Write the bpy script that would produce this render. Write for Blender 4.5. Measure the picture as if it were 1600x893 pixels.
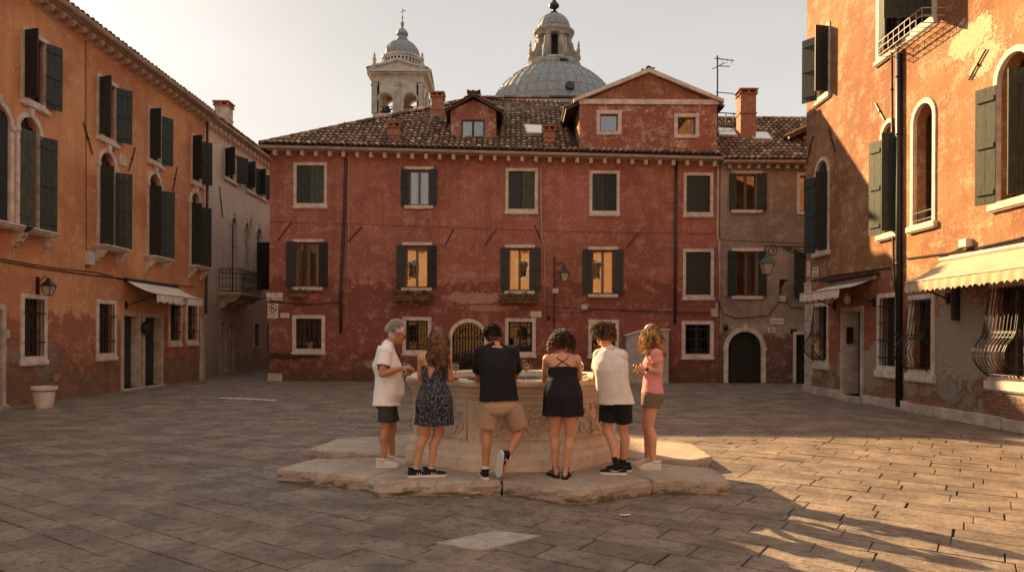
import bpy, bmesh, math, random
from mathutils import Vector, Matrix, noise, geometry
from math import sin, cos, pi, radians, sqrt, atan2
random.seed(7)
S = bpy.context.scene
for o in list(bpy.data.objects): bpy.data.objects.remove(o)
V = Vector
Z = V((0, 0, 1))
# ---------------------------------------------------------------- camera
F = 1100.0; HY = 525.0; EYE = 1.7; ROLL = radians(0.3)
cd = bpy.data.cameras.new('camera'); cam = bpy.data.objects.new('camera', cd); S.collection.objects.link(cam)
cd.sensor_width = 36; cd.lens = F / 1600 * 36; cd.shift_y = (HY - 446.5) / 1600; cd.clip_end = 2000; cd.clip_start = .1
_r = V((cos(ROLL), 0, sin(ROLL))); _u = V((-sin(ROLL), 0, cos(ROLL))); _b = V((0, -1, 0))
cam.matrix_world = Matrix(((_r.x, _u.x, _b.x, 0), (_r.y, _u.y, _b.y, 0), (_r.z, _u.z, _b.z, EYE), (0, 0, 0, 1)))
S.camera = cam
# ---------------------------------------------------------------- sky, sun, exposure
SUN_EL = radians(26.2); SDX, SDY = -.640, .768
w = bpy.data.worlds.new('World'); S.world = w; w.use_nodes = True
nt = w.node_tree; bg = nt.nodes['Background']
sky = nt.nodes.new('ShaderNodeTexSky'); sky.sky_type = 'NISHITA'; sky.sun_disc = False
sky.sun_elevation = SUN_EL; sky.sun_rotation = atan2(SDX, SDY)
sky.air_density = 1.0; sky.dust_density = 5.0; sky.ozone_density = 1.0
hs = nt.nodes.new('ShaderNodeHueSaturation'); hs.inputs['Saturation'].default_value = .38
tn = nt.nodes.new('ShaderNodeMix'); tn.data_type = 'RGBA'; tn.blend_type = 'MULTIPLY'; tn.inputs[0].default_value = 1
tn.inputs[7].default_value = (1.0, .88, .76, 1)
# hazy evening air: the clear sky veiled by a pale even haze, brighter overhead
nt.links.new(sky.outputs[0], hs.inputs['Color']); nt.links.new(hs.outputs[0], tn.inputs[6])
hz = nt.nodes.new('ShaderNodeMix'); hz.data_type = 'RGBA'; hz.inputs[0].default_value = .95; hz.inputs[7].default_value = (3.75, 3.62, 3.48, 1)
nt.links.new(tn.outputs[2], hz.inputs[6])
gc = nt.nodes.new('ShaderNodeTexCoord'); sx = nt.nodes.new('ShaderNodeSeparateXYZ'); mr_ = nt.nodes.new('ShaderNodeMapRange'); mr_.interpolation_type = 'SMOOTHSTEP'
nt.links.new(gc.outputs['Generated'], sx.inputs[0]); nt.links.new(sx.outputs[2], mr_.inputs[0])
mr_.inputs[1].default_value = .42; mr_.inputs[2].default_value = .85; mr_.inputs[3].default_value = 1.0; mr_.inputs[4].default_value = 1.35
cn = nt.nodes.new('ShaderNodeTexNoise'); cn.inputs['Scale'].default_value = 1.6; cn.inputs['Detail'].default_value = 5; cmp_ = nt.nodes.new('ShaderNodeMapping'); cmp_.inputs['Scale'].default_value = (1, 1, 3.5)
nt.links.new(gc.outputs['Generated'], cmp_.inputs[0]); nt.links.new(cmp_.outputs[0], cn.inputs['Vector']); cr_ = nt.nodes.new('ShaderNodeMapRange'); nt.links.new(cn.outputs['Fac'], cr_.inputs[0])
cr_.inputs[1].default_value = .3; cr_.inputs[2].default_value = .7; cr_.inputs[3].default_value = .93; cr_.inputs[4].default_value = 1.06
# the haze thickens and brightens towards the horizon
hr_ = nt.nodes.new('ShaderNodeMapRange'); nt.links.new(sx.outputs[2], hr_.inputs[0]); hr_.inputs[1].default_value = 0; hr_.inputs[2].default_value = .5; hr_.inputs[3].default_value = 1.14; hr_.inputs[4].default_value = .84
mm1 = nt.nodes.new('ShaderNodeMath'); mm1.operation = 'MULTIPLY'; nt.links.new(cr_.outputs[0], mm1.inputs[0]); nt.links.new(hr_.outputs[0], mm1.inputs[1])
mm2 = nt.nodes.new('ShaderNodeMath'); mm2.operation = 'MULTIPLY'; nt.links.new(mm1.outputs[0], mm2.inputs[0]); nt.links.new(mr_.outputs[0], mm2.inputs[1])
ml = nt.nodes.new('ShaderNodeVectorMath'); ml.operation = 'SCALE'; nt.links.new(hz.outputs[2], ml.inputs[0]); nt.links.new(mm2.outputs[0], ml.inputs['Scale'])
nt.links.new(ml.outputs[0], bg.inputs[0]); bg.inputs[1].default_value = .066
sl = bpy.data.lights.new('sun', 'SUN'); sl.energy = 5.0; sl.angle = radians(.6); sl.color = (1, .66, .33)
so = bpy.data.objects.new('sun', sl); S.collection.objects.link(so)
sd = V((SDX * cos(SUN_EL), SDY * cos(SUN_EL), sin(SUN_EL))).normalized()
so.rotation_euler = sd.to_track_quat('Z', 'Y').to_euler(); so.location = (0, 0, 40)
vs = S.view_settings; vs.view_transform = 'Standard'; vs.look = 'None'; vs.exposure = 1.64; vs.gamma = 1; vs.use_curve_mapping = False
# ---------------------------------------------------------------- pixel (1600 wide photograph) -> place
def ray(px, py):
    a = px - 800; b = HY - py
    return V(((a * cos(ROLL) - b * sin(ROLL)) / F, 1, (a * sin(ROLL) + b * cos(ROLL)) / F))
C0 = V((0, 0, EYE))
def P(px, py, Y): return C0 + ray(px, py) * Y
def hit(px, py, q, n):
    d = ray(px, py); t = (q - C0).dot(n) / d.dot(n); return C0 + d * t
def G(px, py, h=0): return hit(px, py, V((0, 0, h)), Z)
# ---------------------------------------------------------------- objects
def kin(o, label=None, cat=None, group=None, kind=None):
    if label: o['label'] = label
    if cat: o['category'] = cat
    if group: o['group'] = group
    if kind: o['kind'] = kind
    return o
def thing(name, label, cat, loc=(0, 0, 0), group=None):
    o = bpy.data.objects.new(name, None); S.collection.objects.link(o); o.location = loc; o.empty_display_size = .2
    return kin(o, label, cat, group)
def wloc(o):
    p = V((0, 0, 0))
    while o: p += o.location; o = o.parent
    return p
class MB:
    def __init__(s): s.v = []; s.f = []; s.m = []; s.c = []
    def add(s, vs_, fs, m=0, c=None):
        n = len(s.v); s.v += [V(p) for p in vs_]
        for f in fs: s.f.append([i + n for i in f]); s.m.append(m); s.c.append(c)
        return s
    def box(s, a, b, T=None, m=0, c=None):
        T = T or (lambda x, y, z: V((x, y, z)))
        vs_ = [T(x, y, z) for x in (a[0], b[0]) for y in (a[1], b[1]) for z in (a[2], b[2])]
        return s.add(vs_, [(0, 1, 3, 2), (4, 6, 7, 5), (0, 4, 5, 1), (2, 3, 7, 6), (0, 2, 6, 4), (1, 5, 7, 3)], m, c)
    def quad(s, a, b, c, d, m=0, col=None): return s.add([a, b, c, d], [(0, 1, 2, 3)], m, col)
    def prism(s, poly, T, d0, d1, m=0, c=None):
        n = len(poly); vs_ = [T(a, d0, b) for a, b in poly] + [T(a, d1, b) for a, b in poly]
        fs = [tuple(range(n)), tuple(range(2 * n - 1, n - 1, -1))] + [(i, (i + 1) % n, n + (i + 1) % n, n + i) for i in range(n)]
        return s.add(vs_, fs, m, c)
    def ring(s, outer, inner, T, d0, d1, m=0, closed=True):
        n = len(outer); vs_ = [T(a, d, b) for pl in (outer, inner) for d in (d0, d1) for a, b in pl]
        fs = []
        for i in range(n if closed else n - 1):
            j = (i + 1) % n
            o0, o1, i0, i1 = i, n + i, 2 * n + i, 3 * n + i; O0, O1, I0, I1 = j, n + j, 2 * n + j, 3 * n + j
            fs += [(o1, O1, I1, i1), (o0, O0, O1, o1), (i0, i1, I1, I0), (o0, i0, I0, O0)]
        if not closed:
            for i in (0, n - 1): fs.append((i, n + i, 3 * n + i, 2 * n + i))
        return s.add(vs_, fs, m)
    def loft(s, rings, cap=True, m=0, closed=True):
        n = len(rings[0]); vs_ = [p for r in rings for p in r]; fs = []
        for k in range(len(rings) - 1):
            for i in range(n if closed else n - 1):
                j = (i + 1) % n; fs.append((k * n + i, k * n + j, (k + 1) * n + j, (k + 1) * n + i))
        if cap: fs += [tuple(range(n - 1, -1, -1)), tuple(range((len(rings) - 1) * n, len(rings) * n))]
        return s.add(vs_, fs, m)
    def tube(s, pts, r, n=6, m=0, cap=True):
        pts = [V(p) for p in pts]; L = len(pts); rr = r if isinstance(r, (list, tuple)) else [r] * L; rings = []; a = None
        for k in range(L):
            t = (pts[min(k + 1, L - 1)] - pts[max(k - 1, 0)])
            t = t.normalized() if t.length > 1e-9 else Z
            if a is None: a = t.orthogonal().normalized()
            else:
                a = a - t * a.dot(t); a = a.normalized() if a.length > 1e-6 else t.orthogonal().normalized()
            b = t.cross(a)
            rings.append([pts[k] + (a * cos(2 * pi * i / n) + b * sin(2 * pi * i / n)) * rr[k] for i in range(n)])
        return s.loft(rings, cap, m)
    def lathe(s, c, prof, n=24, m=0, cap=True, ax=None):
        c = V(c)
        return s.loft([[c + V((r * cos(2 * pi * i / n), r * sin(2 * pi * i / n), z)) for i in range(n)] for r, z in prof], cap, m)
    def ell(s, c, ax, ay, az, n=14, k=9, m=0):
        c = V(c); rings = []
        for j in range(1, k):
            t = pi * j / k
            rings.append([c - az * cos(t) + (ax * cos(2 * pi * i / n) + ay * sin(2 * pi * i / n)) * sin(t) for i in range(n)])
        return s.loft(rings, True, m)
    def cone(s, p0, r0, p1, r1, n=14, m=0, caps=True):
        p0 = V(p0); p1 = V(p1); t = (p1 - p0).normalized(); a = t.orthogonal().normalized(); b = t.cross(a); rings = []
        def rg(c, r): return [c + (a * cos(2 * pi * i / n) + b * sin(2 * pi * i / n)) * r for i in range(n)]
        if caps: rings += [rg(p0 - t * r0 * cos(q), r0 * sin(q)) for q in (.35, .75, 1.15)]
        rings += [rg(p0, r0), rg(p0.lerp(p1, .5), (r0 + r1) / 2), rg(p1, r1)]
        if caps: rings += [rg(p1 + t * r1 * cos(q), r1 * sin(q)) for q in (1.15, .75, .35)]
        return s.loft(rings, True, m)
    def build(s, name, mats, parent=None, smooth=False, label=None, bevel=0, recalc=True, attr=False):
        me = bpy.data.meshes.new(name); off = wloc(parent) if parent else V((0, 0, 0))
        me.from_pydata([tuple(p - off) for p in s.v], [], s.f)
        mats = mats if isinstance(mats, (list, tuple)) else [mats]
        for m in mats: me.materials.append(m)
        for p, m in zip(me.polygons, s.m): p.material_index = m; p.use_smooth = smooth
        if attr:
            at = me.attributes.new('tint', 'FLOAT', 'FACE')
            for i, c in enumerate(s.c): at.data[i].value = c or 0.0
        if recalc:
            bm = bmesh.new(); bm.from_mesh(me); bmesh.ops.recalc_face_normals(bm, faces=bm.faces); bm.to_mesh(me); bm.free()
        return link(name, me, parent, label, bevel)
def link(name, me, parent=None, label=None, bevel=0):
    o = bpy.data.objects.new(name, me); S.collection.objects.link(o)
    if parent: o.parent = parent
    if label: o['label'] = label
    if bevel:
        b = o.modifiers.new('bevel', 'BEVEL'); b.width = bevel; b.segments = 2; b.limit_method = 'ANGLE'; b.angle_limit = radians(40)
    return o
# ---------------------------------------------------------------- materials
class N:
    def __init__(s, name):
        s.mat = bpy.data.materials.new(name); s.mat.use_nodes = True; s.t = s.mat.node_tree; s.b = s.t.nodes['Principled BSDF']
        s.tc = s.t.nodes.new('ShaderNodeTexCoord').outputs['Object']
    def n(s, typ, **k):
        d = s.t.nodes.new(typ)
        for a, b in k.items(): setattr(d, a, b)
        return d
    def l(s, a, b): s.t.links.new(a, b)
    def put(s, inp, x):
        if hasattr(x, 'is_linked') or hasattr(x, 'links'): s.l(x, inp)
        else: inp.default_value = x
    def map(s, scale=(1, 1, 1), rot=(0, 0, 0), loc=(0, 0, 0), src=None):
        d = s.n('ShaderNodeMapping'); s.l(src or s.tc, d.inputs[0]); d.inputs['Scale'].default_value = scale; d.inputs['Rotation'].default_value = rot; d.inputs['Location'].default_value = loc
        return d.outputs[0]
    def noise(s, scale, detail=6, rough=.6, v=None, dist=0):
        d = s.n('ShaderNodeTexNoise'); s.l(v or s.tc, d.inputs['Vector']); d.inputs['Scale'].default_value = scale; d.inputs['Detail'].default_value = detail; d.inputs['Roughness'].default_value = rough; d.inputs['Distortion'].default_value = dist
        return d.outputs['Fac']
    def ramp(s, x, a, b, lo=0., hi=1.):
        d = s.n('ShaderNodeMapRange'); d.interpolation_type = 'SMOOTHSTEP'
        s.put(d.inputs[0], x); d.inputs[1].default_value = a; d.inputs[2].default_value = b; d.inputs[3].default_value = lo; d.inputs[4].default_value = hi
        return d.outputs[0]
    def math(s, op, a, b=0., c=None):
        d = s.n('ShaderNodeMath', operation=op); s.put(d.inputs[0], a); s.put(d.inputs[1], b)
        if c is not None: s.put(d.inputs[2], c)
        return d.outputs[0]
    def mix(s, f, a, b, mode='MIX'):
        d = s.n('ShaderNodeMix', data_type='RGBA', blend_type=mode); s.put(d.inputs[0], f)
        for i, x in ((6, a), (7, b)): s.put(d.inputs[i], (*x, 1) if isinstance(x, tuple) and len(x) == 3 else x)
        return d.outputs[2]
    def sep(s, v=None):
        d = s.n('ShaderNodeSeparateXYZ'); s.l(v or s.tc, d.inputs[0]); return d.outputs
    def bump(s, h, st=.3, dist=.02):
        d = s.n('ShaderNodeBump'); s.l(h, d.inputs['Height']); d.inputs['Strength'].default_value = st; d.inputs['Distance'].default_value = dist
        s.l(d.outputs[0], s.b.inputs['Normal'])
    def out(s, col, rough=.8, metal=0, spec=.5):
        s.put(s.b.inputs['Base Color'], (*col, 1) if isinstance(col, tuple) and len(col) == 3 else col)
        s.put(s.b.inputs['Roughness'], rough); s.b.inputs['Metallic'].default_value = metal; s.b.inputs['Specular IOR Level'].default_value = spec
        return s.mat
_mc = {}
def simple(name, c=(0, 0, 0), rough=.7, var=.35, scale=6, metal=0, bump=.15, spec=.5, stretch=(1, 1, 1)):
    if name in _mc: return _mc[name]
    n = N(name); v = n.map(stretch)
    a = n.noise(scale, 8, .65, v); b = n.noise(scale * 7, 4, .6, v)
    f = n.ramp(n.math('ADD', n.math('MULTIPLY', a, .7), n.math('MULTIPLY', b, .3)), .35, .65)
    dk = tuple(x * (1 - var) for x in c); lt = tuple(min(1, x * (1 + var * .6)) for x in c)
    n.out(n.mix(f, dk, lt), n.ramp(b, .3, .7, max(0, rough - .08), min(1, rough + .08)), metal, spec)
    if bump: n.bump(n.math('ADD', a, n.math('MULTIPLY', b, .4)), bump, .01)
    _mc[name] = n.mat; return n.mat
def plaster(name, c1, c2, wear=(.55, .36, .28), wear_amt=.5, brick_h=.8, grey_h=0., low=None, low_h=3., axis='x', band=None, dark_low=.35, seed=0., band_c=None, greycol=(.26, .22, .18), peel=(), top_z=0):
    n = N(name); base = n.map(loc=(seed, seed * 1.7, seed * .3))
    xyz = n.sep(); z = xyz[2]; u = xyz[0] if axis == 'x' else xyz[1]
    big = n.noise(.45, 8, .6, base); mid = n.noise(2.3, 9, .7, base); fin = n.noise(14, 8, .7, base)
    streak = n.noise(1.0, 6, .65, n.map((5, 5, .35), loc=(seed, 0, 0)))
    hor = n.noise(1.0, 6, .7, n.map((.8, .8, 5), loc=(0, seed, 0)))
    col = n.mix(n.ramp(big, .40, .60), c1, c2)
    col = n.mix(n.ramp(streak, .42, .72, 0, .6), col, tuple(x * .62 for x in c1))
    if low:
        e = n.math('ADD', z, n.ramp(mid, .2, .8, -.5, .5)); col = n.mix(n.ramp(e, low_h - .15, low_h + .15, 1, 0), col, n.mix(n.ramp(mid, .3, .7), low, tuple(x * .75 for x in low)))
    if band:
        for (z0, z1, amt) in band:
            bb = n.math('MULTIPLY', n.ramp(n.math('ADD', z, n.ramp(mid, .2, .8, -.06, .06)), z0 - .03, z0 + .03), n.ramp(z, z1 - .3, z1 + .6, 1, 0))
            col = n.mix(n.math('MULTIPLY', bb, amt), col, band_c or tuple(x * .6 for x in c1))
    # scuffed pale patches
    wv = n.math('ADD', n.math('MULTIPLY', mid, .55), n.math('ADD', n.math('MULTIPLY', hor, .25), n.math('MULTIPLY', fin, .3)))
    col = n.mix(n.math('MULTIPLY', n.ramp(wv, .54, .66), wear_amt), col, wear)
    fl = n.math('MULTIPLY', n.ramp(n.noise(3.2, 10, .75, base), .62, .66), n.ramp(n.noise(.9, 5, .6, n.map(loc=(seed + 9, 3, seed))), .48, .6))
    col = n.mix(n.math('MULTIPLY', fl, min(1, wear_amt * 1.4)), col, tuple(min(1, x * 1.15) for x in wear))
    # fine mottling
    col = n.mix(n.ramp(fin, .3, .7, .45, 0), col, tuple(x * .42 for x in c1))
    hgt = n.math('ADD', n.math('MULTIPLY', mid, .6), n.math('MULTIPLY', fin, .4))
    if grey_h > 0:
        g = n.math('ADD', n.math('MULTIPLY', n.ramp(z, 0, grey_h, .32, -.30), 1), n.noise(.8, 8, .55, base)); gm = n.ramp(g, .60, .63)
        col = n.mix(gm, col, n.mix(n.ramp(mid, .3, .7), greycol, tuple(x * .7 for x in greycol)))
        hgt = n.math('SUBTRACT', hgt, n.math('MULTIPLY', gm, .4))
    if top_z:
        s3 = n.noise(1.0, 5, .6, n.map((7, 7, .12), loc=(seed + 5, 2, 0))); s4 = n.noise(1.0, 5, .6, n.map((2.6, 2.6, .10), loc=(seed + 1, 7, 0)))
        col = n.mix(n.math('MULTIPLY', n.ramp(s3, .56, .70, 0, .7), n.ramp(n.math('ADD', z, n.ramp(mid, .2, .8, -1, 1)), top_z - 3.2, top_z - .2)), col, wear)
        col = n.mix(n.ramp(s4, .52, .68, 0, .5), col, tuple(x * .55 for x in c1))
    for (pu, pz, ru, rz, pc) in peel:
        du = n.math('DIVIDE', n.math('SUBTRACT', u, pu), ru); dz = n.math('DIVIDE', n.math('SUBTRACT', z, pz), rz)
        dd = n.math('SQRT', n.math('ADD', n.math('MULTIPLY', du, du), n.math('MULTIPLY', dz, dz)))
        dd = n.math('ADD', dd, n.math('ADD', n.ramp(mid, .3, .7, -.45, .45), n.ramp(fin, .3, .7, -.2, .2))); pm = n.ramp(dd, .97, 1.03, 1, 0)
        edge = n.math('MULTIPLY', n.ramp(dd, 1.0, 1.05, 1, 0), n.ramp(dd, .95, .98, 0, 1))
        col = n.mix(pm, col, n.mix(n.ramp(fin, .3, .7), pc, tuple(x * .72 for x in pc))); col = n.mix(n.math('MULTIPLY', edge, .7), col, (.05, .03, .02)); hgt = n.math('SUBTRACT', hgt, n.math('MULTIPLY', pm, .6))
    # damp foot
    col = n.mix(n.ramp(n.math('ADD', z, n.ramp(mid, .2, .8, -.7, .7)), .1, 1.3, dark_low, 0), col, (.07, .045, .03))
    if brick_h > 0:
        cb = n.n('ShaderNodeCombineXYZ'); n.l(u, cb.inputs[0]); n.l(z, cb.inputs[1])
        br = n.n('ShaderNodeTexBrick'); n.l(cb.outputs[0], br.inputs['Vector']); br.inputs['Scale'].default_value = 1
        br.inputs['Brick Width'].default_value = .24; br.inputs['Row Height'].default_value = .068; br.inputs['Mortar Size'].default_value = .009
        br.inputs['Color1'].default_value = (.30, .105, .05, 1); br.inputs['Color2'].default_value = (.17, .075, .042, 1); br.inputs['Mortar'].default_value = (.27, .20, .14, 1)
        bn = n.math('ADD', z, n.ramp(n.noise(1.0, 7, .6, n.map(loc=(seed + 3, 1, 2))), .3, .7, brick_h * .9, -brick_h * .9))
        bmk = n.ramp(bn, brick_h - .03, brick_h + .03, 1, 0)
        bc = n.mix(n.ramp(mid, .35, .7, 0, .6), br.outputs['Color'], (.10, .06, .04))
        bc = n.mix(n.ramp(fin, .5, .7, 0, .35), bc, (.4, .3, .22))
        col = n.mix(bmk, col, bc)
        hgt = n.math('SUBTRACT', hgt, n.math('MULTIPLY', bmk, n.math('ADD', .8, n.math('MULTIPLY', br.outputs['Fac'], .6))))
    n.out(col, .88, 0, .3); n.bump(hgt, .75, .028); return n.mat
M = {}
M['stone'] = simple('istrian_stone', (.46, .37, .29), .7, .35, 3, bump=.4)
M['white'] = simple('white_stone_trim', (.60, .49, .41), .75, .32, 4, bump=.3)
M['green'] = simple('dark_green_shutter_paint', (.016, .024, .018), .55, .5, 8, bump=.2, stretch=(3, 3, .5))
M['green2'] = simple('worn_green_shutter_paint', (.05, .06, .032), .6, .6, 9, bump=.3, stretch=(3, 3, .5))
M['green3'] = simple('faded_shutter_paint', (.030, .038, .026), .65, .6, 10, bump=.35, stretch=(3, 3, .5)); M['green4'] = simple('blackened_shutter_paint', (.010, .012, .010), .6, .5, 8, bump=.3, stretch=(3, 3, .5))
M['wood'] = simple('brown_window_wood', (.17, .072, .03), .5, .4, 6, stretch=(4, 4, .5))
M['dwood'] = simple('dark_door_wood', (.02, .017, .012), .5, .5, 6, stretch=(4, 4, .5))
M['iron'] = simple('black_iron', (.014, .012, .011), .5, .5, 20)
M['rust'] = simple('rust_brown_pipe', (.060, .026, .018), .55, .5, 5, stretch=(1, 1, .3))
M['gut'] = simple('pale_gutter_metal', (.46, .36, .29), .6, .3, 3)
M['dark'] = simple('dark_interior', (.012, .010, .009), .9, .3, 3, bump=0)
M['curtain'] = simple('cream_curtain', (.62, .52, .40), .9, .25, 3, stretch=(12, 12, .3))
M['tower'] = simple('pale_tower_stone', (.46, .405, .34), .8, .3, 1.5, bump=.2)
M['tower2'] = simple('grey_tower_stone', (.36, .31, .25), .8, .4, 1.5, bump=.3)
M['awn'] = simple('cream_awning_canvas', (.46, .35, .22), .85, .2, 2)
M['awnw'] = simple('white_awning_canvas', (.62, .54, .44), .85, .2, 2)
M['terra'] = simple('terracotta', (.30, .12, .06), .8, .35, 8)
M['brickc'] = simple('chimney_brick', (.32, .14, .085), .85, .4, 9, bump=.5)
M['dirt'] = simple('joint_dirt', (.05, .04, .032), .95, .4, 4)
M['signw'] = simple('white_sign', (.66, .58, .48), .6, .12, 6, bump=0)
M['ink'] = simple('sign_ink', (.03, .022, .02), .6, .1, 6, bump=0)
M['maroon'] = simple('sign_dark_red', (.13, .02, .018), .6, .1, 6, bump=0)
M['plastic'] = simple('grey_white_box', (.5, .46, .42), .5, .12, 6, bump=0)
M['sole'] = simple('white_rubber', (.62, .58, .53), .6, .12, 20, bump=0)
M['leaf'] = simple('leaf_green', (.06, .10, .03), .55, .5, 30, bump=0)
M['petal'] = simple('red_petals', (.38, .03, .035), .6, .3, 30, bump=0)
M['petal2'] = simple('pink_petals', (.55, .28, .30), .6, .3, 30, bump=0)
def glassmat(name, tint=(1, 1, 1), ior=1.9, k=2.2):
    n = N(name); t = n.t; fr = n.n('ShaderNodeFresnel'); fr.inputs[0].default_value = ior
    tr = n.n('ShaderNodeBsdfTransparent'); tr.inputs[0].default_value = (*[x * .8 for x in tint], 1)
    gl = n.n('ShaderNodeBsdfGlossy'); gl.inputs['Roughness'].default_value = .03
    d = n.n('ShaderNodeBump'); n.l(n.noise(1.6, 3), d.inputs['Height']); d.inputs['Strength'].default_value = .12; d.inputs['Distance'].default_value = .012; n.l(d.outputs[0], gl.inputs['Normal'])
    mx = n.n('ShaderNodeMixShader'); f = n.math('MULTIPLY', fr.outputs[0], k); f = n.math('MINIMUM', f, 1.0)
    n.l(f, mx.inputs[0]); n.l(tr.outputs[0], mx.inputs[1]); n.l(gl.outputs[0], mx.inputs[2])
    n.l(mx.outputs[0], t.nodes['Material Output'].inputs[0]); return n.mat
M['pane'] = glassmat('window_glass'); M['pane2'] = glassmat('dim_ground_floor_glass', (.8, .8, .8), 1.5, 1.2)  # dimmer ground-floor reflections put into the glass itself: darker tint, weaker mirroring
def leadmat():
    n = N('weathered_lead_roof'); v = n.map((1, 1, .15)); a = n.noise(.55, 8, .65, v); b = n.noise(3, 8, .7)
    col = n.mix(n.ramp(b, .3, .7), (.15, .155, .15), (.27, .265, .25)); col = n.mix(n.ramp(a, .56, .66, 0, .85), col, (.34, .17, .07))
    n.out(col, .55, .0); n.bump(b, .2, .03); return n.mat
M['lead'] = leadmat()
def tilemat():
    n = N('barrel_roof_tile'); at = n.n('ShaderNodeAttribute'); at.attribute_name = 'tint'
    cr = n.n('ShaderNodeValToRGB'); n.l(at.outputs['Fac'], cr.inputs[0]); e = cr.color_ramp.elements
    e[0].position = 0; e[0].color = (.09, .06, .045, 1); e[1].position = 1; e[1].color = (.58, .43, .30, 1)
    for p, c in ((.3, (.19, .115, .075, 1)), (.55, (.36, .20, .12, 1)), (.8, (.46, .29, .18, 1))): q = e.new(p); q.color = c
    b = n.noise(7, 6, .7); col = n.mix(n.ramp(b, .42, .62, 0, .65), cr.outputs[0], (.07, .058, .04))
    n.out(col, .9, 0, .2); n.bump(b, .4, .02); return n.mat
M['tile'] = tilemat()
def pavemat():
    n = N('worn_paving_stone'); at = n.n('ShaderNodeAttribute'); at.attribute_name = 'tint'
    a = n.noise(1.6, 9, .7); b = n.noise(11, 8, .75); c = n.noise(60, 4, .7)
    cr = n.n('ShaderNodeValToRGB'); n.l(at.outputs['Fac'], cr.inputs[0]); e = cr.color_ramp.elements
    e[0].color = (.235, .178, .13, 1); e[1].color = (.42, .32, .23, 1); q = e.new(.5); q.color = (.33, .25, .18, 1); q = e.new(.96); q.color = (.30, .235, .18, 1); 
    col = n.mix(n.ramp(a, .38, .62, 0, .7), cr.outputs[0], (.085, .064, .050)); col = n.mix(n.ramp(b, .50, .64, 0, .75), col, (.060, .046, .036)); col = n.mix(n.ramp(b, .22, .44, .6, 0), col, (.46, .37, .28))
    col = n.mix(n.ramp(c, .50, .66, 0, .65), col, (.07, .054, .042))
    n.out(col, n.ramp(b, .3, .7, .34, .6), 0, .5)
    n.bump(n.math('ADD', n.math('MULTIPLY', b, .7), n.math('ADD', n.math('MULTIPLY', a, .5), n.math('MULTIPLY', c, .2))), 1.0, .045); return n.mat
M['pave'] = pavemat()
def platmat():
    n = N('weathered_white_step_stone'); a = n.noise(2.2, 9, .7); b = n.noise(16, 8, .75); s2 = n.noise(5, 6, .7, n.map((1, 1, 4)))
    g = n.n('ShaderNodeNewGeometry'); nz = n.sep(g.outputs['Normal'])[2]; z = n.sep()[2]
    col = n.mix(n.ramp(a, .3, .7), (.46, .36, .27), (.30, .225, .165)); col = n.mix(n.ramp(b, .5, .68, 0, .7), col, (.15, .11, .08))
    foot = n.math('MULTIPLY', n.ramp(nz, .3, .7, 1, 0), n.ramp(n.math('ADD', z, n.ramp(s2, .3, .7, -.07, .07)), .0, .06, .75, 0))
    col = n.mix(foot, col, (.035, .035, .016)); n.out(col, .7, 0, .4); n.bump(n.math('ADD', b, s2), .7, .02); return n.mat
M['plat'] = platmat()
def wellmat():
    n = N('carved_well_stone'); a = n.noise(1.8, 9, .7); b = n.noise(22, 8, .7)
    col = n.mix(n.ramp(a, .3, .7), (.68, .57, .44), (.48, .39, .30)); col = n.mix(n.ramp(b, .5, .7, 0, .45), col, (.26, .20, .15))
    n.out(col, .72, 0, .4); n.bump(n.math('ADD', b, n.math('MULTIPLY', a, .6)), .5, .012); return n.mat
M['well'] = wellmat()
# ================================================================ ground
g = MB(); g.quad(V((-300, -120, -.03)), V((300, -120, -.03)), V((300, 500, -.03)), V((-300, 500, -.03))); kin(g.build('ground', M['dirt']), kind='structure')
def clip(poly, n, d):      # keep the side where p.n <= d
    out = []
    for i in range(len(poly)):
        a = poly[i]; b = poly[(i + 1) % len(poly)]; da = a[0] * n[0] + a[1] * n[1] - d; db = b[0] * n[0] + b[1] * n[1] - d
        if da <= 0: out.append(a)
        if (da < 0 < db) or (db < 0 < da):
            t = da / (da - db); out.append((a[0] + (b[0] - a[0]) * t, a[1] + (b[1] - a[1]) * t))
    return out
def pavers(mb, ang, o, ext, clips, rh=(.27, .38), ln=(.42, .98), rng=random.Random(3)):
    ca, sa = cos(ang), sin(ang)
    v = -ext
    while v < ext:
        h = rng.uniform(*rh); u = -ext + rng.uniform(0, 1)
        while u < ext:
            l = rng.uniform(*ln); gap = rng.choice((.002, .003, .005, .008)); j = lambda: rng.uniform(-.004, .004)
            q = [(u + gap + j(), v + gap + j()), (u + l - gap + j(), v + gap + j()), (u + l - gap + j(), v + h - gap + j()), (u + gap + j(), v + h - gap + j())]
            q = [(o[0] + a * ca - b * sa, o[1] + a * sa + b * ca) for a, b in q]
            for n, d in clips:
                if q: q = clip(q, n, d)
            u += l
            if len(q) < 3: continue
            cx = sum(a for a, b in q) / len(q); cy = sum(b for a, b in q) / len(q)
            if cy < 3 and abs(cx) > 8 or cy < 1.0: pass
            z = rng.uniform(-.003, .003); tx = rng.uniform(-.005, .005); ty = rng.uniform(-.005, .005); c = rng.random()
            ch = .0035
            def sh(p, k):
                dx, dy = cx - p[0], cy - p[1]; L = sqrt(dx * dx + dy * dy) + 1e-6; return (p[0] + dx / L * k * 1.4, p[1] + dy / L * k * 1.4)
            top = [V((*sh(p, ch), z + (p[0] - cx) * tx + (p[1] - cy) * ty)) for p in q]
            mid = [V((p[0], p[1], z - .012 + (p[0] - cx) * tx + (p[1] - cy) * ty)) for p in q]
            m = len(q); mb.add(top + mid, [tuple(range(m))] + [(i, m + i, m + (i + 1) % m, (i + 1) % m) for i in range(m)], 0, c)
        v += h
pv = MB()
pavers(pv, radians(-34), (0, 6), 17, [((0, 1), 12.4), ((0, -1), -1.2), ((1, 0), 13), ((-1, 0), 13)])
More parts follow.
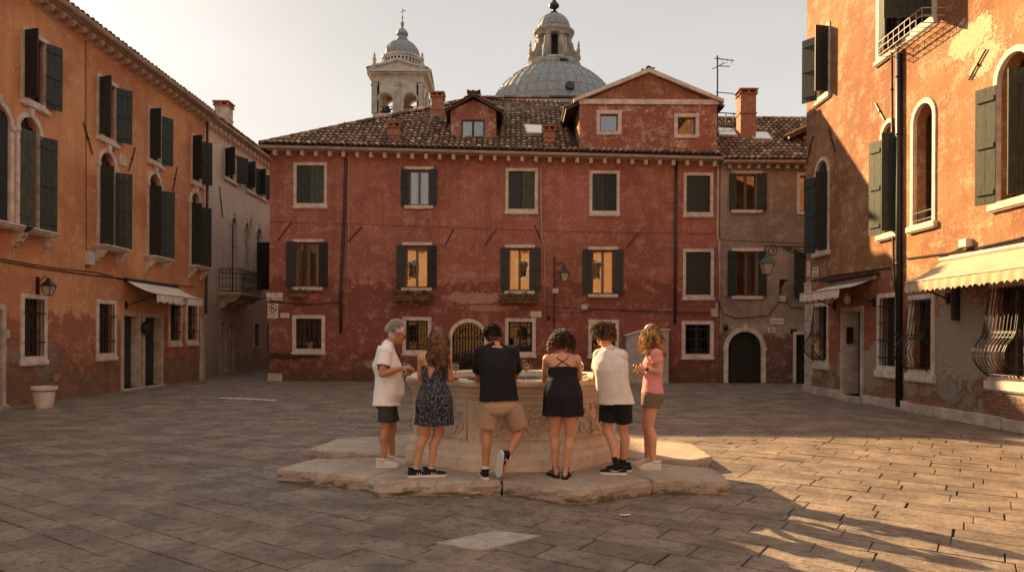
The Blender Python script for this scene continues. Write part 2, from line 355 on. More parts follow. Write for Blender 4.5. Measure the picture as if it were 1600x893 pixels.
pavers(pv, 0, (0, 20), 20, [((0, -1), -12.42), ((0, 1), 40), ((1, 0), 14), ((-1, 0), 14)], (.28, .38), (.4, .9), random.Random(5))
pavers(pv, radians(2), (0, -4), 14, [((0, 1), 1.18), ((0, -1), 9)], (.36, .46), (.7, 1.3), random.Random(8))
for f in range(len(pv.f)): pass
kin(pv.build('pavement', M['pave'], attr=True, recalc=False), kind='structure')
q = [G(680, 849), G(752, 861), G(845, 838), G(775, 830)]; sm = MB()
sm.add([p + V((0, 0, .012)) for p in q] + [p + V((0, 0, -.02)) for p in q], [(0, 1, 2, 3), (0, 4, 5, 1), (1, 5, 6, 2), (2, 6, 7, 3), (3, 7, 4, 0)])
kin(sm.build('pavement_inlay', simple('pale_marble_inlay', (.36, .30, .25), .6, .3, 7, bump=.4)), kind='structure')
ln = MB(); a = G(342, 622); b = G(428, 626)
for i in range(6):
    p = a.lerp(b, i / 6 + .004); r = a.lerp(b, (i + 1) / 6 - .004); ln.box((p.x, p.y, -.02), (r.x, p.y + .2, .010))
kin(ln.build('pavement_line', M['white']), kind='structure')
# ================================================================ facades
class Fac:
    def __init__(s, O, U, Nn): s.O = V(O); s.U = V(U).normalized(); s.N = V(Nn).normalized()
    def P(s, u, d, z): return s.O + s.U * u + s.N * d + Z * z
    def uz(s, px, py):
        p = hit(px, py, s.O, s.N); return ((p - s.O).dot(s.U), p.z)
    def rect(s, x0, yt, x1, yb):
        m = (x0 + x1) / 2; u0 = s.uz(x0, (yt + yb) / 2)[0]; u1 = s.uz(x1, (yt + yb) / 2)[0]
        return (min(u0, u1), max(u0, u1), s.uz(m, yb)[1], s.uz(m, yt)[1])
def inpoly(p, poly):
    c = False; n = len(poly); x, y = p
    for i in range(n):
        a = poly[i]; b = poly[i - 1]
        if (a[1] > y) != (b[1] > y) and x < (b[0] - a[0]) * (y - a[1]) / (b[1] - a[1]) + a[0]: c = not c
    return c
def rpoly(u0, u1, z0, z1): return [(u0, z0), (u1, z0), (u1, z1), (u0, z1)]
def apoly(u0, u1, z0, z1, n=12, k=1.0):      # arched: z1 is the crown
    r = (u1 - u0) / 2; zs = z1 - r * k; c = (u0 + u1) / 2
    return [(u0, z0), (u1, z0)] + [(c + r * cos(pi * i / n), zs + r * k * sin(pi * i / n)) for i in range(n + 1)]
def grow(poly, w, bottom=None):
    n = len(poly); out = []
    for i in range(n):
        a, b, c = V((*poly[i - 1], 0)), V((*poly[i], 0)), V((*poly[(i + 1) % n], 0))
        e1 = (b - a).normalized(); e2 = (c - b).normalized(); n1 = V((e1.y, -e1.x, 0)); n2 = V((e2.y, -e2.x, 0))
        m = (n1 + n2); m = m / max(.3, m.length_squared) * 2
        p = b + m * w; out.append((p.x, p.y if bottom is None or i > 1 else b.y - bottom))
    return out
def wall(house, fac, outline, holes, mat, name='wall', depth=.28, thick=.45, depths=None):
    mb = MB(); pts = []; edges = []
    for pl in [outline] + holes:
        n = len(pts); pts += [V(p).to_2d() if len(p) > 2 else V((p[0], p[1])) for p in pl]; edges += [(n + i, n + (i + 1) % len(pl)) for i in range(len(pl))]
    vv, ee, ff = geometry.delaunay_2d_cdt(pts, edges, [], 0, 1e-5)[:3]
    fs = []
    for f in ff:
        c = sum((vv[i] for i in f), V((0, 0))) / len(f)
        if inpoly(c, outline) and not any(inpoly(c, h) for h in holes):
            a, b, c3 = [fac.P(vv[i][0], 0, vv[i][1]) for i in f[:3]]
            fs.append(f if (b - a).cross(c3 - a).dot(fac.N) > 0 else f[::-1])
    mb.add([fac.P(v[0], 0, v[1]) for v in vv], fs)
    for k, h in enumerate(holes):
        d = depths[k] if depths else depth
        n = len(h)
        mb.add([fac.P(a, 0, b) for a, b in h] + [fac.P(a, -d, b) for a, b in h], [(i, (i + 1) % n, n + (i + 1) % n, n + i) for i in range(n)])
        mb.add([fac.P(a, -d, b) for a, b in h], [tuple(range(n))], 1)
    # thickness: the outer rim of the wall slab
    n = len(outline)
    mb.add([fac.P(a, 0, b) for a, b in outline] + [fac.P(a, -thick, b) for a, b in outline], [(i, (i + 1) % n, n + (i + 1) % n, n + i) for i in range(n)] + [tuple(range(n, 2 * n))])
    return mb.build(name, [mat, M['dark']], house, recalc=False)
SR = random.Random(77)
def leaf(parent, fac, uh, z0, z1, w, dirn, ang, mat, d=.03, th=.035, name='shutter', battens=3, label=None):
    """plank shutter leaf hinged at uh; dirn = +1/-1 along u when closed; ang opens it outwards"""
    if mat is M['green']: mat = SR.choice((M['green'], M['green'], M['green3'], M['green4']))
    ang += SR.uniform(-4, 4) if ang > 20 else SR.uniform(0, 2); z0 += SR.uniform(-.012, .004); z1 += SR.uniform(-.012, .004)
    a = radians(ang); cu = cos(a) * dirn; cd_ = sin(a)
    nu = -sin(a) * dirn; nd = cos(a)          # leaf normal (front side, outward when closed)
    def T(x, y, z): return fac.P(uh + cu * x + nu * y, d + cd_ * x + nd * y, z)
    mb = MB(); k = max(2, int(round(w / .16))); pw = w / k
    for i in range(k): mb.box((i * pw + .003, -th / 2, z0), ((i + 1) * pw - .003, th / 2, z1), T)
    for j in range(battens):
        zz = z0 + (z1 - z0) * (.1 + .8 * j / max(1, battens - 1)); mb.box((.03, -th / 2 - .02, zz - .045), (w - .03, -th / 2 + .002, zz + .045), T)
    for zz in (z0 + (z1 - z0) * .12, z1 - (z1 - z0) * .12): mb.box((-.02, th / 2 - .002, zz - .02), (w * .8, th / 2 + .008, zz + .02), T)
    return mb.build(name, mat, parent, label=label)
def sash(parent, fac, u0, u1, z0, z1, d=-.13, mat=None, cur=None, rows=1, cols=2, fw=.055, pm=None):
    mat = mat or M['wood']; mb = MB(); T = fac.P
    mb.ring(rpoly(u0, u1, z0, z1), rpoly(u0 + fw, u1 - fw, z0 + fw, z1 - fw), T, d, d + .06)
    cw = (u1 - u0) / cols
    for c in range(1, cols): mb.box((u0 + c * cw - fw * .8, d + .002, z0 + fw), (u0 + c * cw + fw * .8, d + .07, z1 - fw), T)
    for r in range(1, rows): zz = z0 + (z1 - z0) * r / rows; mb.box((u0 + fw, d + .01, zz - .014), (u1 - fw, d + .05, zz + .014), T)
    s = mb.build('sash', mat, parent)
    for c in range(cols):
        a = u0 + c * cw + fw * .8 if c else u0 + fw; b = u0 + (c + 1) * cw - (fw * .8 if c < cols - 1 else fw)
        p = MB(); p.box((a, d + .02, z0 + fw), (b, d + .026, z1 - fw), T); p.build('pane', M[pm or 'pane'], parent)
    if cur is not None:
        for (a, b) in cur:
            c = MB(); n = 14; A = u0 + (u1 - u0) * a; B = u0 + (u1 - u0) * b
            c.loft([[T(A + (B - A) * i / n, d - .06 + .02 * sin(i * 2.3), zz) for i in range(n + 1)] for zz in (z0, z1)], cap=False, closed=False)
            c.build('curtain', M['curtain'], parent, smooth=True)
def bars(parent, fac, u0, u1, z0, z1, n=6, d=.02, hor=3, belly=0, r=.010):
    mb = MB(); T = fac.P
    def prof(t):      # t 0 top .. 1 bottom
        if not belly: return 0
        return .05 + belly * (max(0, sin(pi * min(1, max(0, (t - .55) / .45)))) ** .8) + .12 * max(0, min(1, t / .55)) * (1 if t < .55 else 1 - (t - .55) / .45)
    for i in range(n):
        u = u0 + (u1 - u0) * (i + .5) / n
        mb.tube([T(u, d + prof(k / 14), z1 + (z0 - z1) * k / 14) for k in range(15)] if belly else [T(u, d, z0), T(u, d, z1)], r, 5)
    for j in range(hor):
        t = (j + .5) / hor if not belly else (.04, .56, .97)[j % 3]
        zz = z1 + (z0 - z1) * t; dd = d + prof(t)
        if belly: mb.tube([T(u0, 0, zz), T(u0, dd, zz), T(u1, dd, zz), T(u1, 0, zz)], r * 1.2, 5)
        else: mb.box((u0 - .05, dd - .006, zz - .015), (u1 + .05, dd + .008, zz + .015), T)
    if belly:      # scroll band and side bars
        t = .50; zz = z1 + (z0 - z1) * t; dd = d + prof(t)
        mb.tube([T(u0, dd, zz), T(u1, dd, zz)], r, 5)
        k = max(4, n)
        for i in range(k):
            c = u0 + (u1 - u0) * (i + .5) / k; R = min(.045, (u1 - u0) / k * .42)
            mb.tube([T(c + R * cos(a * pi / 4), dd + .01, zz - .05 + R * sin(a * pi / 4)) for a in range(9)], r * .7, 4, cap=False)
        for e in (u0, u1):
            mb.tube([T(e, d + prof(k / 14), z1 + (z0 - z1) * k / 14) for k in range(15)], r, 5)
            for q in (.75, .9): mb.tube([T(e, x * (d + prof(q)), z1 + (z0 - z1) * q) for x in (0, 1)], r * .8, 4)
    return mb.build('bars', M['iron'], parent)
def sill(parent, fac, u0, u1, z, h=.09, p=.09, mat=None):
    m = MB(); m.box((u0, -.02, z - h), (u1, p, z), fac.P); m.box((u0 + .02, -.02, z - h - .03), (u1 - .02, p - .03, z - h + .002), fac.P)
    return m.build('sill', mat or M['white'], parent)
def surround(house, fac, poly, w=.12, name='window', mat=None, bottom=None, key=False, d=.035):
    mb = MB(); inner = grow(poly, -.012); inner[0] = (inner[0][0], poly[0][1] + (.012 if bottom is None else 0)); inner[1] = (inner[1][0], inner[0][1])
    outer = grow(poly, w, bottom)
    mb.ring(outer, inner, fac.P, -.06, d)
    if key:
        c = (poly[0][0] + poly[1][0]) / 2; zt = max(b for a, b in poly)
        mb.prism([(c - .05, zt - .02), (c + .05, zt - .02), (c + .085, zt + w + .09), (c - .085, zt + w + .09)], fac.P, .0, d + .06)
        zs = zt - (poly[1][0] - poly[0][0]) / 2
        for e, sg in ((poly[0][0], -1), (poly[1][0], 1)): mb.box((min(e, e + sg * (w + .03)), 0, zs - .08), (max(e, e + sg * (w + .03)), d + .025, zs + .03), fac.P)
    return mb.build(name, mat or M['white'], house)
def tiles(name, parent, O, U, Vv, w, h, inside=None, pitch=.21, row=.33, seed=1, under=True):
    """barrel tiles on the plane O + u*U + v*V, inside(u,v) filter"""
    rng = random.Random(seed); U = V(U).normalized(); Vv = V(Vv).normalized(); Nn = U.cross(Vv).normalized()
    if Nn.z < 0: Nn = -Nn
    mb = MB(); nu = int(w / pitch); nv = int(h / row) + 1; K = 5
    for j in range(nv):
        for i in range(nu):
            uc = (i + .5) * pitch; v0 = j * row - .04
            if inside and not inside(uc, v0 + row * .6): continue
            c = min(1, max(0, rng.gauss(.5, .27))); R = .085 + rng.uniform(-.006, .006); uj = uc + rng.uniform(-.014, .014); L = row + .07; v0 += rng.uniform(-.015, .015)
            rings = []
            for vv, rr, lift in ((v0, R * 1.08, .050), (v0 + L, R * .86, .012)):
                rings.append([O + U * (uj + rr * cos(pi * k / (K - 1))) + Vv * vv + Nn * (lift + rr * .85 * sin(pi * k / (K - 1))) for k in range(K)])
            n = len(mb.v); mb.loft(rings, cap=False, closed=False); 
            mb.add([rings[0][0], rings[0][1], rings[0][2], rings[0][3], rings[0][4]], [(0, 1, 2, 3, 4)])
            for x in range(1, len(mb.c) + 1):
                if x > K: break
                mb.c[-x] = c
            mb.c[-1] = 0.0
            # channel tile between
            c2 = min(1, max(0, rng.gauss(.3, .2))); uu = uc + pitch / 2
            mb.quad(O + U * (uu - .06) + Vv * v0 + Nn * .03, O + U * (uu + .06) + Vv * v0 + Nn * .03, O + U * (uu + .06) + Vv * (v0 + L) + Nn * .005, O + U * (uu - .06) + Vv * (v0 + L) + Nn * .005, 0, c2 * .6)
    return mb.build(name, M['tile'], parent, recalc=False, attr=True)
def plane_roof(name, parent, poly, mat=None, th=.12):
    mb = MB(); n = len(poly); poly = [V(p) for p in poly]
    mb.add(poly + [p - V((0, 0, th)) for p in poly], [tuple(range(n)), tuple(range(2 * n - 1, n - 1, -1))] + [(i, (i + 1) % n, n + (i + 1) % n, n + i) for i in range(n)])
    return mb.build(name, mat or M['rust'], parent)
def gutter(house, a, b, r=.085, mat=None):
    a = V(a); b = V(b); t = (b - a).normalized(); n = V((t.y, -t.x, 0)).normalized(); mb = MB()
    K = 8; rings = []
    for p in (a, b): rings.append([p + n * (r * cos(pi + pi * k / K)) + Z * (r * sin(pi + pi * k / K)) for k in range(K + 1)])
    rin = [[q + Z * .012 + (p_ - q) * 0 for q in R] for p_, R in zip((a, b), rings)]
    mb.loft(rings, cap=False, closed=False)
    mb.tube([a + n * r, b + n * r], .012, 5); mb.tube([a - n * r, b - n * r], .012, 5)
    L = (b - a).length; k = int(L / 1.1)
    for i in range(k + 1):
        p = a.lerp(b, i / k); mb.tube([p + n * ((r + .006) * cos(pi + pi * q / K)) + Z * ((r + .006) * sin(pi + pi * q / K)) for q in range(K + 1)], .012, 4)
    return mb.build('gutter', mat or M['gut'], house)
def cornice(house, fac, ua, za, ub, zb, h=.1, p=.22, mat=None, name='cornice', d0=0):
    mb = MB(); T = fac.P
    for (e0, e1, pp) in ((0, .5, .5), (.5, 1, 1)):
        mb.loft([[T(u, d0, z + h * e0), T(u, p * pp, z + h * e0), T(u, p * pp, z + h * e1 + .001), T(u, d0, z + h * e1 + .001)] for u, z in ((ua, za), (ub, zb))])
    return mb.build(name, mat or M['white'], house)
def copies(o, locs, parent):
    for l in locs:
        c = o.copy(); S.collection.objects.link(c); c.parent = parent; c.location = l
def corbels(house, fac, ua, za, ub, zb, n, w=.13, h=.16, p=.22, mat=None, scroll=False):
    o0 = None
    for i in range(n):
        t = (i + .5) / n; u = ua + (ub - ua) * t; z = za + (zb - za) * t
        if o0 is None:
            m = MB()
            if scroll: m.prism([(0, z), (p, z), (p, z - h * .35), (p * .75, z - h * .7), (p * .4, z - h * .75), (0.0, z - h)], lambda a, d, b: fac.P(u + d, a, b), -w / 2, w / 2)
            else: m.box((u - w / 2, 0, z - h), (u + w / 2, p, z), fac.P); 
            o0 = m.build('corbel', mat or M['white'], house); b = fac.P(u, 0, z)
        else: copies(o0, [fac.P(u, 0, z) - b], house)
def tierod(house, fac, x0, y0, x1, y1, r=.018):
    a = fac.uz(x0, y0); b = fac.uz(x1, y1); m = MB(); m.tube([fac.P(a[0], .03, a[1]), fac.P(b[0], .03, b[1])], r, 5)
    c = ((a[0] + b[0]) / 2, (a[1] + b[1]) / 2); m.tube([fac.P(c[0], -.01, c[1]), fac.P(c[0], .06, c[1])], r * 1.6, 6); m.build('tie_rod', M['iron'], house)
def pipe(house, fac, pts, r=.05, mat=None, name='drainpipe', d=.07, straps=True):
    q = [fac.uz(*p) for p in pts]; m = MB(); m.tube([fac.P(a, d, b) for a, b in q], r, 8)
    if straps:
        for (a, b), (a2, b2) in zip(q, q[1:]):
            L = abs(b - b2); k = int(L / 1.8)
            for i in range(1, k + 1): t = i / (k + 1); c = fac.P(a + (a2 - a) * t, d, b + (b2 - b) * t); m.tube([c - Z * .02, c + Z * .02], r + .012, 8); 
    return m.build(name, mat or M['rust'], house, smooth=True)
def cable(house, fac, pts, r=.012, mat=None, d=.02, sag=.0):
    q = [fac.uz(*p) for p in pts]; out = []
    for (a, b), (a2, b2) in zip(q, q[1:]):
        for i in range(6): t = i / 6; out.append(fac.P(a + (a2 - a) * t, d, b + (b2 - b) * t - sag * sin(pi * t)))
    out.append(fac.P(q[-1][0], d, q[-1][1])); m = MB(); m.tube(out, r, 5); m.build('cable', mat or M['iron'], house)
def chimney(house, x0, x1, zb, zt, Y, d, mat=None, cap='tile'):
    mb = MB(); mb.box((x0, Y - d / 2, zb), (x1, Y + d / 2, zt - .22)); mb.box((x0 - .03, Y - d / 2 - .03, zb + (zt - zb) * .55), (x1 + .03, Y + d / 2 + .03, zb + (zt - zb) * .55 + .06))
    c = mb.build('chimney', mat or M['brickc'], house, bevel=.01)
    m = MB(); m.box((x0 - .05, Y - d / 2 - .05, zt - .22), (x1 + .05, Y + d / 2 + .05, zt - .17))
    for sx in (0, .5, 1):
        for sy in (0, 1): xx = x0 + (x1 - x0) * sx; yy = Y - d / 2 + d * sy; m.box((xx - .04, yy - .04, zt - .17), (xx + .04, yy + .04, zt - .06))
    m.box((x0 - .07, Y - d / 2 - .07, zt - .06), (x1 + .07, Y + d / 2 + .07, zt)); m.build('chimney_cap', M['terra'] if cap == 'tile' else M['white'], c)
    return c
def text_mesh(parent, s, fac_T, size, mat, name='lettering'):
    cu = bpy.data.curves.new('t', 'FONT'); cu.body = s; cu.size = size; cu.align_x = 'CENTER'; cu.align_y = 'CENTER'; cu.extrude = 0.002
    o = bpy.data.objects.new('t', cu); S.collection.objects.link(o); dg = bpy.context.evaluated_depsgraph_get()
    me = bpy.data.meshes.new_from_object(o.evaluated_get(dg)); bpy.data.objects.remove(o); off = wloc(parent)
    for v in me.vertices: p = fac_T(v.co.x, v.co.z, v.co.y) - off; v.co = p
    me.materials.clear(); me.materials.append(mat); return link(name, me, parent)
def sign(fac, x0, y0, x1, y1, lines, label, cat='sign', mat=None, group=None, name='street_sign', ink=None, d=.0, th=.02, size=None):
    r = fac.rect(x0, y0, x1, y1); u0, u1, z0, z1 = r; root = thing(name, label, cat, fac.P((u0 + u1) / 2, d, z0), group)
    m = MB(); m.box((u0, d, z0), (u1, d + th, z1), fac.P); m.build('plate', mat or M['signw'], root)
    flip = -1 if fac.U.cross(Z).dot(fac.N) < 0 else 1
    h = (z1 - z0) / max(1, len(lines)) ; 
    for i, s in enumerate(lines):
        zc = z1 - h * (i + .5); sz = size or min(h * .8, (u1 - u0) / max(1, len(s)) * 1.5)
        text_mesh(root, s, lambda a, b, c: fac.P((u0 + u1) / 2 + a * flip, d + th + .003 + b, zc + c), sz, ink or M['ink'])
    return root
def bodybox(house, x0, x1, y0, y1, z, mat, name='rear_wall'):
    mb = MB(); mb.box((x0, y0, 0), (x1, y1, z)); return mb.build(name, mat, house)
# ================================================================ RED HOUSE
YB = 26.2
RF = Fac((0, YB, 0), (1, 0, 0), (0, -1, 0))
red = thing('red_house', 'three storey brick red house with pediment gable and dormer closing the square', 'house', (-9.1, YB, 0))
m_red = plaster('red_plaster', (.43, .16, .108), (.31, .105, .072), (.60, .34, .26), .55, .0, 0, top_z=8.5, low=(.25, .073, .05), low_h=3.7, dark_low=.7, seed=2, band=[(4.3, 5.0, .45), (1.2, 2.9, .3)], peel=[(4.4, .62, .95, .17, (.56, .42, .32)), (7.7, 3.1, 1.2, .22, (.46, .24, .17)), (8.3, 2.75, 1.0, .12, (.44, .22, .16)), (5.6, 3.6, .8, .12, (.50, .27, .2)), (14.3, .4, .5, .15, (.4, .28, .2)), (.9, .9, 1.1, .12, (.06, .03, .02))])
m_redg = plaster('worn_gable_plaster', (.36, .13, .08), (.30, .11, .068), (.60, .42, .32), 1.0, 0, 0, dark_low=0, seed=5)
m_ochg = plaster('gable_ochre_plaster', (.33, .13, .065), (.27, .10, .05), (.5, .33, .22), .6, 0, 0, dark_low=0, seed=6)
XL = RF.uz(421, 400)[0]; XR = RF.uz(1124, 400)[0]
zL = RF.uz(418, 233)[1]; zR = RF.uz(1120, 251)[1]
def zg(x): return zL + (zR - zL) * (x - XL) / (XR - XL)
def rt(*a): return RF.rect(*a)
closed = [((463, 258, 507, 318), 'g2'), ((794, 267, 836, 327), 'g2'), ((925, 271, 964, 330), 'g'), ((1072, 274, 1110, 332), 'g'), ((1071, 393, 1111, 461), 'g')]
openw = [((639, 266, 671, 321), (627, 683, 264, 324), None), ((464, 379, 499, 448), (449, 513, 379, 448), [(.0, 1.0)]), ((634, 384, 669, 449), (621, 683, 385, 453), None), ((795, 388, 829, 454), (783, 845, 389, 455), None), ((925, 391, 959, 459), (911, 974, 391, 460), [(0, .42)])]
grill = [(462, 497, 503, 545), (634, 500, 669, 547), (794, 502, 832, 550), (924, 504, 962, 551), (1070, 506, 1110, 553)]
holes = [rpoly(*rt(*c[0])) for c in closed] + [rpoly(*rt(*c[0])) for c in openw] + [rpoly(*rt(*c)) for c in grill]
ad = rt(706, 503, 757, 598); ad = (ad[0], ad[1], .02, ad[3]); holes.append(apoly(*ad))
wall(red, RF, [(XL, 0), (XR, 0), (XR, zR), (XL, zL)], holes, m_red)
for (r, k) in closed:
    u0, u1, z0, z1 = rt(*r); wnd = surround(red, RF, rpoly(u0, u1, z0, z1), .10)
    w2 = (u1 - u0) / 2 - .004
    leaf(wnd, RF, u0 + .012, z0 + .015, z1 - .015, w2 - .01, 1, 0, M['green'], d=-.05)
    leaf(wnd, RF, u1 - .012, z0 + .015, z1 - .015, w2 - .01, -1, 7 if k == 'g2' else 0, M['green2'] if k == 'g2' else M['green'], d=-.05)
    sill(wnd, RF, u0 - .13, u1 + .13, z0 - .10, .07, .07)
for (r, sh, cur) in openw:
    u0, u1, z0, z1 = rt(*r)
    m = MB(); lx0, lx1 = u0 - .15, u1 + .15; m.box((lx0, -.02, z1 + .02), (lx1, .06, z1 + .13), RF.P); wnd = m.build('window', M['white'], red)
    sill(wnd, RF, lx0, lx1, z0 - .01, .10, .10)
    sash(wnd, RF, u0, u1, z0, z1, cur=cur if cur else [(0.0, .3), (.7, 1.)] if r[1] < 300 else None)
    a = RF.uz(sh[0], 300)[0]; b = RF.uz(sh[1], 300)[0]; wl = (u0 - a)
    leaf(wnd, RF, u0 - .005, z0 - .01, z1 + .03, u0 - a, 1, 176, M['green'], d=.045)
    leaf(wnd, RF, u1 + .005, z0 - .01, z1 + .03, b - u1, -1, 174, M['green'], d=.045)
for i, r in enumerate(grill):
    u0, u1, z0, z1 = rt(*r); wnd = surround(red, RF, rpoly(u0, u1, z0, z1), .12); sill(wnd, RF, u0 - .15, u1 + .15, z0 - .11, .07, .07)
    bars(wnd, RF, u0, u1, z0, z1, 7, -.03, 3); sash(wnd, RF, u0 + .01, u1 - .01, z0 + .01, z1 - .01, d=-.22, mat=M['dwood'], pm='pane2', cur=[(0, 1)] if i == 0 else [(.55, .9)] if i == 1 else None, rows=2)
door = surround(red, RF, apoly(*ad), .13, name='arched_doorway', bottom=.0)
gt = MB(); r_ = (ad[1] - ad[0]) / 2; cc = (ad[0] + ad[1]) / 2; zs = ad[3] - r_
for i in range(11):
    u = ad[0] + (i + .5) * (ad[1] - ad[0]) / 11; gt.tube([RF.P(u, -.1, .05), RF.P(u, -.1, zs + sqrt(max(0, r_ * r_ - (u - cc) ** 2)) - .01)], .014, 5)
for zz in (.3, 1.1, zs): gt.box((ad[0], -.12, zz - .02), (ad[1], -.085, zz + .02), RF.P)
gt.tube([RF.P(cc + r_ * .6 * cos(pi * i / 10), -.09, zs + r_ * .6 * sin(pi * i / 10)) for i in range(11)], .012, 5)
gt.build('gate', M['iron'], door)
p = MB(); p.prism(grow(apoly(*ad), -.02), RF.P, -.2, -.195); p.build('pane', M['pane2'], door)
# eaves
gutter(red, (XL - .25, YB - .36, zg(XL) + .02), (XR, YB - .36, zg(XR) + .02))
cornice(red, RF, XL - .1, zg(XL) - .06, XR, zg(XR) - .06, .05, .3, name='eaves_board')
corbels(red, RF, XL, zg(XL) - .065, XR, zg(XR) - .065, 33, .13, .2, .26)
# body and roof
bodybox(red, XL + .005, XR - .005, YB + .45, YB + 10, 8.2, m_red)
sl_ = .66; YE = YB - .3; YR = 31.2
def zroof(x, y): return zg(min(max(x, XL), XR)) + .14 + (y - YE) * sl_
xr0 = -1.6
ze = zg(XL) + .12
RO = V((XL - .3, YE, 0))
U_ = V((XR - XL + .3, 0, zR - zL)).normalized()
A = V((XL - .3, YE, ze)); B = V((XR, YE, zg(XR) + .12)); ridge1 = V((xr0, YR, ze + (YR - YE) * sl_)); ridge2 = V((XR, YR, zg(XR) + .12 + (YR - YE) * sl_))
plane_roof('roof', red, [A, B, ridge2, ridge1]); roof_r = bpy.data.objects['roof']
A2 = V((XL - .3, YB + 10.3, ze)); B2 = V((XR, YB + 10.3, ze))
plane_roof('roof_back', red, [A2, A, ridge1], M['rust']); plane_roof('roof_back', red, [B2, A2, ridge1, ridge2], M['rust'])
Vv = (ridge2 - B).normalized(); hl = (ridge2 - B).length; W = (B - A).length
def ins(u, v):
    x = A.x + u; y = YE + v * Vv.y
    if x < A.x + (xr0 - A.x) * (y - YE) / (YR - YE): return False
    if 2.3 < x < XR and y > YB - .15: return False
    if -2.4 < x < -.58 and YB + .75 < y < 28.9: return False
    return x < XR - .05
tiles('roof_tiles', roof_r, A + Z * .01, B - A, Vv, W, hl, ins, seed=3)
hp = MB()      # hip and ridge tiles
def ridge_line(mb, a, b, r=.11, L=.4):
    a = V(a); b = V(b); n = max(1, int((b - a).length / L))
    for i in range(n):
        p = a.lerp(b, i / n); q_ = a.lerp(b, (i + 1.15) / n); t = (q_ - p).normalized(); s = t.cross(Z).normalized(); k = 6
        rings = [[c + s * rr * cos(pi * j / k) + Z * (rr * sin(pi * j / k) + .0) for j in range(k + 1)] for c, rr in ((p, r * 1.12), (q_, r * .95))]
        n0 = len(mb.c); mb.loft(rings, cap=False, closed=False); c = random.random()
        for x in range(n0, len(mb.c)): mb.c[x] = c
ridge_line(hp, A + Z * -.02, ridge1 + Z * .0, .13); ridge_line(hp, ridge1 + Z * .0, V((3.2, YR, ridge1.z + .0)) + Z * .05)
hp.build('ridge_tiles', M['tile'], roof_r, recalc=False, attr=True)
# hip side tiles (left slope)
Ul = V((0, -1, 0)); Hl = (ridge1 - V((A.x, YR, ze))).normalized()
tiles('roof_tiles', roof_r, V((A.x, YB + 10.3, ze)), (0, -1, 0), Hl, 10.6, (xr0 - A.x) / max(.01, Hl.x), lambda u, v: (v * Hl.x) < (u if u < 5.15 else 10.3 - u) * (xr0 - A.x) / 5.15, pitch=.42, row=.5, seed=9)
# gable block
gx0 = RF.uz(905, 200)[0]; gx1 = RF.uz(1120, 200)[0]; gz = RF.uz(1012, 160)[1]; gp = RF.uz(1014, 116)[1]; gm = (gx0 + gx1) / 2; GF = Fac((0, YB - .02, 0), (1, 0, 0), (0, -1, 0))
gw = [rt(937, 178, 966, 206), rt(1058, 183, 1087, 211)]
wall(red, GF, [(gx0, zg(gx0) + .1), (gx1, zg(gx1) + .1), (gx1, gz), (gx0, gz)], [rpoly(*w_) for w_ in gw], m_redg, name='gable_wall')
t = MB(); t.prism([(gx0, gz), (gx1, gz), (gm, gp)], GF.P, 0, -.3); t.build('pediment', m_ochg, red)
for w_ in gw:
    wnd = surround(red, GF, rpoly(*w_), .12); sash(wnd, GF, *w_, d=-.12, cols=1, mat=M['wood'])
b_ = MB(); b_.box((gx0 - .02, 0, gz - .09), (gx1 + .02, .06, gz + .09), GF.P)
for sx, ex in ((gx0, -1), (gx1, 1)):
    e = sx + ex * .22; zz = gz - .05; top = gp + .12
    b_.prism([(e, zz), (e, zz + .13), (gm, top + .06), (gm, top - .1)] if ex < 0 else [(e, zz), (gm, top - .1), (gm, top + .06), (e, zz + .13)], GF.P, -.05, .16)
b_.build('gable_band', M['white'], red)
YG = 34.0
mb = MB(); mb.box((gx0, YB + .28, 8.0), (gx0 + .3, YG, gz)); mb.build('gable_side_wall', plaster('ochre_side', (.50, .30, .12), (.42, .24, .10), (.6, .45, .3), .4, 0, dark_low=0, axis='y'), red)
mb = MB(); mb.box((gx1 - .3, YB + .28, 8.0), (gx1, YG, gz)); mb.build('gable_side_wall', m_redg, red)
for e, ex in ((gx0 - .5, -1), (gx1 + .25, 1)):
    slp = (gp + .12 - gz) / (gm - gx0); ez = gz + .10 - (.5 if ex < 0 else .25) * slp
    ez -= .1; a = V((e, YB - .04, ez)); b = V((gm, YB - .04, gp + .12)); rf_ = plane_roof('gable_roof', red, [a, b, b + V((0, YG - YB, 0)), a + V((0, YG - YB, 0))], M['rust'], .08)
    tiles('roof_tiles', rf_, V((e, YB + .1, ez + .0)) if ex > 0 else V((e, YG, ez + .02)), (0, 1, 0) if ex > 0 else (0, -1, 0), b - a, YG - YB, (b - a).length, seed=12)
hp = MB(); ridge_line(hp, V((gm, YB - .1, gp + .16)), V((gm, YG, gp + .16))); hp.build('ridge_tiles', M['tile'], rf_, recalc=False, attr=True)
# dormer
DF = Fac((0, 26.95, 0), (1, 0, 0), (0, -1, 0)); du0, dz0 = DF.uz(704, 222); du1 = DF.uz(775, 222)[0]; dze = DF.uz(740, 172)[1]; dzp = DF.uz(740, 156)[1]; dm = (du0 + du1) / 2
dw = DF.rect(721, 187, 757, 215)
dr = wall(red, DF, [(du0, dz0 - .3), (du1, dz0 - .3), (du1, dze), (dm, dzp), (du0, dze)], [rpoly(*dw)], m_redg, name='dormer', thick=.2, depth=.18)
sash(dr, DF, *dw, d=-.08, mat=M['dwood'], cur=[(0, .45)])
mb = MB(); mb.box((du0 + .002, 26.95 + .2, dz0 - .2), (du1 - .002, 29.2, dze)); mb.build('dormer_cheek', M['terra'], dr)
mb = MB(); mb.box((dw[0] - .08, .0, dw[2] - .12), (dw[1] + .08, .04, dw[2] - .01), DF.P); mb.build('sill', M['rust'], dr)
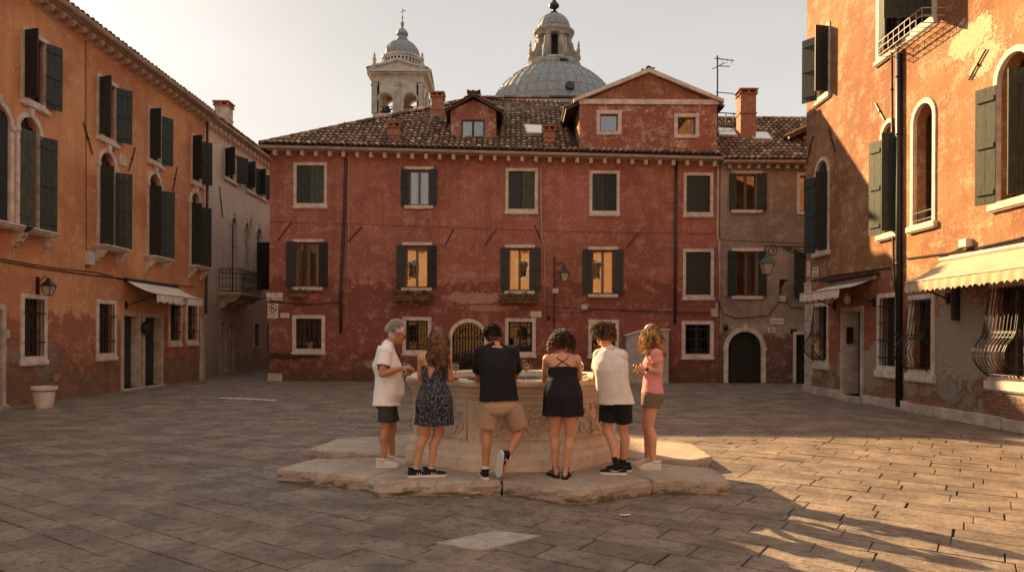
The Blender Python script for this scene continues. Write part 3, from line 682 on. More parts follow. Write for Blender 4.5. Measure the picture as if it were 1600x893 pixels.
for ex in (-1, 1):
    e = dm + ex * ((du1 - du0) / 2 + .2); a = V((e, 26.75, dze - .06)); b = V((dm, 26.75, dzp + .14)); rf_ = plane_roof('dormer_roof', dr, [a, b, b + V((0, 2.9, 0)), a + V((0, 2.3, 0))], M['rust'], .07)
    tiles('roof_tiles', rf_, V((e, 26.75, dze - .04)) if ex > 0 else V((e, 29.3, dze - .04)), (0, ex, 0), b - a, 2.6, (b - a).length, seed=14, row=.3)
hp = MB(); ridge_line(hp, V((dm, 26.7, dzp + .17)), V((dm, 29.6, dzp + .17))); hp.tube([V((dm, 26.66, dzp + .14)), V((dm, 26.76, dzp + .16))], .12, 8); hp.build('ridge_tiles', M['tile'], rf_, recalc=False, attr=True)
# skylights
def on_roof(px, py, O, Nn): return hit(px, py, O, Nn)
Nr = (B - A).cross(Vv).normalized()
def skylight(house, roofO, Nn, pts):
    q = [on_roof(x, y, roofO, Nn) for x, y in pts]; c = sum(q, V((0, 0, 0))) / 4; Nn = Nn if Nn.z > 0 else -Nn
    o = [c + (p - c) * 1.16 for p in q]; mb = MB(); mb.loft([[p - Nn * .05 for p in o], [p + Nn * .16 for p in o]]); s_ = mb.build('skylight', M['gut'], house)
    g_ = MB(); g_.loft([[p + Nn * .162 for p in q], [p + Nn * .17 for p in q]]); g_.build('pane', M['skyg'], s_)
n_ = N('skylight_glass'); n_.out((.55, .53, .5), .12, .6); M['skyg'] = n_.mat
skylight(red, A, Nr, [(820, 201), (844, 202), (849, 214), (824, 213)])
chimney(red, *[RF.uz(x, 210)[0] * 26.6 / 26.2 for x in (607, 626)], 8.6, C0.z + (HY - 193) * 26.6 / F, 26.7, .5)
chimney(red, *[RF.uz(x, 210)[0] * 26.6 / 26.2 for x in (849, 867)], 8.6, C0.z + (HY - 197) * 26.6 / F, 26.7, .5)
chimney(red, (673 - 800) / F * 29.2, (691 - 800) / F * 29.2, 10.1, C0.z + (HY - 147) * 29.2 / F, 29.2, .5)
# pipes, cables, rods
pipe(red, RF, [(538, 236), (541, 244), (539, 330), (534, 440), (533, 520)], .055)
pipe(red, RF, [(1056, 252), (1055, 380), (1054, 505)], .055)
pipe(red, RF, [(1121, 236), (1121, 290), (1120, 370), (1123, 378), (1124, 470)], .045, M['gut'])
pipe(red, RF, [(845, 244), (846, 372), (851, 386), (851, 492)], .018, M['gut'], name='conduit', straps=False, d=.03)
pipe(red, RF, [(545, 250), (545, 380), (540, 520)], .014, M['gut'], name='conduit', straps=False, d=.02)
for r in [(455, 348, 434, 376), (566, 354, 543, 378), (709, 357, 695, 384), (776, 357, 757, 383), (835, 352, 845, 374), (997, 364, 978, 388)]: tierod(red, RF, *r)
cable(red, RF, [(422, 468), (470, 477), (530, 472)]); cable(red, RF, [(422, 472), (500, 475), (533, 470)])
cable(red, RF, [(852, 478), (900, 481), (990, 484), (1122, 489)]); cable(red, RF, [(852, 487), (905, 488), (930, 483), (1122, 493)], .009, M['rust'])
cable(red, RF, [(422, 346), (620, 352), (900, 362), (1120, 365)], .006, M['rust'])
u = RF.uz(1115, 488); mb = MB(); mb.box((u[0] - .12, 0, u[1] - .16), (u[0] + .12, .12, u[1] + .14), RF.P); mb.tube([RF.P(u[0] + .1, .06, u[1] - .1), RF.P(u[0] + .1, .06, u[1] + .35)], .05, 8); mb.build('meter_box', M['gut'], red)
for (x, y) in ((913, 479), (868, 454)): u = RF.uz(x, y); mb = MB(); mb.box((u[0] - .11, 0, u[1] - .09), (u[0] + .11, .07, u[1] + .08), RF.P); mb.build('junction_box', M['plastic'], red)
u = RF.uz(857, 495); mb = MB(); mb.lathe(RF.P(u[0], .1, u[1] - .1), [(.0, 0), (.05, .02), (.06, .1), (.03, .18)], 10); mb.build('door_bell', M['iron'], red)
# foot of the wall stone
mb = MB(); mb.box((XL - .03, -.02, 0), (XL + .5, .05, .28), RF.P); mb.build('corner_stone', M['stone'], red)
# ================================================================ BEIGE HOUSE
bei = thing('beige_house', 'weathered beige house with dark arched doorway right of the red house', 'house', (XR + .02, YB, 0))
m_bei = plaster('beige_plaster', (.42, .33, .245), (.25, .185, .135), (.52, .43, .34), .6, 0, 0, top_z=8.3, low=(.17, .062, .042), low_h=1.8, dark_low=.5, seed=11, band=[(2.2, 3.6, .35), (5.0, 6.2, .25)], band_c=(.14, .10, .075))
BX0 = XR + .02; BX1 = 13.5; zb = RF.uz(1190, 257)[1]
bow = [((1149, 272, 1182, 328), (1139, 1197, 271, 329)), ((1150, 393, 1183, 462), (1137, 1197, 393, 462))]
bh = [rpoly(*rt(*b[0])) for b in bow]; tr = rt(1249, 274, 1272, 331); bh.append(rpoly(*tr)); mr = rt(1256, 395, 1278, 464); bh.append(rpoly(*mr))
ab = rt(1137, 517, 1190, 598); ab = (ab[0], ab[1], .02, ab[3]); bh.append(apoly(*ab)); db = rt(1243, 522, 1262, 598); db = (db[0], db[1], .02, db[3]); bh.append(rpoly(*db))
wall(bei, RF, [(BX0, 0), (BX1, 0), (BX1, zb), (BX0, zb)], bh, m_bei)
for (r, sh) in bow:
    u0, u1, z0, z1 = rt(*r); m = MB(); m.box((u0 - .16, -.02, z1 + .01), (u1 + .2, .06, z1 + .13), RF.P); wnd = m.build('window', M['white'], bei)
    sill(wnd, RF, u0 - .17, u1 + .2, z0 - .01, .10, .10); sash(wnd, RF, u0, u1, z0, z1, cur=[(.55, .8)] if r[1] > 300 else None)
    a = RF.uz(sh[0], 300)[0]; b = RF.uz(sh[1], 300)[0]
    leaf(wnd, RF, u0 - .005, z0 - .01, z1 + .02, u0 - a, 1, 175, M['green'], d=.045); leaf(wnd, RF, u1 + .005, z0 - .01, z1 + .02, b - u1, -1, 172, M['green'], d=.045)
wnd = surround(bei, RF, rpoly(*tr), .1); sash(wnd, RF, *tr); m = MB(); m.box((mr[0] - .1, -.02, mr[3]), (mr[1] + .1, .06, mr[3] + .1), RF.P); wnd = m.build('window', M['white'], bei); sill(wnd, RF, mr[0] - .1, mr[1] + .1, mr[2]); sash(wnd, RF, *mr)
leaf(wnd, RF, mr[0] - .005, mr[2], mr[3], .38, 1, 175, M['green'], d=.045)
dw_ = surround(bei, RF, apoly(*ab), .15, name='arched_doorway', bottom=0, key=True, mat=M['white'])
d_ = MB()
k = 9; r_ = (ab[1] - ab[0]) / 2; cc = (ab[0] + ab[1]) / 2; zs = ab[3] - r_
for i in range(k):
    a = ab[0] + i * (ab[1] - ab[0]) / k + .005; b = a + (ab[1] - ab[0]) / k - .01; zt = lambda x: zs + sqrt(max(0, r_ * r_ - (x - cc) ** 2)) - .01
    d_.prism([(a, .03), (b, .03), (b, zt(b)), (a, zt(a))], RF.P, -.2, -.16)
for i in range(12):
    u = ab[0] + (i + .5) * (ab[1] - ab[0]) / 12; d_.tube([RF.P(u, -.1, .05), RF.P(u, -.1, zt(u))], .012, 5)
d_.build('door', M['dwood'], dw_)
dw2 = surround(bei, RF, rpoly(*db), .1, name='doorway', bottom=0); d_ = MB(); d_.box((db[0], -.2, .03), (db[1], -.15, db[3]), RF.P); d_.box((db[0] + .1, -.152, .3), (db[1] - .1, -.14, 1.0), RF.P); d_.build('door', M['dwood'], dw2)
gutter(bei, (BX0, YB - .36, zb + .05), (BX1, YB - .36, zb + .05)); corbels(bei, RF, BX0 + .1, zb - .02, BX1, zb - .02, 16, .13, .18, .24, M['stone'])
cornice(bei, RF, BX0, zb - .015, BX1, zb - .015, .05, .3, name='eaves_board')
bodybox(bei, BX0 + .005, BX1, YB + .45, YB + 9, zb - .1, m_bei)
ba = V((BX0, YB - .3, zb + .1)); Yt = 30.0; bb = V((BX0, Yt, zb + .1 + (Yt - YB + .3) * .66)); vvb = (bb - ba).normalized()
rb = plane_roof('roof', bei, [ba, ba + V((BX1 - BX0, 0, 0)), bb + V((BX1 - BX0, 0, 0)), bb]); plane_roof('roof_back', bei, [bb, bb + V((BX1 - BX0, 0, 0)), V((BX1, 35.4, zb)), V((BX0, 35.4, zb))])
tiles('roof_tiles', rb, ba + Z * .01, (1, 0, 0), vvb, BX1 - BX0, (bb - ba).length, seed=21)
hp = MB(); ridge_line(hp, bb + Z * .06, bb + V((BX1 - BX0, 0, .06))); hp.build('ridge_tiles', M['tile'], rb, recalc=False, attr=True)
Nb = V((1, 0, 0)).cross(vvb)
skylight(bei, ba, Nb, [(1122, 206), (1143, 207), (1150, 217), (1124, 216)]); skylight(bei, ba, Nb, [(1170, 212), (1197, 213), (1204, 223), (1177, 222)])
chimney(bei, (1152 - 800) / F * 28, (1176 - 800) / F * 28, 9.3, C0.z + (HY - 140) * 28 / F, 28, .55)
cable(bei, RF, [(1124, 374), (1200, 378), (1258, 380)], .008); cable(bei, RF, [(1122, 470), (1130, 490), (1150, 497), (1200, 493), (1218, 470)], .014); cable(bei, RF, [(1226, 466), (1236, 480), (1258, 482)], .012)
u = RF.uz(1218, 437); mb = MB(); mb.box((u[0], 0, u[1] - .55), (u[0] + .05, .04, u[1]), RF.P); mb.box((u[0], 0, u[1] - .04), (u[0] + .04, .35, u[1]), RF.P); mb.box((u[0], 0, u[1] - .03), (u[0] + .3, .03, u[1] + .01), RF.P)
mb.prism([(u[0], u[1]), (u[0] + .22, u[1]), (u[0], u[1] - .35)], RF.P, .0, .03); mb.build('wall_bracket', M['iron'], bei)
u = RF.uz(1222, 466); mb = MB(); mb.box((u[0] - .1, 0, u[1] - .12), (u[0] + .1, .1, u[1] + .1), RF.P); mb.build('junction_box', M['plastic'], bei)
# ================================================================ houses behind
rear = thing('rear_house', 'low tiled roof showing behind the left end of the red house roof', 'house', (-3, 38, 0))
zt = C0.z + (HY - 196) * 38 / F; xl = (534 - 800) / F * 38
bodybox(rear, xl + .3, 6, 38.4, 44, zt - .1, m_ochg, 'wall'); a = V((xl, 38, zt)); c = V((xl, 41, zt + .75)); rr_ = plane_roof('roof', rear, [a, a + V((15, 0, 0)), c + V((15, 0, 0)), c])
plane_roof('roof_back', rear, [c, c + V((15, 0, 0)), V((xl + 15, 44.2, zt - .3)), V((xl, 44.2, zt - .3))]); tiles('roof_tiles', rr_, a + Z * .01, (1, 0, 0), c - a, 15, (c - a).length, seed=31)
# side house at far right, behind the ochre house
sh_ = thing('side_house', 'ochre wall with tiled eaves between the beige house and the ochre house', 'house', (13.6, 27.2, 0))
bx = (1236 - 800) / F * 27.2; mb = MB(); z_e = C0.z + (HY - 206) * 27.2 / F
mb.box((bx + .6, 27.6, 0), (17, 40, z_e)); mb.build('wall', plaster('ochre_far', (.45, .24, .10), (.38, .2, .09), (.5, .4, .3), .3, 0, axis='y'), sh_)
a = V((bx - .1, 27.2, z_e - .1)); c = V((bx + 4.2, 27.2, z_e + 1.9)); rr_ = plane_roof('roof', sh_, [a, c, c + V((0, 12, 0)), a + V((0, 12, 0))], th=.1); tiles('roof_tiles', rr_, V((a.x, 39.2, a.z + .02)), (0, -1, 0), c - a, 12, (c - a).length, seed=33)
# ================================================================ ORANGE HOUSE (left)
XO = -11.7
LF = Fac((XO, 0, 0), (0, 1, 0), (1, 0, 0))
YO0, YO1 = 7.0, LF.uz(319, 400)[0]
ora = thing('orange_house', 'long orange rendered house with stone balconets and brick foot on the left', 'house', (XO, 16, 0))
m_ora = plaster('orange_plaster', (.72, .335, .155), (.50, .19, .085), (.78, .48, .28), .45, .75, 1.6, low=(.34, .115, .07), low_h=2.15, axis='y', dark_low=.55, seed=4, band=[(2.5, 3.6, .25)], peel=[(1.25, 1.05, .85, .6, (.27, .21, .165)), (6.5, 3.0, .3, .5, (.45, .32, .22))])
ZO = 10.0
lr = lambda *a: LF.rect(*a)
TW = [(37, 20, 71, 117), (154, 93, 181, 178), (233, 146, 252, 216), (300, 191, 315, 254)]
AW = [(31, 188, 59, 360), (155, 239, 179, 386), (232, 271, 250, 402), (299, 297, 311, 414)]
GW = [(36, 466, 68, 557), (153, 474, 178, 552), (265, 476, 281, 532), (292, 477, 307, 531)]
DR = [(192, 493, 216, 611), (225, 495, 251, 608)]
tw = [list(lr(*r)) for r in TW]
for r in tw: r[3] = 8.95; r[2] = 7.35
tw.insert(0, [tw[0][0] - 3.3, tw[0][0] - 2.3, 7.35, 8.95])
aw = [list(lr(*r)) for r in AW]
zc_ = sum(r[3] for r in aw) / 4; zb_ = sum(r[2] for r in aw) / 4
for r in aw: r[3] = zc_; r[2] = zb_; c = (r[0] + r[1]) / 2; h = max(.36, (r[1] - r[0]) / 2); r[0] = c - h; r[1] = c + h
c0 = LF.uz(0, 300)[0]; aw.insert(0, [c0 - .55, c0 + .3, zb_, zc_]); aw.insert(0, [c0 - 3.6, c0 - 2.75, zb_, zc_])
gw_ = [list(lr(*r)) for r in GW]; dr_ = [list(lr(*r)) for r in DR]
d0 = LF.uz(2, 500)[0]; dr_.insert(0, [d0 - 1.0, d0, 0, 2.25])
for r in dr_: r[2] = .06
holes = [rpoly(*r) for r in tw] + [apoly(*r) for r in aw] + [rpoly(*r) for r in gw_] + [rpoly(*r) for r in dr_]
deps = [.28] * (len(tw) + len(aw) + len(gw_)) + [.34] * 3
wall(ora, LF, [(YO0, 0), (YO1, 0), (YO1, ZO), (YO0, ZO)], holes, m_ora, depths=deps, thick=.6)
for i, r in enumerate(tw):
    u0, u1, z0, z1 = r; wnd = surround(ora, LF, rpoly(*r), .09); sill(wnd, LF, u0 - .14, u1 + .14, z0 - .09, .08, .08); sash(wnd, LF, u0, u1, z0, z1, mat=M['dwood'], d=-.2)
    leaf(wnd, LF, u0 + .01, z0, z1, (u1 - u0) / 2, 1, [100, 105, 110, 100, 105][i], M['green']); leaf(wnd, LF, u1 - .01, z0, z1, (u1 - u0) / 2, -1, [150, 152, 140, 150, 138][i], M['green'])
def balconet(parent, fac, u0, u1, z, p=.38):
    m = MB(); m.box((u0, -.02, z - .05), (u1, p, z), fac.P); m.box((u0 + .03, -.02, z - .10), (u1 - .03, p - .04, z - .048), fac.P); m.box((u0 + .06, -.02, z - .14), (u1 - .06, p - .1, z - .098), fac.P)
    s_ = m.build('balconet', M['white'], parent, bevel=.008)
    for e in (u0 + .16, u1 - .16):
        m = MB(); m.prism([(0, z - .14), (p - .1, z - .14), (p - .11, z - .22), (p * .55, z - .27), (p * .45, z - .36), (p * .22, z - .38), (p * .15, z - .46), (0, z - .5)], lambda a, d, b: fac.P(e + d, a, b), -.06, .06); m.build('bracket', M['white'], s_)
for i, r in enumerate(aw):
    u0, u1, z0, z1 = r; wnd = surround(ora, LF, apoly(*r), .11, key=True, name='arched_window'); balconet(wnd, LF, u0 - .28, u1 + .28, z0)
    zs = z1 - (u1 - u0) / 2; sash(wnd, LF, u0, u1, z0, z1 + .02, mat=M['dwood'], d=-.2, rows=3)
    h = [zs - .1, zs + .05, zs, zs - .1, zs - .1, zs - .1][i]
    if i == 1: leaf(wnd, LF, u0 + .01, z0, z1 - .12, (u1 - u0) * .95, 1, 4, M['green'], d=-.12); continue
    leaf(wnd, LF, u0 + .01, z0, h, (u1 - u0) / 2 + .03, 1, 12 if i == 2 else 95, M['green'] if i != 2 else M['green2']); leaf(wnd, LF, u1 - .01, z0, h, (u1 - u0) / 2 + .06, -1, [150, 150, 155, 118, 125, 140][i], M['green'])
for r in gw_:
    u0, u1, z0, z1 = r; wnd = surround(ora, LF, rpoly(*r), .10); sill(wnd, LF, u0 - .12, u1 + .12, z0 - .09, .10, .07); bars(wnd, LF, u0, u1, z0, z1, 6, .03, 2); sash(wnd, LF, u0, u1, z0, z1, mat=M['dwood'], d=-.24)
def doorway(house, fac, r, w=.12, rec=.5, mat=None, glass=False):
    dd = surround(house, fac, rpoly(*r), w, name='doorway', bottom=0, mat=M['stone']); u0, u1, z0, z1 = r
    m = MB(); m.box((u0 + .005, -rec - .04, z0), (u1 - .005, -rec + .01, z1), fac.P)
    for a, b in ((.12, .45), (.52, .92)): m.box((u0 + .12, -rec + .008, z0 + (z1 - z0) * a), (u1 - .12, -rec + .03, z0 + (z1 - z0) * b), fac.P)
    d_ = m.build('door', mat or M['green'], dd); m = MB(); m.tube([fac.P(u0 + .12, -rec + .06, 1.0), fac.P(u0 + .12, -rec + .06, 1.25)], .012, 6); m.build('handle', M['gut'], d_)
    m = MB()      # pale stone lining of the reveal, 3 mm proud
    m.box((u0, -rec + .012, z0), (u0 + .012, -.061, z1), fac.P); m.box((u1 - .012, -rec + .012, z0), (u1, -.061, z1), fac.P); m.box((u0 + .012, -rec + .012, z1 - .012), (u1 - .012, -.061, z1), fac.P); m.build('door_lining', M['stone'], dd)
    m = MB(); m.box((u0 - w, -rec, 0), (u1 + w, .12, z0), fac.P); m.build('door_step', M['stone'], dd); return dd
for r in dr_: doorway(ora, LF, r, .12, .24)
pipe(ora, LF, [(321, 190), (321, 300), (319, 470), (319, 490)], .055)
cable(ora, LF, [(0, 408), (70, 420), (146, 430), (200, 436), (300, 448)], .014); cable(ora, LF, [(0, 404), (80, 418), (150, 425), (190, 437)], .012); cable(ora, LF, [(133, 60), (134, 420)], .009, M['rust']); cable(ora, LF, [(186, 150), (184, 215), (176, 238)], .008)
for r in [(129, 191, 143, 241), (210, 231, 200, 267), (276, 261, 269, 298)]: tierod(ora, LF, *r)
u = LF.uz(137, 402); m = MB(); m.box((u[0] - .14, 0, u[1] - .2), (u[0] + .14, .12, u[1] + .16), LF.P); m.build('junction_box', M['plastic'], ora)
u = LF.uz(11, 521); m = MB(); m.box((u[0] - .05, 0, u[1] - .09), (u[0] + .05, .03, u[1] + .09), LF.P); m.build('door_bell', M['plastic'], ora)
for (x, y) in ((188, 216), (191, 250)): u = LF.uz(x, y); m = MB(); m.box((u[0] - .17, 0, u[1] - .17), (u[0] + .17, .03, u[1] + .17), LF.P); m.build('wall_plaque', M['white'], ora)
gutter(ora, (XO + .42, YO0, ZO + .02), (XO + .42, YO1 + .15, ZO + .02), .09)
cornice(ora, LF, YO0, ZO - .12, YO1 + .05, ZO - .12, .12, .34, M['white'])
corbels(ora, LF, YO0, ZO - .122, YO1, ZO - .122, 46, .13, .2, .27, M['stone'], scroll=True)
m = MB(); m.box((YO1 - .35, -.3, 0), (YO1 + .03, .06, .85), LF.P); m.box((YO1 - .33, -.3, .86), (YO1 + .02, .04, 2.35), LF.P); m.build('corner_stone', M['stone'], ora, bevel=.01)
bodybox(ora, XO - 9, XO - .6, YO0, YO1, ZO - .2, m_ora)
e = XO + .4; rp = XO - 4.5; slo = .42
for sgn in (1,):
    a = V((e, YO0, ZO + .06)); b = V((rp, YO0, ZO + .06 + (e - rp) * slo)); dy = V((0, YO1 + .1 - YO0, 0)); rr_ = plane_roof('roof', ora, [a, b, b + dy, a + dy], th=.1)
    tiles('roof_tiles', rr_, a + Z * .01 + V((-.05, 0, 0)), (0, 1, 0), b - a, YO1 + .1 - YO0, 3.2, seed=41)
    plane_roof('roof_back', ora, [b, b + dy, V((XO - 9.2, YO1 + .1, ZO)), V((XO - 9.2, YO0, ZO))])
# ================================================================ PALE HOUSE (left rear)
XPl = -12.45
PF = Fac((XPl, 0, 0), (0, 1, 0), (1, 0, 0)); ZP = PF.uz(345, 204)[1] + .05
pal = thing('pale_house', 'pale cream rendered house with an iron balcony beyond the orange house', 'house', (XPl, 29, 0))
m_pal = plaster('pale_plaster', (.80, .64, .52), (.68, .53, .43), (.82, .7, .6), .4, 0, 0, low=(.58, .45, .33), low_h=3.2, axis='y', dark_low=.3, seed=8)
pw = [list(PF.rect(*r)) for r in [(351, 237, 369, 280), (385, 258, 399, 296), (403, 268, 415, 306)]]
for r in pw: r[2] = pw[0][2]; r[3] = pw[0][3]
pw += [[r[1] + 1.6 + k, r[1] + 2.5 + k, pw[0][2], pw[0][3]] for k in (0, 3)]
pa = [list(PF.rect(*r)) for r in [(361, 340, 369, 430), (382, 349, 388, 436)]]
for r in pa: r[3] = pa[0][3]; r[2] = 3.55
u = PF.uz(404, 400)[0]; pa.append([u - .3, u + .35, pa[0][3] - 1.9, pa[0][3]])
pd = [list(PF.rect(*r)) for r in [(345, 502, 354, 580), (359, 503, 366, 580), (416, 508, 421, 575)]]
for r in pd: r[2] = .06; r[3] = 2.2
pg = [list(PF.rect(*r)) for r in [(397, 505, 404, 541)]]
YP0, YP1 = YO1 + .02, 46
wall(pal, PF, [(YP0, 0), (YP1, 0), (YP1, ZP), (YP0, ZP)], [rpoly(*r) for r in pw] + [apoly(*r) for r in pa] + [rpoly(*r) for r in pd + pg], m_pal, depths=[.28] * (len(pw) + 3) + [.35] * 4, thick=.5)
for r in pw:
    u0, u1, z0, z1 = r; wnd = surround(pal, PF, rpoly(*r), .07); sill(wnd, PF, u0 - .12, u1 + .12, z0 - .07); sash(wnd, PF, *r, mat=M['dwood'], d=-.2)
    leaf(wnd, PF, u0, z0, z1, (u1 - u0) / 2, 1, 120, M['green']); leaf(wnd, PF, u1, z0, z1, (u1 - u0) / 2, -1, 150, M['green'])
for r in pa: wnd = surround(pal, PF, apoly(*r), .12, name='arched_window', key=True); sash(wnd, PF, *r, mat=M['dwood'], d=-.2, rows=3)
leaf(wnd, PF, pa[2][0], 3.9, 6.2, .9, 1, 100, M['green'])
for r in pd: doorway(pal, PF, r, .1, .3, M['dwood'])
for r in pg: wnd = surround(pal, PF, rpoly(*r), .09); bars(wnd, PF, *r, 4, .02, 2)
gutter(pal, (XPl + .4, YP0, ZP + .03), (XPl + .4, YP1, ZP + .03)); cornice(pal, PF, YP0, ZP - .12, YP1, ZP - .12, .12, .34); corbels(pal, PF, YP0, ZP - .122, YP1, ZP - .122, 40, .13, .18, .26, M['white'])
bodybox(pal, XPl - 8, XPl - .5, YP0, YP1, ZP - .1, m_pal)
a = V((XPl + .4, YP0, ZP + .08)); b = V((XPl - 4, YP0, ZP + 1.9)); dy = V((0, YP1 - YP0, 0)); rr_ = plane_roof('roof', pal, [a, b, b + dy, a + dy], th=.1); tiles('roof_tiles', rr_, a + Z * .01, (0, 1, 0), b - a, YP1 - YP0, 2.6, seed=42); plane_roof('roof_back', pal, [b, b + dy, V((XPl - 8.1, YP1, ZP)), V((XPl - 8.1, YP0, ZP))])
chimney(pal, -13.25, -12.65, 10.3, C0.z + (HY - 163) * 31.5 / F, 31.5, .6, M['stone'])
for r in [(342, 292, 347, 340), (392, 340, 388, 372)]: tierod(pal, PF, *r)
# iron balcony
b0 = PF.uz(341, 450)[0]; b1 = b0 + 2.7; zf = 3.5; pr = .95
m = MB(); m.box((b0, 0, zf - .12), (b1, pr, zf), PF.P); m.box((b0 + .08, 0, zf - .2), (b1 - .08, pr - .08, zf - .118), PF.P); bal = m.build('balcony', M['stone'], pal, bevel=.01)
for e in (b0 + .3, (b0 + b1) / 2, b1 - .3): m = MB(); m.prism([(0, zf - .2), (pr - .15, zf - .2), (pr - .3, zf - .36), (.3, zf - .45), (.12, zf - .65), (0, zf - .7)], lambda a, d, b: PF.P(e + d, a, b), -.09, .09); m.build('bracket', M['stone'], bal)
m = MB(); path = [(b0 + .03, .02), (b0 + .03, pr - .04), (b1 - .03, pr - .04), (b1 - .03, .02)]
for zz in (zf + .06, zf + .8, zf + 1.0): m.tube([PF.P(a, d, zz) for a, d in path], .018, 5)
for (a, d), (a2, d2) in zip(path, path[1:]):
    L = abs(a2 - a) + abs(d2 - d); k = int(L / .13)
    for i in range(k + 1):
        t = i / k; x, y = a + (a2 - a) * t, d + (d2 - d) * t; m.tube([PF.P(x, y, zf + .05), PF.P(x, y, zf + .98)], .009, 4)
        if i < k:
            xc, yc = a + (a2 - a) * (t + .5 / k), d + (d2 - d) * (t + .5 / k); tx, ty = (a2 - a) / L, (d2 - d) / L
            for zc2 in (zf + .25, zf + .6, zf + .9): m.tube([PF.P(xc + tx * .055 * cos(q * pi / 4), yc + ty * .055 * cos(q * pi / 4), zc2 + .055 * sin(q * pi / 4)) for q in range(9)], .007, 4, cap=False)
m.build('railing', M['iron'], bal)
# low far wall closing the alley
fw = thing('alley_house', 'grey rendered house end closing the far alley on the left', 'house', (-10, 47, 0)); m = MB(); m.box((-20, 47, 0), (-3, 54, 6.4)); m.build('wall', m_pal, fw)
plane_roof('roof', fw, [V((-20.3, 46.7, 6.4)), V((-2.7, 46.7, 6.4)), V((-2.7, 50.5, 8.2)), V((-20.3, 50.5, 8.2))], M['tile']); plane_roof('roof_back', fw, [V((-20.3, 54.3, 6.4)), V((-2.7, 54.3, 6.4)), V((-2.7, 50.5, 8.2)), V((-20.3, 50.5, 8.2))], M['tile'])
# ================================================================ OCHRE HOUSE (right)
XQ = 9.2
QF = Fac((XQ, 0, 0), (0, 1, 0), (-1, 0, 0)); YQ1 = QF.uz(1259, 400)[0]; YQ0 = 6.5; ZQ = 13.6
och = thing('ochre_house', 'tall ochre rendered house with peeling plaster and iron grilles on the right', 'house', (XQ, 16, 0))
m_och = plaster('ochre_plaster', (.35, .18, .078), (.26, .092, .038), (.62, .43, .27), .55, .55, 3.1, low=(.33, .105, .055), low_h=3.15, axis='y', dark_low=.3, seed=14.5, greycol=(.34, .28, .21), peel=[(-1.75, 7.75, .75, .38, (.60, .44, .26)), (-2.3, 7.2, .5, .3, (.58, .42, .25)), (-1.55, 1.7, 1.15, 1.25, (.34, .275, .205)), (-2.6, .7, .35, .42, (.56, .47, .38)), (3.6, .75, .3, .5, (.40, .33, .26))])
qr = lambda *a: list(QF.rect(*a))
w1 = qr(1278, 49, 1295, 148); w2_ = qr(1375, -20, 1458, 57); w2_[3] = w2_[2] + 1.95
w0 = [10.6, 11.8, w2_[2], w2_[2] + 1.95]
QA = [qr(1276, 245, 1294, 390), qr(1379, 189, 1401, 366), qr(1428, 163, 1459, 347), qr(1559, 91, 1611, 311)]
zz0 = sum(r[2] for r in QA) / 4; zz1 = sum(r[3] for r in QA) / 4
for r in QA: r[2] = zz0; r[3] = zz1
QA.append([QA[3][0] - 3.2, QA[3][0] - 2.35, zz0, zz1])
QG = [qr(1276, 478, 1293, 562), qr(1375, 464, 1401, 572), qr(1424, 467, 1457, 577), qr(1552, 447, 1604, 588)]
QD = [qr(1318, 486, 1346, 623)]; QD[0][2] = .16
holes = [rpoly(*w1), rpoly(*w2_), rpoly(*w0)] + [apoly(*r) for r in QA] + [rpoly(*r) for r in QG] + [rpoly(*r) for r in QD]
wall(och, QF, [(YQ0, 0), (YQ1, 0), (YQ1, ZQ), (YQ0, ZQ)], holes, m_och, depths=[.3] * 3 + [.38] * 5 + [.3] * 4 + [.55], thick=.6)
for i, r in enumerate((w1, w2_, w0)):
    u0, u1, z0, z1 = r; wnd = surround(och, QF, rpoly(*r), .10 if i != 1 else .14); sill(wnd, QF, u0 - .16, u1 + .16, z0 - .1, .1, .09); sash(wnd, QF, *r, mat=M['dwood'], d=-.24)
    if i == 0: leaf(wnd, QF, u1, z0 - .02, z1, .48, -1, 142, M['green']); leaf(wnd, QF, u0, z0 - .02, z1, .4, 1, 100, M['green'])
    else: leaf(wnd, QF, u1 - .02, z0, z1, (u1 - u0) / 2 - .1, -1, 22, M['green']); leaf(wnd, QF, u0 + .02, z0, z1, (u1 - u0) / 2 - .1, 1, 85, M['green'])
for i, r in enumerate(QA):
    u0, u1, z0, z1 = r; wnd = surround(och, QF, apoly(*r), .10, name='arched_window'); sill(wnd, QF, u0 - .16, u1 + .16, z0 - .02, .12, .10); sash(wnd, QF, u0, u1, z0, z1 + .03, mat=M['dwood'], d=-.34, rows=2)
    zs = z1 - (u1 - u0) / 2
    if i == 2: bars(wnd, QF, u0, u1, z0, z0 + .35, 2, .02, 2); continue
    lw = max(.36, (u1 - u0) / 2 - .04)
    leaf(wnd, QF, u1, z0, zs - .02, lw, -1, [140, 155, 0, 157, 140][i], M['green2'] if i else M['green']); leaf(wnd, QF, u0, z0, zs - .02, lw * .9, 1, 84, M['green'])
for i, r in enumerate(QG):
    u0, u1, z0, z1 = r; wnd = surround(och, QF, rpoly(*r), .10); sill(wnd, QF, u0 - .15, u1 + .15, z0 - .1, .16, .08); sash(wnd, QF, *r, mat=M['dwood'], d=-.26, rows=2)
    bars(wnd, QF, u0, u1, z0 - (.0 if i == 1 else .02), z1, [6, 6, 6, 9][i], .03, 4 if i == 1 else 3, belly=0 if i == 1 else .26)
doorway(och, QF, QD[0], .12, .42)
u = QF.uz(1336, 525); m = MB(); m.box((QD[0][1] - .1 - .02, -.2, 1.55), (QD[0][1] - .02, -.06, 2.0), QF.P); m.build('letter_box', M['iron'], och)
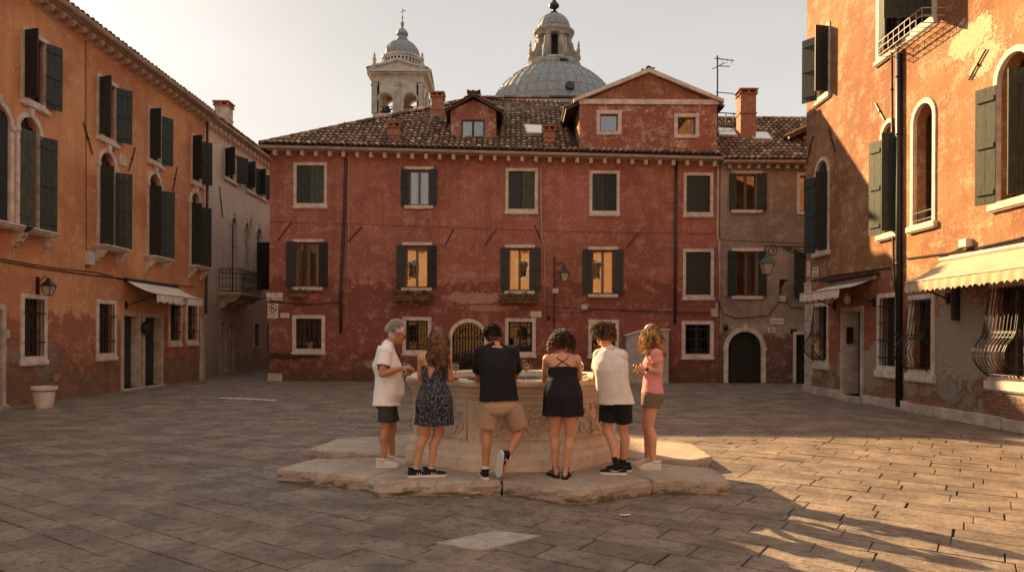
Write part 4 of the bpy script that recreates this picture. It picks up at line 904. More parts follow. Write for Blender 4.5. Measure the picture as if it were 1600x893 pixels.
# plinth blocks
m = MB(); y = YQ0; rng = random.Random(4)
while y < YQ1 + .05:
    L = rng.uniform(.7, 1.2); e = min(y + L, YQ1 + .05)
    segs = [(y, e)]
    a, b = QD[0][0] - .12, QD[0][1] + .12
    for (s0, s1) in ([(y, min(e, a)), (max(y, b), e)]):
        if s1 - s0 > .05: (mm := MB()).box((s0 + .006, -.1, 0), (s1 - .006, .09 + rng.uniform(-.012, .012), .23 + rng.uniform(-.015, .015)), QF.P); mm.build('plinth_block', M['stone'], och, bevel=.015)
    y = e + .0001
    if e >= YQ1 + .05: break
m = MB(); zz = .24; i = 0
while zz < 2.4: h = .3 + .12 * (i % 3); m.box((YQ1 - .45 - .12 * (i % 2), -.1, zz), (YQ1 + .025, .02, zz + h - .012), QF.P); zz += h; i += 1
m.build('quoin', M['stone'], och, bevel=.01)
m = MB(); m.box((YQ1 - .4, -.1, 3.1), (YQ1 + .03, .03, 3.35), QF.P); m.box((YQ1 - .5, -.1, 3.36), (YQ1 + .04, .045, 3.42), QF.P); m.build('corner_capital', M['white'], och)
pipe(och, QF, [(1409, -60), (1409, 300), (1409, 634)], .075, M['iron']); pipe(och, QF, [(1398, 60), (1399, 300), (1401, 420), (1411, 520)], .03, M['rust'], name='conduit')
cable(och, QF, [(1268, 439), (1300, 431), (1392, 418)], .016); cable(och, QF, [(1418, 404), (1480, 396), (1535, 386), (1600, 371)], .02); cable(och, QF, [(1470, 402), (1510, 384), (1540, 389), (1600, 376)], .012)
for r in [(1369, 161, 1384, 189), (1296, 200, 1306, 237), (1272, 212, 1261, 256), (1543, 77, 1516, 125)]: tierod(och, QF, *r)
u = QF.uz(1514, 379); m = MB(); m.box((u[0] - .12, 0, u[1] - .09), (u[0] + .12, .14, u[1] + .07), QF.P); m.build('flood_light', M['plastic'], och, bevel=.01)
u = QF.uz(1497, 475); m = MB(); m.box((u[0] - .07, 0, u[1] - .33), (u[0] + .07, .1, u[1] + .33), QF.P); m.build('wall_box', M['iron'], och)
# flower basket rail under the upper window
m = MB(); y1, y0 = 16.8, 15.0; zt_, zb2 = w2_[2] - .02, w2_[2] - .34
for zz in (zt_, (zt_ + zb2) / 2, zb2): m.tube([QF.P(y1, 0, zz), QF.P(y1, .5, zz), QF.P(y0, .5, zz), QF.P(y0, 0, zz)], .012, 5)
for i in range(9): t = i / 8; m.tube([QF.P(y1 + (y0 - y1) * t, .5, zt_), QF.P(y1 + (y0 - y1) * t, .5, zb2), QF.P(y1 + (y0 - y1) * t, .02, zb2)], .008, 4)
for d in (.15, .32): m.tube([QF.P(y1, d, zb2), QF.P(y0, d, zb2)], .008, 4)
m.build('basket_rail', M['gut'], och)
gutter(och, (XQ - .4, YQ1, ZQ), (XQ - .4, YQ0, ZQ)); cornice(och, QF, YQ0, ZQ - .14, YQ1, ZQ - .14, .14, .34)
bodybox(och, XQ + .6, XQ + 9, YQ0, YQ1, ZQ - .1, m_och)
m = MB(); m.box((XQ, YQ1 - .01, 0), (XQ + .62, YQ1 + .0, ZQ - .01)); 
a = V((XQ - .45, YQ0, ZQ + .06)); b = V((XQ + 4.5, YQ0, ZQ + 2)); dy = V((0, YQ1 - YQ0, 0)); rr_ = plane_roof('roof', och, [a, b, b + dy, a + dy]); plane_roof('roof_back', och, [b, b + dy, V((XQ + 9, YQ1, ZQ)), V((XQ + 9, YQ0, ZQ))])
tiles('roof_tiles', rr_, a + dy + Z * .01, (0, -1, 0), b - a, YQ1 - YQ0, 1.6, seed=51)
# ================================================================ DOME CHURCH and BELL TOWER
YD = 70.0; sc = YD / F
def zp(y): return EYE + (HY - y) * sc
chx = (863 - 800) * sc
ch = thing('domed_church', 'great grey lead dome with ribs and a stone lantern rising behind the red house', 'church', (chx, YD, 0))
R = 107 * sc; zc = zp(210); c = V((chx, YD, 0))
m = MB(); prof = [(R * 1.0, zc - .3)] + [(R * cos(a), zc + R * sin(a)) for a in [radians(x) for x in range(0, 75, 5)]]
m.lathe(c, prof, 64); dome = m.build('dome', M['lead'], ch, smooth=True)
m = MB()
for i in range(40):
    a = 2 * pi * i / 40; m.tube([c + V((cos(a) * (R + .01) * cos(e), sin(a) * (R + .01) * cos(e), zc + (R + .01) * sin(e))) for e in [radians(x) for x in range(0, 73, 6)]], .065, 4)
for e in range(10, 70, 9): e = radians(e); m.tube([c + V((cos(2 * pi * i / 48) * R * cos(e), sin(2 * pi * i / 48) * R * cos(e), zc + R * sin(e))) for i in range(49)], .03, 4, cap=False)
m.build('rib', M['lead'], dome)
for ax, el in ((-80, 22), (-72, 68)): a = radians(ax); e = radians(el); d_ = V((cos(a) * cos(e), sin(a) * cos(e), sin(e))); m = MB(); m.tube([c + Z * zc + d_ * (R - .1), c + Z * zc + d_ * (R + .3)], .42, 10); m.build('vent', M['iron'], dome)
m = MB(); m.lathe(c, [(R * 1.04, 0), (R * 1.04, zc - 1.2), (R * 1.12, zc - 1.1), (R * 1.12, zc - .7), (R * 1.03, zc - .6), (R * 1.03, zc - .25)], 48); m.build('drum', M['tower'], ch)
m = MB(); r0 = 41 * sc; m.lathe(c, [(r0 * .96, zp(114)), (r0 * 1.02, zp(109)), (r0 * 1.04, zp(104)), (r0 * .98, zp(103.5)), (r0 * .95, zp(100))], 32); lan = m.build('lantern_base', M['tower2'], ch)
m = MB(); rl = 26 * sc; m.lathe(c, [(rl * .55, zp(101)), (rl * .55, zp(60))], 16); m.build('lantern_core', M['dark'], lan)
for i in range(8):
    a = 2 * pi * (i + .5) / 8; q = c + V((cos(a) * rl * .98, sin(a) * rl * .98, 0)); m = MB(); w_ = .27
    t = V((-sin(a), cos(a), 0)); o_ = V((cos(a), sin(a), 0)); T = lambda x, y, z: q + t * x + o_ * y + Z * z
    m.box((-w_, -.3, zp(100)), (w_, .25, zp(98)), T); m.box((-w_ * .8, -.25, zp(98)), (w_ * .8, .18, zp(63)), T); m.box((-w_, -.3, zp(63)), (w_, .25, zp(60)), T); m.build('pier', M['tower2'], lan)
    m = MB(); m.prism([(.2, zp(101)), (1.0, zp(101)), (1.15, zp(97)), (1.1, zp(92)), (.85, zp(88)), (.6, zp(85)), (.45, zp(80)), (.35, zp(72)), (.2, zp(72))], lambda x, d, z: T(d, x, z), -.14, .14)
    m.lathe(q + o_ * 0.95, [(.12, zp(94)), (.16, zp(84)), (.1, zp(80)), (.14, zp(77)), (.03, zp(70))], 6); m.build('volute', M['tower2'], lan)
m = MB(); m.lathe(c, [(rl * 1.05, zp(60)), (rl * 1.1, zp(57)), (rl * 1.22, zp(54)), (rl * 1.24, zp(51.5)), (rl * 1.05, zp(51)), (rl * 1.0, zp(47.5))], 32); m.build('lantern_cornice', M['tower2'], lan)
m = MB(); rc = 25.5 * sc; m.lathe(c, [(rc * cos(radians(a)) * 1.0, zp(48) + 26 * sc * sin(radians(a))) for a in range(0, 86, 8)], 32); cu_ = m.build('cupola', M['lead'], lan, smooth=True)
m = MB()
for i in range(16): a = 2 * pi * i / 16; m.tube([c + V((cos(a) * rc * cos(radians(e)), sin(a) * rc * cos(radians(e)), zp(48) + 26 * sc * sin(radians(e)))) for e in range(0, 84, 12)], .05, 4)
m.build('rib', M['lead'], cu_)
m = MB(); m.lathe(c, [(.35, zp(23)), (.42, zp(20)), (.2, zp(17)), (.18, zp(15)), (.5, zp(11)), (.52, zp(8)), (.25, zp(3)), (.12, zp(-3)), (.3, zp(-6)), (.05, zp(-12)), (.04, zp(-30))], 12); m.build('finial', M['iron'], lan)
# bell tower
YT = 78.0; st = YT / F; tx = (626 - 800) * st; zt_ = lambda y: EYE + (HY - y) * st
bt = thing('bell_tower', 'white stone bell tower with small lead dome left of the great dome', 'bell tower', (tx, YT, 0))
hw = 38 * st
fs_ = [Fac((tx, YT - hw, 0), (1, 0, 0), (0, -1, 0)), Fac((tx, YT + hw, 0), (-1, 0, 0), (0, 1, 0)), Fac((tx + hw, YT, 0), (0, 1, 0), (1, 0, 0)), Fac((tx - hw, YT, 0), (0, -1, 0), (-1, 0, 0))]
m = MB(); m.box((tx - hw, YT - hw, 0), (tx + hw, YT + hw, zt_(190))); m.build('shaft', M['tower'], bt)
def arch_panel(mb, f, pieces, z0, z1, th):
    for k in range(len(pieces) - 1): pass
m = MB(); aw2 = 10.5 * st; cs = (-18.5 * st, 18.5 * st)
for f in fs_:
    # piers and arch spandrels built from a strip with semicircular cut-outs
    zs = zt_(158) if f is fs_[1] else zt_(170); top = zt_(143)
    xs = [-hw, cs[0] - aw2, cs[0] + aw2, cs[1] - aw2, cs[1] + aw2, hw]
    for a, b in ((xs[0], xs[1]), (xs[2], xs[3]), (xs[4], xs[5])): m.box((a, -.7, zt_(190)), (b, 0, top), f.P)
    for cx_ in cs:
        poly = [(cx_ - aw2, top), (cx_ - aw2, zs)] + [(cx_ - aw2 * cos(pi * i / 10), zs + aw2 * sin(pi * i / 10)) for i in range(1, 10)] + [(cx_ + aw2, zs), (cx_ + aw2, top)]
        for i in range(10):
            x0 = cx_ - aw2 * cos(pi * i / 10); x1 = cx_ - aw2 * cos(pi * (i + 1) / 10); m.prism([(x0, zs + aw2 * sin(pi * i / 10)), (x1, zs + aw2 * sin(pi * (i + 1) / 10)), (x1, top), (x0, top)], f.P, -.7, 0)
m.build('belfry', M['tower'], bt)
for f in fs_:
    m = MB()
    for cx_ in cs: m.ring([(cx_ - aw2 * 1.25 * cos(pi * i / 12), zt_(170) + aw2 * 1.25 * sin(pi * i / 12)) for i in range(13)], [(cx_ - aw2 * cos(pi * i / 12), zt_(170) + aw2 * sin(pi * i / 12)) for i in range(13)], f.P, 0, .1, closed=False)
    for x in (-hw + .25, -.0, hw - .25): m.box((x - .24, 0, zt_(190)), (x + .24, .14, zt_(146)), f.P); m.box((x - .32, 0, zt_(149)), (x + .32, .2, zt_(145)), f.P)
    m.build('belfry_trim', M['tower2'], bt)
    m = MB()
    for cx_ in cs: m.tube([f.P(cx_ - aw2, -.4, zt_(178)), f.P(cx_ + aw2, -.4, zt_(178))], .05, 5); m.lathe(f.P(cx_, -.9, zt_(184)), [(.45, 0), (.3, .3), (.22, .55), (.05, .6)], 10)
    m.build('bell', M['iron'], bt)
m = MB(); m.box((tx - hw, YT - hw, zt_(143)), (tx + hw, YT + hw, zt_(131)))
m.box((tx - hw - .2, YT - hw - .2, zt_(131)), (tx + hw + .2, YT + hw + .2, zt_(129))); m.box((tx - hw * 1.2, YT - hw * 1.2, zt_(129)), (tx + hw * 1.2, YT + hw * 1.2, zt_(125))); m.build('entablature', M['tower'], bt)
for f in fs_[:2] + fs_[2:]:
    m = MB(); e = hw * 1.2; f2 = Fac(f.O + f.N * (hw * .2), f.U, f.N)
    m.prism([(-e, zt_(125)), (e, zt_(125)), (0, zt_(112))], f2.P, -.9, -.15); m.prism([(-e - .05, zt_(125.5)), (-e - .05, zt_(123)), (0, zt_(109.5)), (0, zt_(112.5))], f2.P, -1, .05); m.prism([(e + .05, zt_(125.5)), (0, zt_(112.5)), (0, zt_(109.5)), (e + .05, zt_(123))], f2.P, -1, .05); m.build('pediment', M['tower'], bt)
    m = MB()
    for i in range(22): x = -e + (i + .5) * 2 * e / 22; m.box((x - .09, -.1, zt_(133.2)), (x + .09, -.0, zt_(131.2)), f2.P)
    for i in range(9):
        for sg in (-1, 1): t = (i + .5) / 9; m.box((sg * e * t - .08, .0, zt_(112.5 + 12.5 * t + 2.2)), (sg * e * t + .08, .06, zt_(112.5 + 12.5 * t + .4)), f2.P)
    m.build('dentil', M['tower2'], bt)
c = V((tx, YT, 0)); m = MB(); rd = 29 * st
m.lathe(c, [(rd, zt_(125)), (rd, zt_(97)), (rd * 1.08, zt_(95.5)), (rd * 1.08, zt_(93)), (rd * .98, zt_(92.5))], 32); drm = m.build('drum', M['tower'], bt); m = MB()
for i in range(32):
    a = 2 * pi * i / 32
    for k in range(3): q = c + V((cos(a) * rd, sin(a) * rd, zt_(110 - k * 4.5))); t = V((-sin(a), cos(a), 0)); m.box((-.1, -.05, -.11), (.1, .02, .11), lambda x, y, z: q + t * x + V((cos(a), sin(a), 0)) * y + Z * z)
m.build('drum_opening', M['dark'], drm)
m = MB(); rd = 27 * st; m.lathe(c, [(rd * 1.02, zt_(93))] + [(rd * cos(radians(a)), zt_(90) + 25 * st * sin(radians(a))) for a in range(0, 80, 8)], 32); dm_ = m.build('dome', M['lead'], bt, smooth=True); m = MB()
for i in range(20): a = 2 * pi * i / 20; m.tube([c + V((cos(a) * (rd + .02) * cos(radians(e)), sin(a) * (rd + .02) * cos(radians(e)), zt_(90) + 25 * st * sin(radians(e)))) for e in range(0, 78, 12)], .05, 4)
m.build('rib', M['lead'], dm_)
m = MB(); m.lathe(c, [(9.5 * st, zt_(66)), (9.5 * st, zt_(63)), (7.5 * st, zt_(62)), (7.5 * st, zt_(57)), (9.5 * st, zt_(56)), (9.2 * st, zt_(53)), (7 * st, zt_(49)), (3 * st, zt_(46)), (1.5 * st, zt_(44)), (2.4 * st, zt_(41)), (3.2 * st, zt_(38)), (1.5 * st, zt_(35)), (.8 * st, zt_(32)), (1.6 * st, zt_(29)), (.5 * st, zt_(26)), (.4 * st, zt_(14))], 14); m.tube([c + V((-.25, 0, zt_(20))), c + V((.25, 0, zt_(20)))], .03, 4); m.tube([c + V((0, 0, zt_(17))), c + V((.35, 0, zt_(18)))], .05, 4); m.build('finial', M['lead'], bt)
for sx in (-1, 1):
    for sy in (-1, 1): q = c + V((sx * hw * .95, sy * hw * .95, 0)); m = MB(); m.lathe(q, [(.42, zt_(125)), (.42, zt_(119)), (.3, zt_(117)), (.16, zt_(112)), (.24, zt_(108)), (.1, zt_(104)), (.14, zt_(102)), (.02, zt_(97))], 8); m.build('pinnacle', M['tower2'], bt)
# ================================================================ antenna
an = thing('roof_antenna', 'thin television aerial standing on the beige house roof beside the gable', 'antenna', P(1121, 190, 28.5)); m = MB()
m.tube([P(1121, 200, 28.5), P(1121, 87, 28.5)], .03, 5); m.build('mast', M['iron'], an); m = MB()
for a in [(1116, 91, 1147, 95), (1113, 108, 1133, 98), (1120, 103, 1140, 104), (1118, 144, 1152, 147)]: m.tube([P(a[0], a[1], 28.5), P(a[2], a[3], 28.5)], .02, 4)
for x in (1128, 1136, 1143): m.tube([P(x, 89 + (x - 1116) * .1, 28.5) , P(x, 98 + (x - 1116) * .1, 28.5)], .014, 4)
m.build('boom', M['iron'], an)
tp = thing('roof_railing', 'low iron pipe rail on the beige house roof left of the tall brick chimney', 'railing', P(1140, 190, 29)); m = MB()
m.tube([P(1122, 176, 29), P(1152, 178, 29)], .025, 4)
for x in (1134, 1146): m.tube([P(x, 176, 29), P(x, 191, 29)], .02, 4)
m.build('rail', M['iron'], tp)
# ================================================================ awnings
def awning(fac, ua, ub, zw, pr, zf, label, mat, val=.22, arms=True, tube=.06, dark=False, group=None, nflaps=None):
    root = thing('awning', label, 'awning', fac.P((ua + ub) / 2, 0, zf))
    m = MB(); n = 24; T = fac.P
    top = []; 
    for k in range(7):
        t = k / 6; sag = -.05 * sin(pi * t); top.append([T(ua + (ub - ua) * i / n, .08 + (pr - .08) * t, zw + (zf - zw) * t + sag + .006 * sin(i * 1.9) * t) for i in range(n + 1)])
    m.loft(top, cap=False, closed=False); m.build('canvas', mat, root, smooth=True, recalc=False)
    m = MB(); nf = nflaps or int((ub - ua) / .16); S_ = 4; pts = nf * S_; r0 = []; r1 = []; r2 = []
    for i in range(pts + 1):
        u = ua + (ub - ua) * i / pts; w = .012 * sin(i * .9); r0.append(T(u, pr + .004, zf)); r1.append(T(u, pr + .01 + w, zf - val * .6)); r2.append(T(u, pr + .012 + w * 1.5, zf - val + (.05 * abs(sin(pi * i / S_ + pi / 2)) if not dark else (.05 if (i // 2) % 2 else 0))))
    m.loft([r0, r1, r2], cap=False, closed=False); v = m.build('valance', mat, root, smooth=True, recalc=False)
    m = MB(); m.tube([T(ua, pr, zf), T(ub, pr, zf)], .022, 6); m.build('front_rail', M['gut'], root)
    m = MB(); m.tube([T(ua - .05, .08, zw + .02), T(ub + .05, .08, zw + .02)], tube, 8); m.build('roller', M['gut'] if not dark else M['iron'], root)
    for e in (ua + .12, ub - .12):
        m = MB(); m.tube([T(e, .02, zf - .35), T(e, pr, zf - .02)], .018, 6); m.box((e - .05, 0, zf - .45), (e + .05, .04, zf - .22), T); m.build('arm', M['iron'], root)
    return root
aa, ab_ = LF.uz(193, 441)[0], LF.uz(270, 449)[0]
aw_l = awning(LF, aa, ab_ + .1, 3.32, 1.0, 2.92, 'white awning with a small dark emblem over the doors of the orange house', M['awnw'], .26, dark=True)
m = MB(); q = LF.P((aa + ab_) / 2 + .3, 1.03, 2.8)
for a, b in (((-.16, .03), (-.08, .08)), ((-.08, .08), (-.02, -.02)), ((-.12, -.06), (-.02, -.06)), ((.02, .06), (.12, .06)), ((.12, .06), (.04, -.03)), ((.04, -.03), (.16, -.05)), ((-.15, -.02), (-.12, .06))): m.tube([q + V((.008, a[0], a[1])), q + V((.008, b[0], b[1]))], .01, 4)
m.build('emblem', M['ink'], aw_l)
awning(QF, 17.75, 20.2, 3.22, .95, 2.95, 'small cream awning over the far window and door of the ochre house', M['awnw'], .26, dark=False)
m = MB(); m.box((17.6, 0, 3.3), (20.3, .35, 3.36), QF.P); ob = m.build('awning_hood', M['rust'], None); kin(ob, 'brown flat hood board fixed above the small cream awning', 'hood')
awning(QF, 11.2, 14.95, 3.34, .85, 2.88, 'large cream scalloped awning sunlit on the near part of the ochre house', M['awn'], .24, tube=.06)
# ================================================================ lanterns
def lantern(c, s=1.0, mat=None):      # returns parts list around centre c (bottom of glass)
    m = MB(); w0, w1, h = .085 * s, .15 * s, .30 * s
    def sq(w, z): return [c + V((a * w, b * w, z)) for a, b in ((-1, -1), (1, -1), (1, 1), (-1, 1))]
    fr = MB(); A_, B_ = sq(w0, 0), sq(w1, h)
    for p, q in zip(A_, B_): fr.tube([p, q], .011 * s, 4)
    for R_ in (A_, B_): fr.tube(R_ + [R_[0]], .012 * s, 4)
    fr.loft([sq(w1 * 1.25, h), sq(w1 * .75, h + .10 * s), sq(w1 * .35, h + .17 * s), sq(w1 * .3, h + .22 * s), sq(w1 * .08, h + .27 * s)])
    gl = MB(); gl.loft([sq(w0 * .93, .01), sq(w1 * .93, h - .01)]); return fr, gl
n_ = N('lantern_glass'); n_.out((.42, .36, .27), .25, 0, .6); M['lgl'] = n_.mat; M['verdi'] = simple('green_copper', (.05, .10, .075), .5, .4, 8)
def wall_lantern(base, c, label, s=1.0, mat=None, arm=None, scroll=True):
    mat = mat or M['iron']; root = thing('wall_lantern', label, 'lantern', base); fr, gl = lantern(c, s); f_ = fr.build('lantern_frame', mat, root); gl.build('lantern_glass', M['lgl'], f_)
    arm.build('bracket', M['iron'], root)
c = RF.P(RF.uz(880, 430)[0], .55, RF.uz(880, 441)[1]); u = RF.uz(866, 410)[0]; z1 = RF.uz(866, 400)[1]; z0 = RF.uz(866, 520)[1]; za = RF.uz(866, 412)[1]
m = MB(); m.tube([RF.P(u, .05, z0), RF.P(u, .05, z1)], .022, 6); top = c + Z * .57; m.tube([RF.P(u, .05, za), RF.P(u, .05, za) .lerp(top + Z * .08, .5), top + Z * .08, top, ], .018, 6)
m.tube([RF.P(u, .05, za - .45), RF.P(u, .05, za - .45).lerp(top, .5) + Z * -.02, top + Z * .06], .014, 5); m.tube([top + Z * .1, c + Z * .5], .012, 5)
wall_lantern(RF.P(u, 0, z0), c, 'old iron street lantern on a bracket on the red house wall', 1.0, None, m)
# big scroll bracket lantern at the corner of the ochre house
YC = YQ1 + .1; mk = lambda px, py: P(px, py, YC)
m = MB(); a = mk(1262, 386); b = mk(1194, 384); m.tube([a, b], .022, 6)
def spiral(c, r, t0, turns, X=V((1, 0, 0)), n=22, k=1): return [c + (X * cos(t0 + k * 2 * pi * turns * i / n) + Z * sin(t0 + k * 2 * pi * turns * i / n)) * r * (1 - .75 * i / n) for i in range(n + 1)]
m.tube(spiral(mk(1206, 392), .19, pi / 2 + .6, 1.6, k=-1), .016, 5)
for x, y, r in ((1230, 389, .08), (1238, 392, .10), (1248, 394, .12), (1258, 396, .15)): m.tube(spiral(mk(x, y), r, pi / 2, 1.5), .014, 5); m.tube(spiral(mk(x - 5, y - 2), r * .7, -pi / 2, 1.3, k=-1), .012, 5)
m.tube([mk(1225, 385), mk(1245, 392), mk(1262, 408)], .016, 5); m.box((9.19 - .0, YC - .05, mk(1260, 408).z), (9.27, YC + .02, mk(1260, 380).z)); m.tube([mk(1197, 384), mk(1197, 398)], .014, 5)
c = mk(1198, 428); wall_lantern(mk(1262, 408), c, 'green topped street lantern hanging from a scrolled arm at the ochre house corner', 1.12, M['verdi'], m)
# orange house lamp
u, z = LF.uz(58, 448); m = MB(); m.box((u - .05, 0, z - .25), (u + .05, .03, z + .25), LF.P); m.tube([LF.P(u, .03, z + .12), LF.P(u, .2, z + .27), LF.P(u, .28, z + .14)], .014, 5)
wall_lantern(LF.P(u, 0, z), LF.P(u, .28, z - .2), 'small black lamp above the barred window at the near end of the orange house', .75, None, m)
u, z = LF.uz(222, 512); root = thing('globe_lamp', 'round black bulkhead lamp between the two doors of the orange house', 'lamp', LF.P(u, 0, z)); m = MB(); m.lathe(LF.P(u, .12, z - .22), [(.03, 0), (.12, .05), (.16, .2), (.14, .32), (.05, .42)], 12); m.build('shade', M['iron'], root); m = MB(); m.tube([LF.P(u, 0, z), LF.P(u, .12, z)], .03, 6); m.build('mount', M['iron'], root)
u, z = RF.uz(1133, 511); root = thing('globe_lamp', 'oval dark lamp on the wall left of the beige house arched door', 'lamp', RF.P(u, 0, z)); m = MB(); m.ell(RF.P(u, .08, z), V((.1, 0, 0)), V((0, .09, 0)), V((0, 0, .14))); m.build('shade', M['iron'], root); m = MB(); m.tube([RF.P(u, 0, z), RF.P(u, .05, z)], .05, 6); m.build('mount', M['gut'], root)
u, z = QF.uz(1332, 466); root = thing('globe_lamp', 'small lantern lamp under the small cream awning above the ochre house door', 'lamp', QF.P(u, 0, z)); m = MB(); m.lathe(QF.P(u, .14, z - .14), [(.04, 0), (.09, .06), (.1, .2), (.04, .26)], 8); m.build('shade', M['plastic'], root); m = MB(); m.tube([QF.P(u, 0, z), QF.P(u, .14, z + .12)], .02, 6); m.build('mount', M['iron'], root)
# ================================================================ signs
sign(RF, 416.5, 457, 442, 469, ['F.TA', 'ENA THEAL'], 'pale street name plate at the left corner of the red house', size=.15)
r1 = sign(RF, 418.5, 474, 434.5, 497, [], 'white prohibition sign with a dark ring at the left corner of the red house', mat=M['signw'], name='prohibition_sign')
u0, u1, z0, z1 = RF.rect(418.5, 474, 434.5, 497); cx_ = (u0 + u1) / 2; cz = z1 - .18; m = MB()
m.ring([(cx_ + .155 * cos(2 * pi * i / 24), cz + .155 * sin(2 * pi * i / 24)) for i in range(24)], [(cx_ + .118 * cos(2 * pi * i / 24), cz + .118 * sin(2 * pi * i / 24)) for i in range(24)], RF.P, .021, .026)
s2 = .118 * .72; m.prism([(cx_ - s2 - .02, cz + s2), (cx_ - s2 + .01, cz + s2 + .02), (cx_ + s2 + .02, cz - s2), (cx_ + s2 - .01, cz - s2 - .02)], RF.P, .021, .025); m.build('ring', M['maroon'], r1)
m = MB(); m.prism([(cx_ - .07, cz - .0), (cx_ - .03, cz + .05), (cx_ + .05, cz + .03), (cx_ + .08, cz - .04), (cx_ + .05, cz - .02), (cx_ - .02, cz + .0), (cx_ - .04, cz - .07), (cx_ - .06, cz - .06)], RF.P, .0211, .0245); m.build('pictogram', M['ink'], r1)
text_mesh(r1, 'VIETATO', lambda a, b, c: RF.P(cx_ + a, .024 + b, z0 + .155 + c), .085, M['maroon']); text_mesh(r1, 'ai cicli', lambda a, b, c: RF.P(cx_ + a, .024 + b, z0 + .065 + c), .085, M['ink'])
sign(RF, 438.5, 489, 452, 496, ['I  ROMA'], 'tiny white plate right of the prohibition sign on the red house')
sign(RF, 829, 486, 846, 495, ['+++++', '+++++'], 'cream wall plaque right of the second flower box on the red house', name='wall_plaque')
sign(RF, 1204, 497, 1224, 506, ['CALLE ZEN'], 'white street name plate above the arched door of the beige house')
sign(RF, 1200, 511, 1211, 519, ['60'], 'small house number plate beside the arched door of the beige house', name='house_number')
sign(RF, 1235, 514, 1244, 522, [], 'small dark plate left of the narrow door of the beige house', mat=M['iron'])
sign(QF, 1270, 417, 1279, 432, ['CALLE', 'DE LA'], 'white plate right of the tall sign on the corner of the ochre house')
sign(QF, 1259.5, 443, 1268, 458, ['S.TO', 'ZUAN'], 'white plate above the awning on the corner of the ochre house')
sign(QF, 1261.5, 408, 1266, 432, ['(', 'I', ')'], 'tall narrow white sign with dark marks on the corner of the ochre house')
# ================================================================ utility cabinet, planter, flowers
cb = thing('utility_cabinet', 'grey white cabinet with a slanted top against the red house', 'cabinet', (4.6, YB - .2, 0)); u0 = RF.uz(976, 560)[0]; u1 = RF.uz(1041, 560)[0]; za = RF.uz(976, 525)[1]; zc2 = RF.uz(1005, 516)[1]
M['cab'] = simple('grey_cabinet', (.40, .34, .29), .7, .2, 3)
m = MB(); m.prism([(u0, 0), (u1, 0), (u1, zc2), (u0 + .75, zc2), (u0, za)], RF.P, .005, .42); m.build('body', M['cab'], cb, bevel=.01)
m = MB(); m.prism([(u0 - .04, za + .003), (u0 + .75, zc2 + .003), (u1 + .04, zc2 + .003), (u1 + .04, zc2 + .06), (u0 + .73, zc2 + .06), (u0 - .04, za + .06)], RF.P, .0, .47); m.build('lid', M['white'], cb)
pc = G(71, 637); pt = thing('planter', 'empty pale terracotta tub standing against the brick foot of the orange house', 'planter', (pc.x - .1, pc.y, 0)); c = V((pc.x - .1, pc.y + .1, 0))
m = MB(); m.lathe(c, [(.17, .0), (.175, .05), (.19, .06), (.235, .40), (.27, .41), (.275, .49), (.24, .49), (.21, .38), (.09, .37)], 28); m.build('tub', simple('pale_tub', (.64, .54, .47), .6, .2, 4), pt, smooth=False); m = MB(); m.lathe(c, [(.24, .38), (.235, .40), (.02, .41)], 16); m.build('soil', M['dirt'], pt)
def flowerbox(fac, x0, x1, y, label, n=150, cascade=.25, flowers=True, h=.26):
    u0, z = fac.uz(x0, y); u1 = fac.uz(x1, y)[0]; root = thing('flower_box', label, 'flower box', fac.P((u0 + u1) / 2, 0, z)); m = MB(); m.box((u0, .06, z), (u1, .28, z + .17), fac.P); m.box((u0 - .01, .05, z + .15), (u1 + .01, .29, z + .18), fac.P); m.build('trough', M['terra'], root)
    rng = random.Random(int(x0)); lf = MB(); fl = MB(); f2 = MB()
    for i in range(n * 5):
        t = rng.random(); cl = .5 + .5 * sin(t * 17 + x0); u = u0 - .06 + (u1 - u0 + .12) * t; hang = rng.random() < .45
        zz = z + .16 + rng.random() * h * (.4 + .6 * cl) if not hang else z + .16 - rng.random() ** 1.3 * cascade * (.4 + cl); d = .17 + rng.gauss(0, .07) if not hang else .30 + rng.random() * .08
        a = V((rng.gauss(0, 1), rng.gauss(0, 1), rng.gauss(0, 1))).normalized(); b = a.orthogonal().normalized(); cpt = fac.P(u, d, zz); r = rng.uniform(.018, .036)
        isf = flowers and rng.random() < .13; tgt = (fl if rng.random() < .6 else f2) if isf else lf
        k = a.cross(b); tgt.add([cpt - b * r, cpt + k * r * .6, cpt + b * r, cpt - k * r * .6], [(0, 1, 2, 3)])
    lf.build('foliage', M['leaf'], root, recalc=False)
    if flowers: fl.build('flowers', M['petal'], root, recalc=False); f2.build('flowers', M['petal2'], root, recalc=False)
flowerbox(RF, 617, 677, 470, 'flower box with long trailing plants under the second middle window of the red house', 260, .45)
flowerbox(RF, 782, 838, 473, 'flower box with red flowers under the third middle window of the red house', 200, .15)
flowerbox(RF, 457, 482, 464, 'short planter with small green plants at the leftmost middle window of the red house', 70, .02, False, .18)
u0, z = RF.uz(473, 545); r_ = thing('flower_pot', 'small terracotta pot behind the bars of the red house bottom left window', 'flower pot', RF.P(u0 + .3, -.1, z)); m = MB(); m.lathe(RF.P(u0 + .25, -.1, z + .0), [(.1, 0), (.14, .2), (.15, .2), (.15, .24), (.12, .24)], 12); m.build('pot', M['terra'], r_)
lf = MB(); rng = random.Random(2)
for i in range(160): a = V((rng.gauss(0, 1), rng.gauss(0, 1), rng.gauss(0, 1))).normalized(); b = a.orthogonal(); c = RF.P(u0 + .25 + rng.gauss(0, .12), -.1 + rng.gauss(0, .03), z + .3 + rng.gauss(0, .07)); k = a.cross(b); lf.add([c - b * .025, c + k * .02, c + b * .025, c - k * .02], [(0, 1, 2, 3)])
lf.build('foliage', M['leaf'], r_, recalc=False)
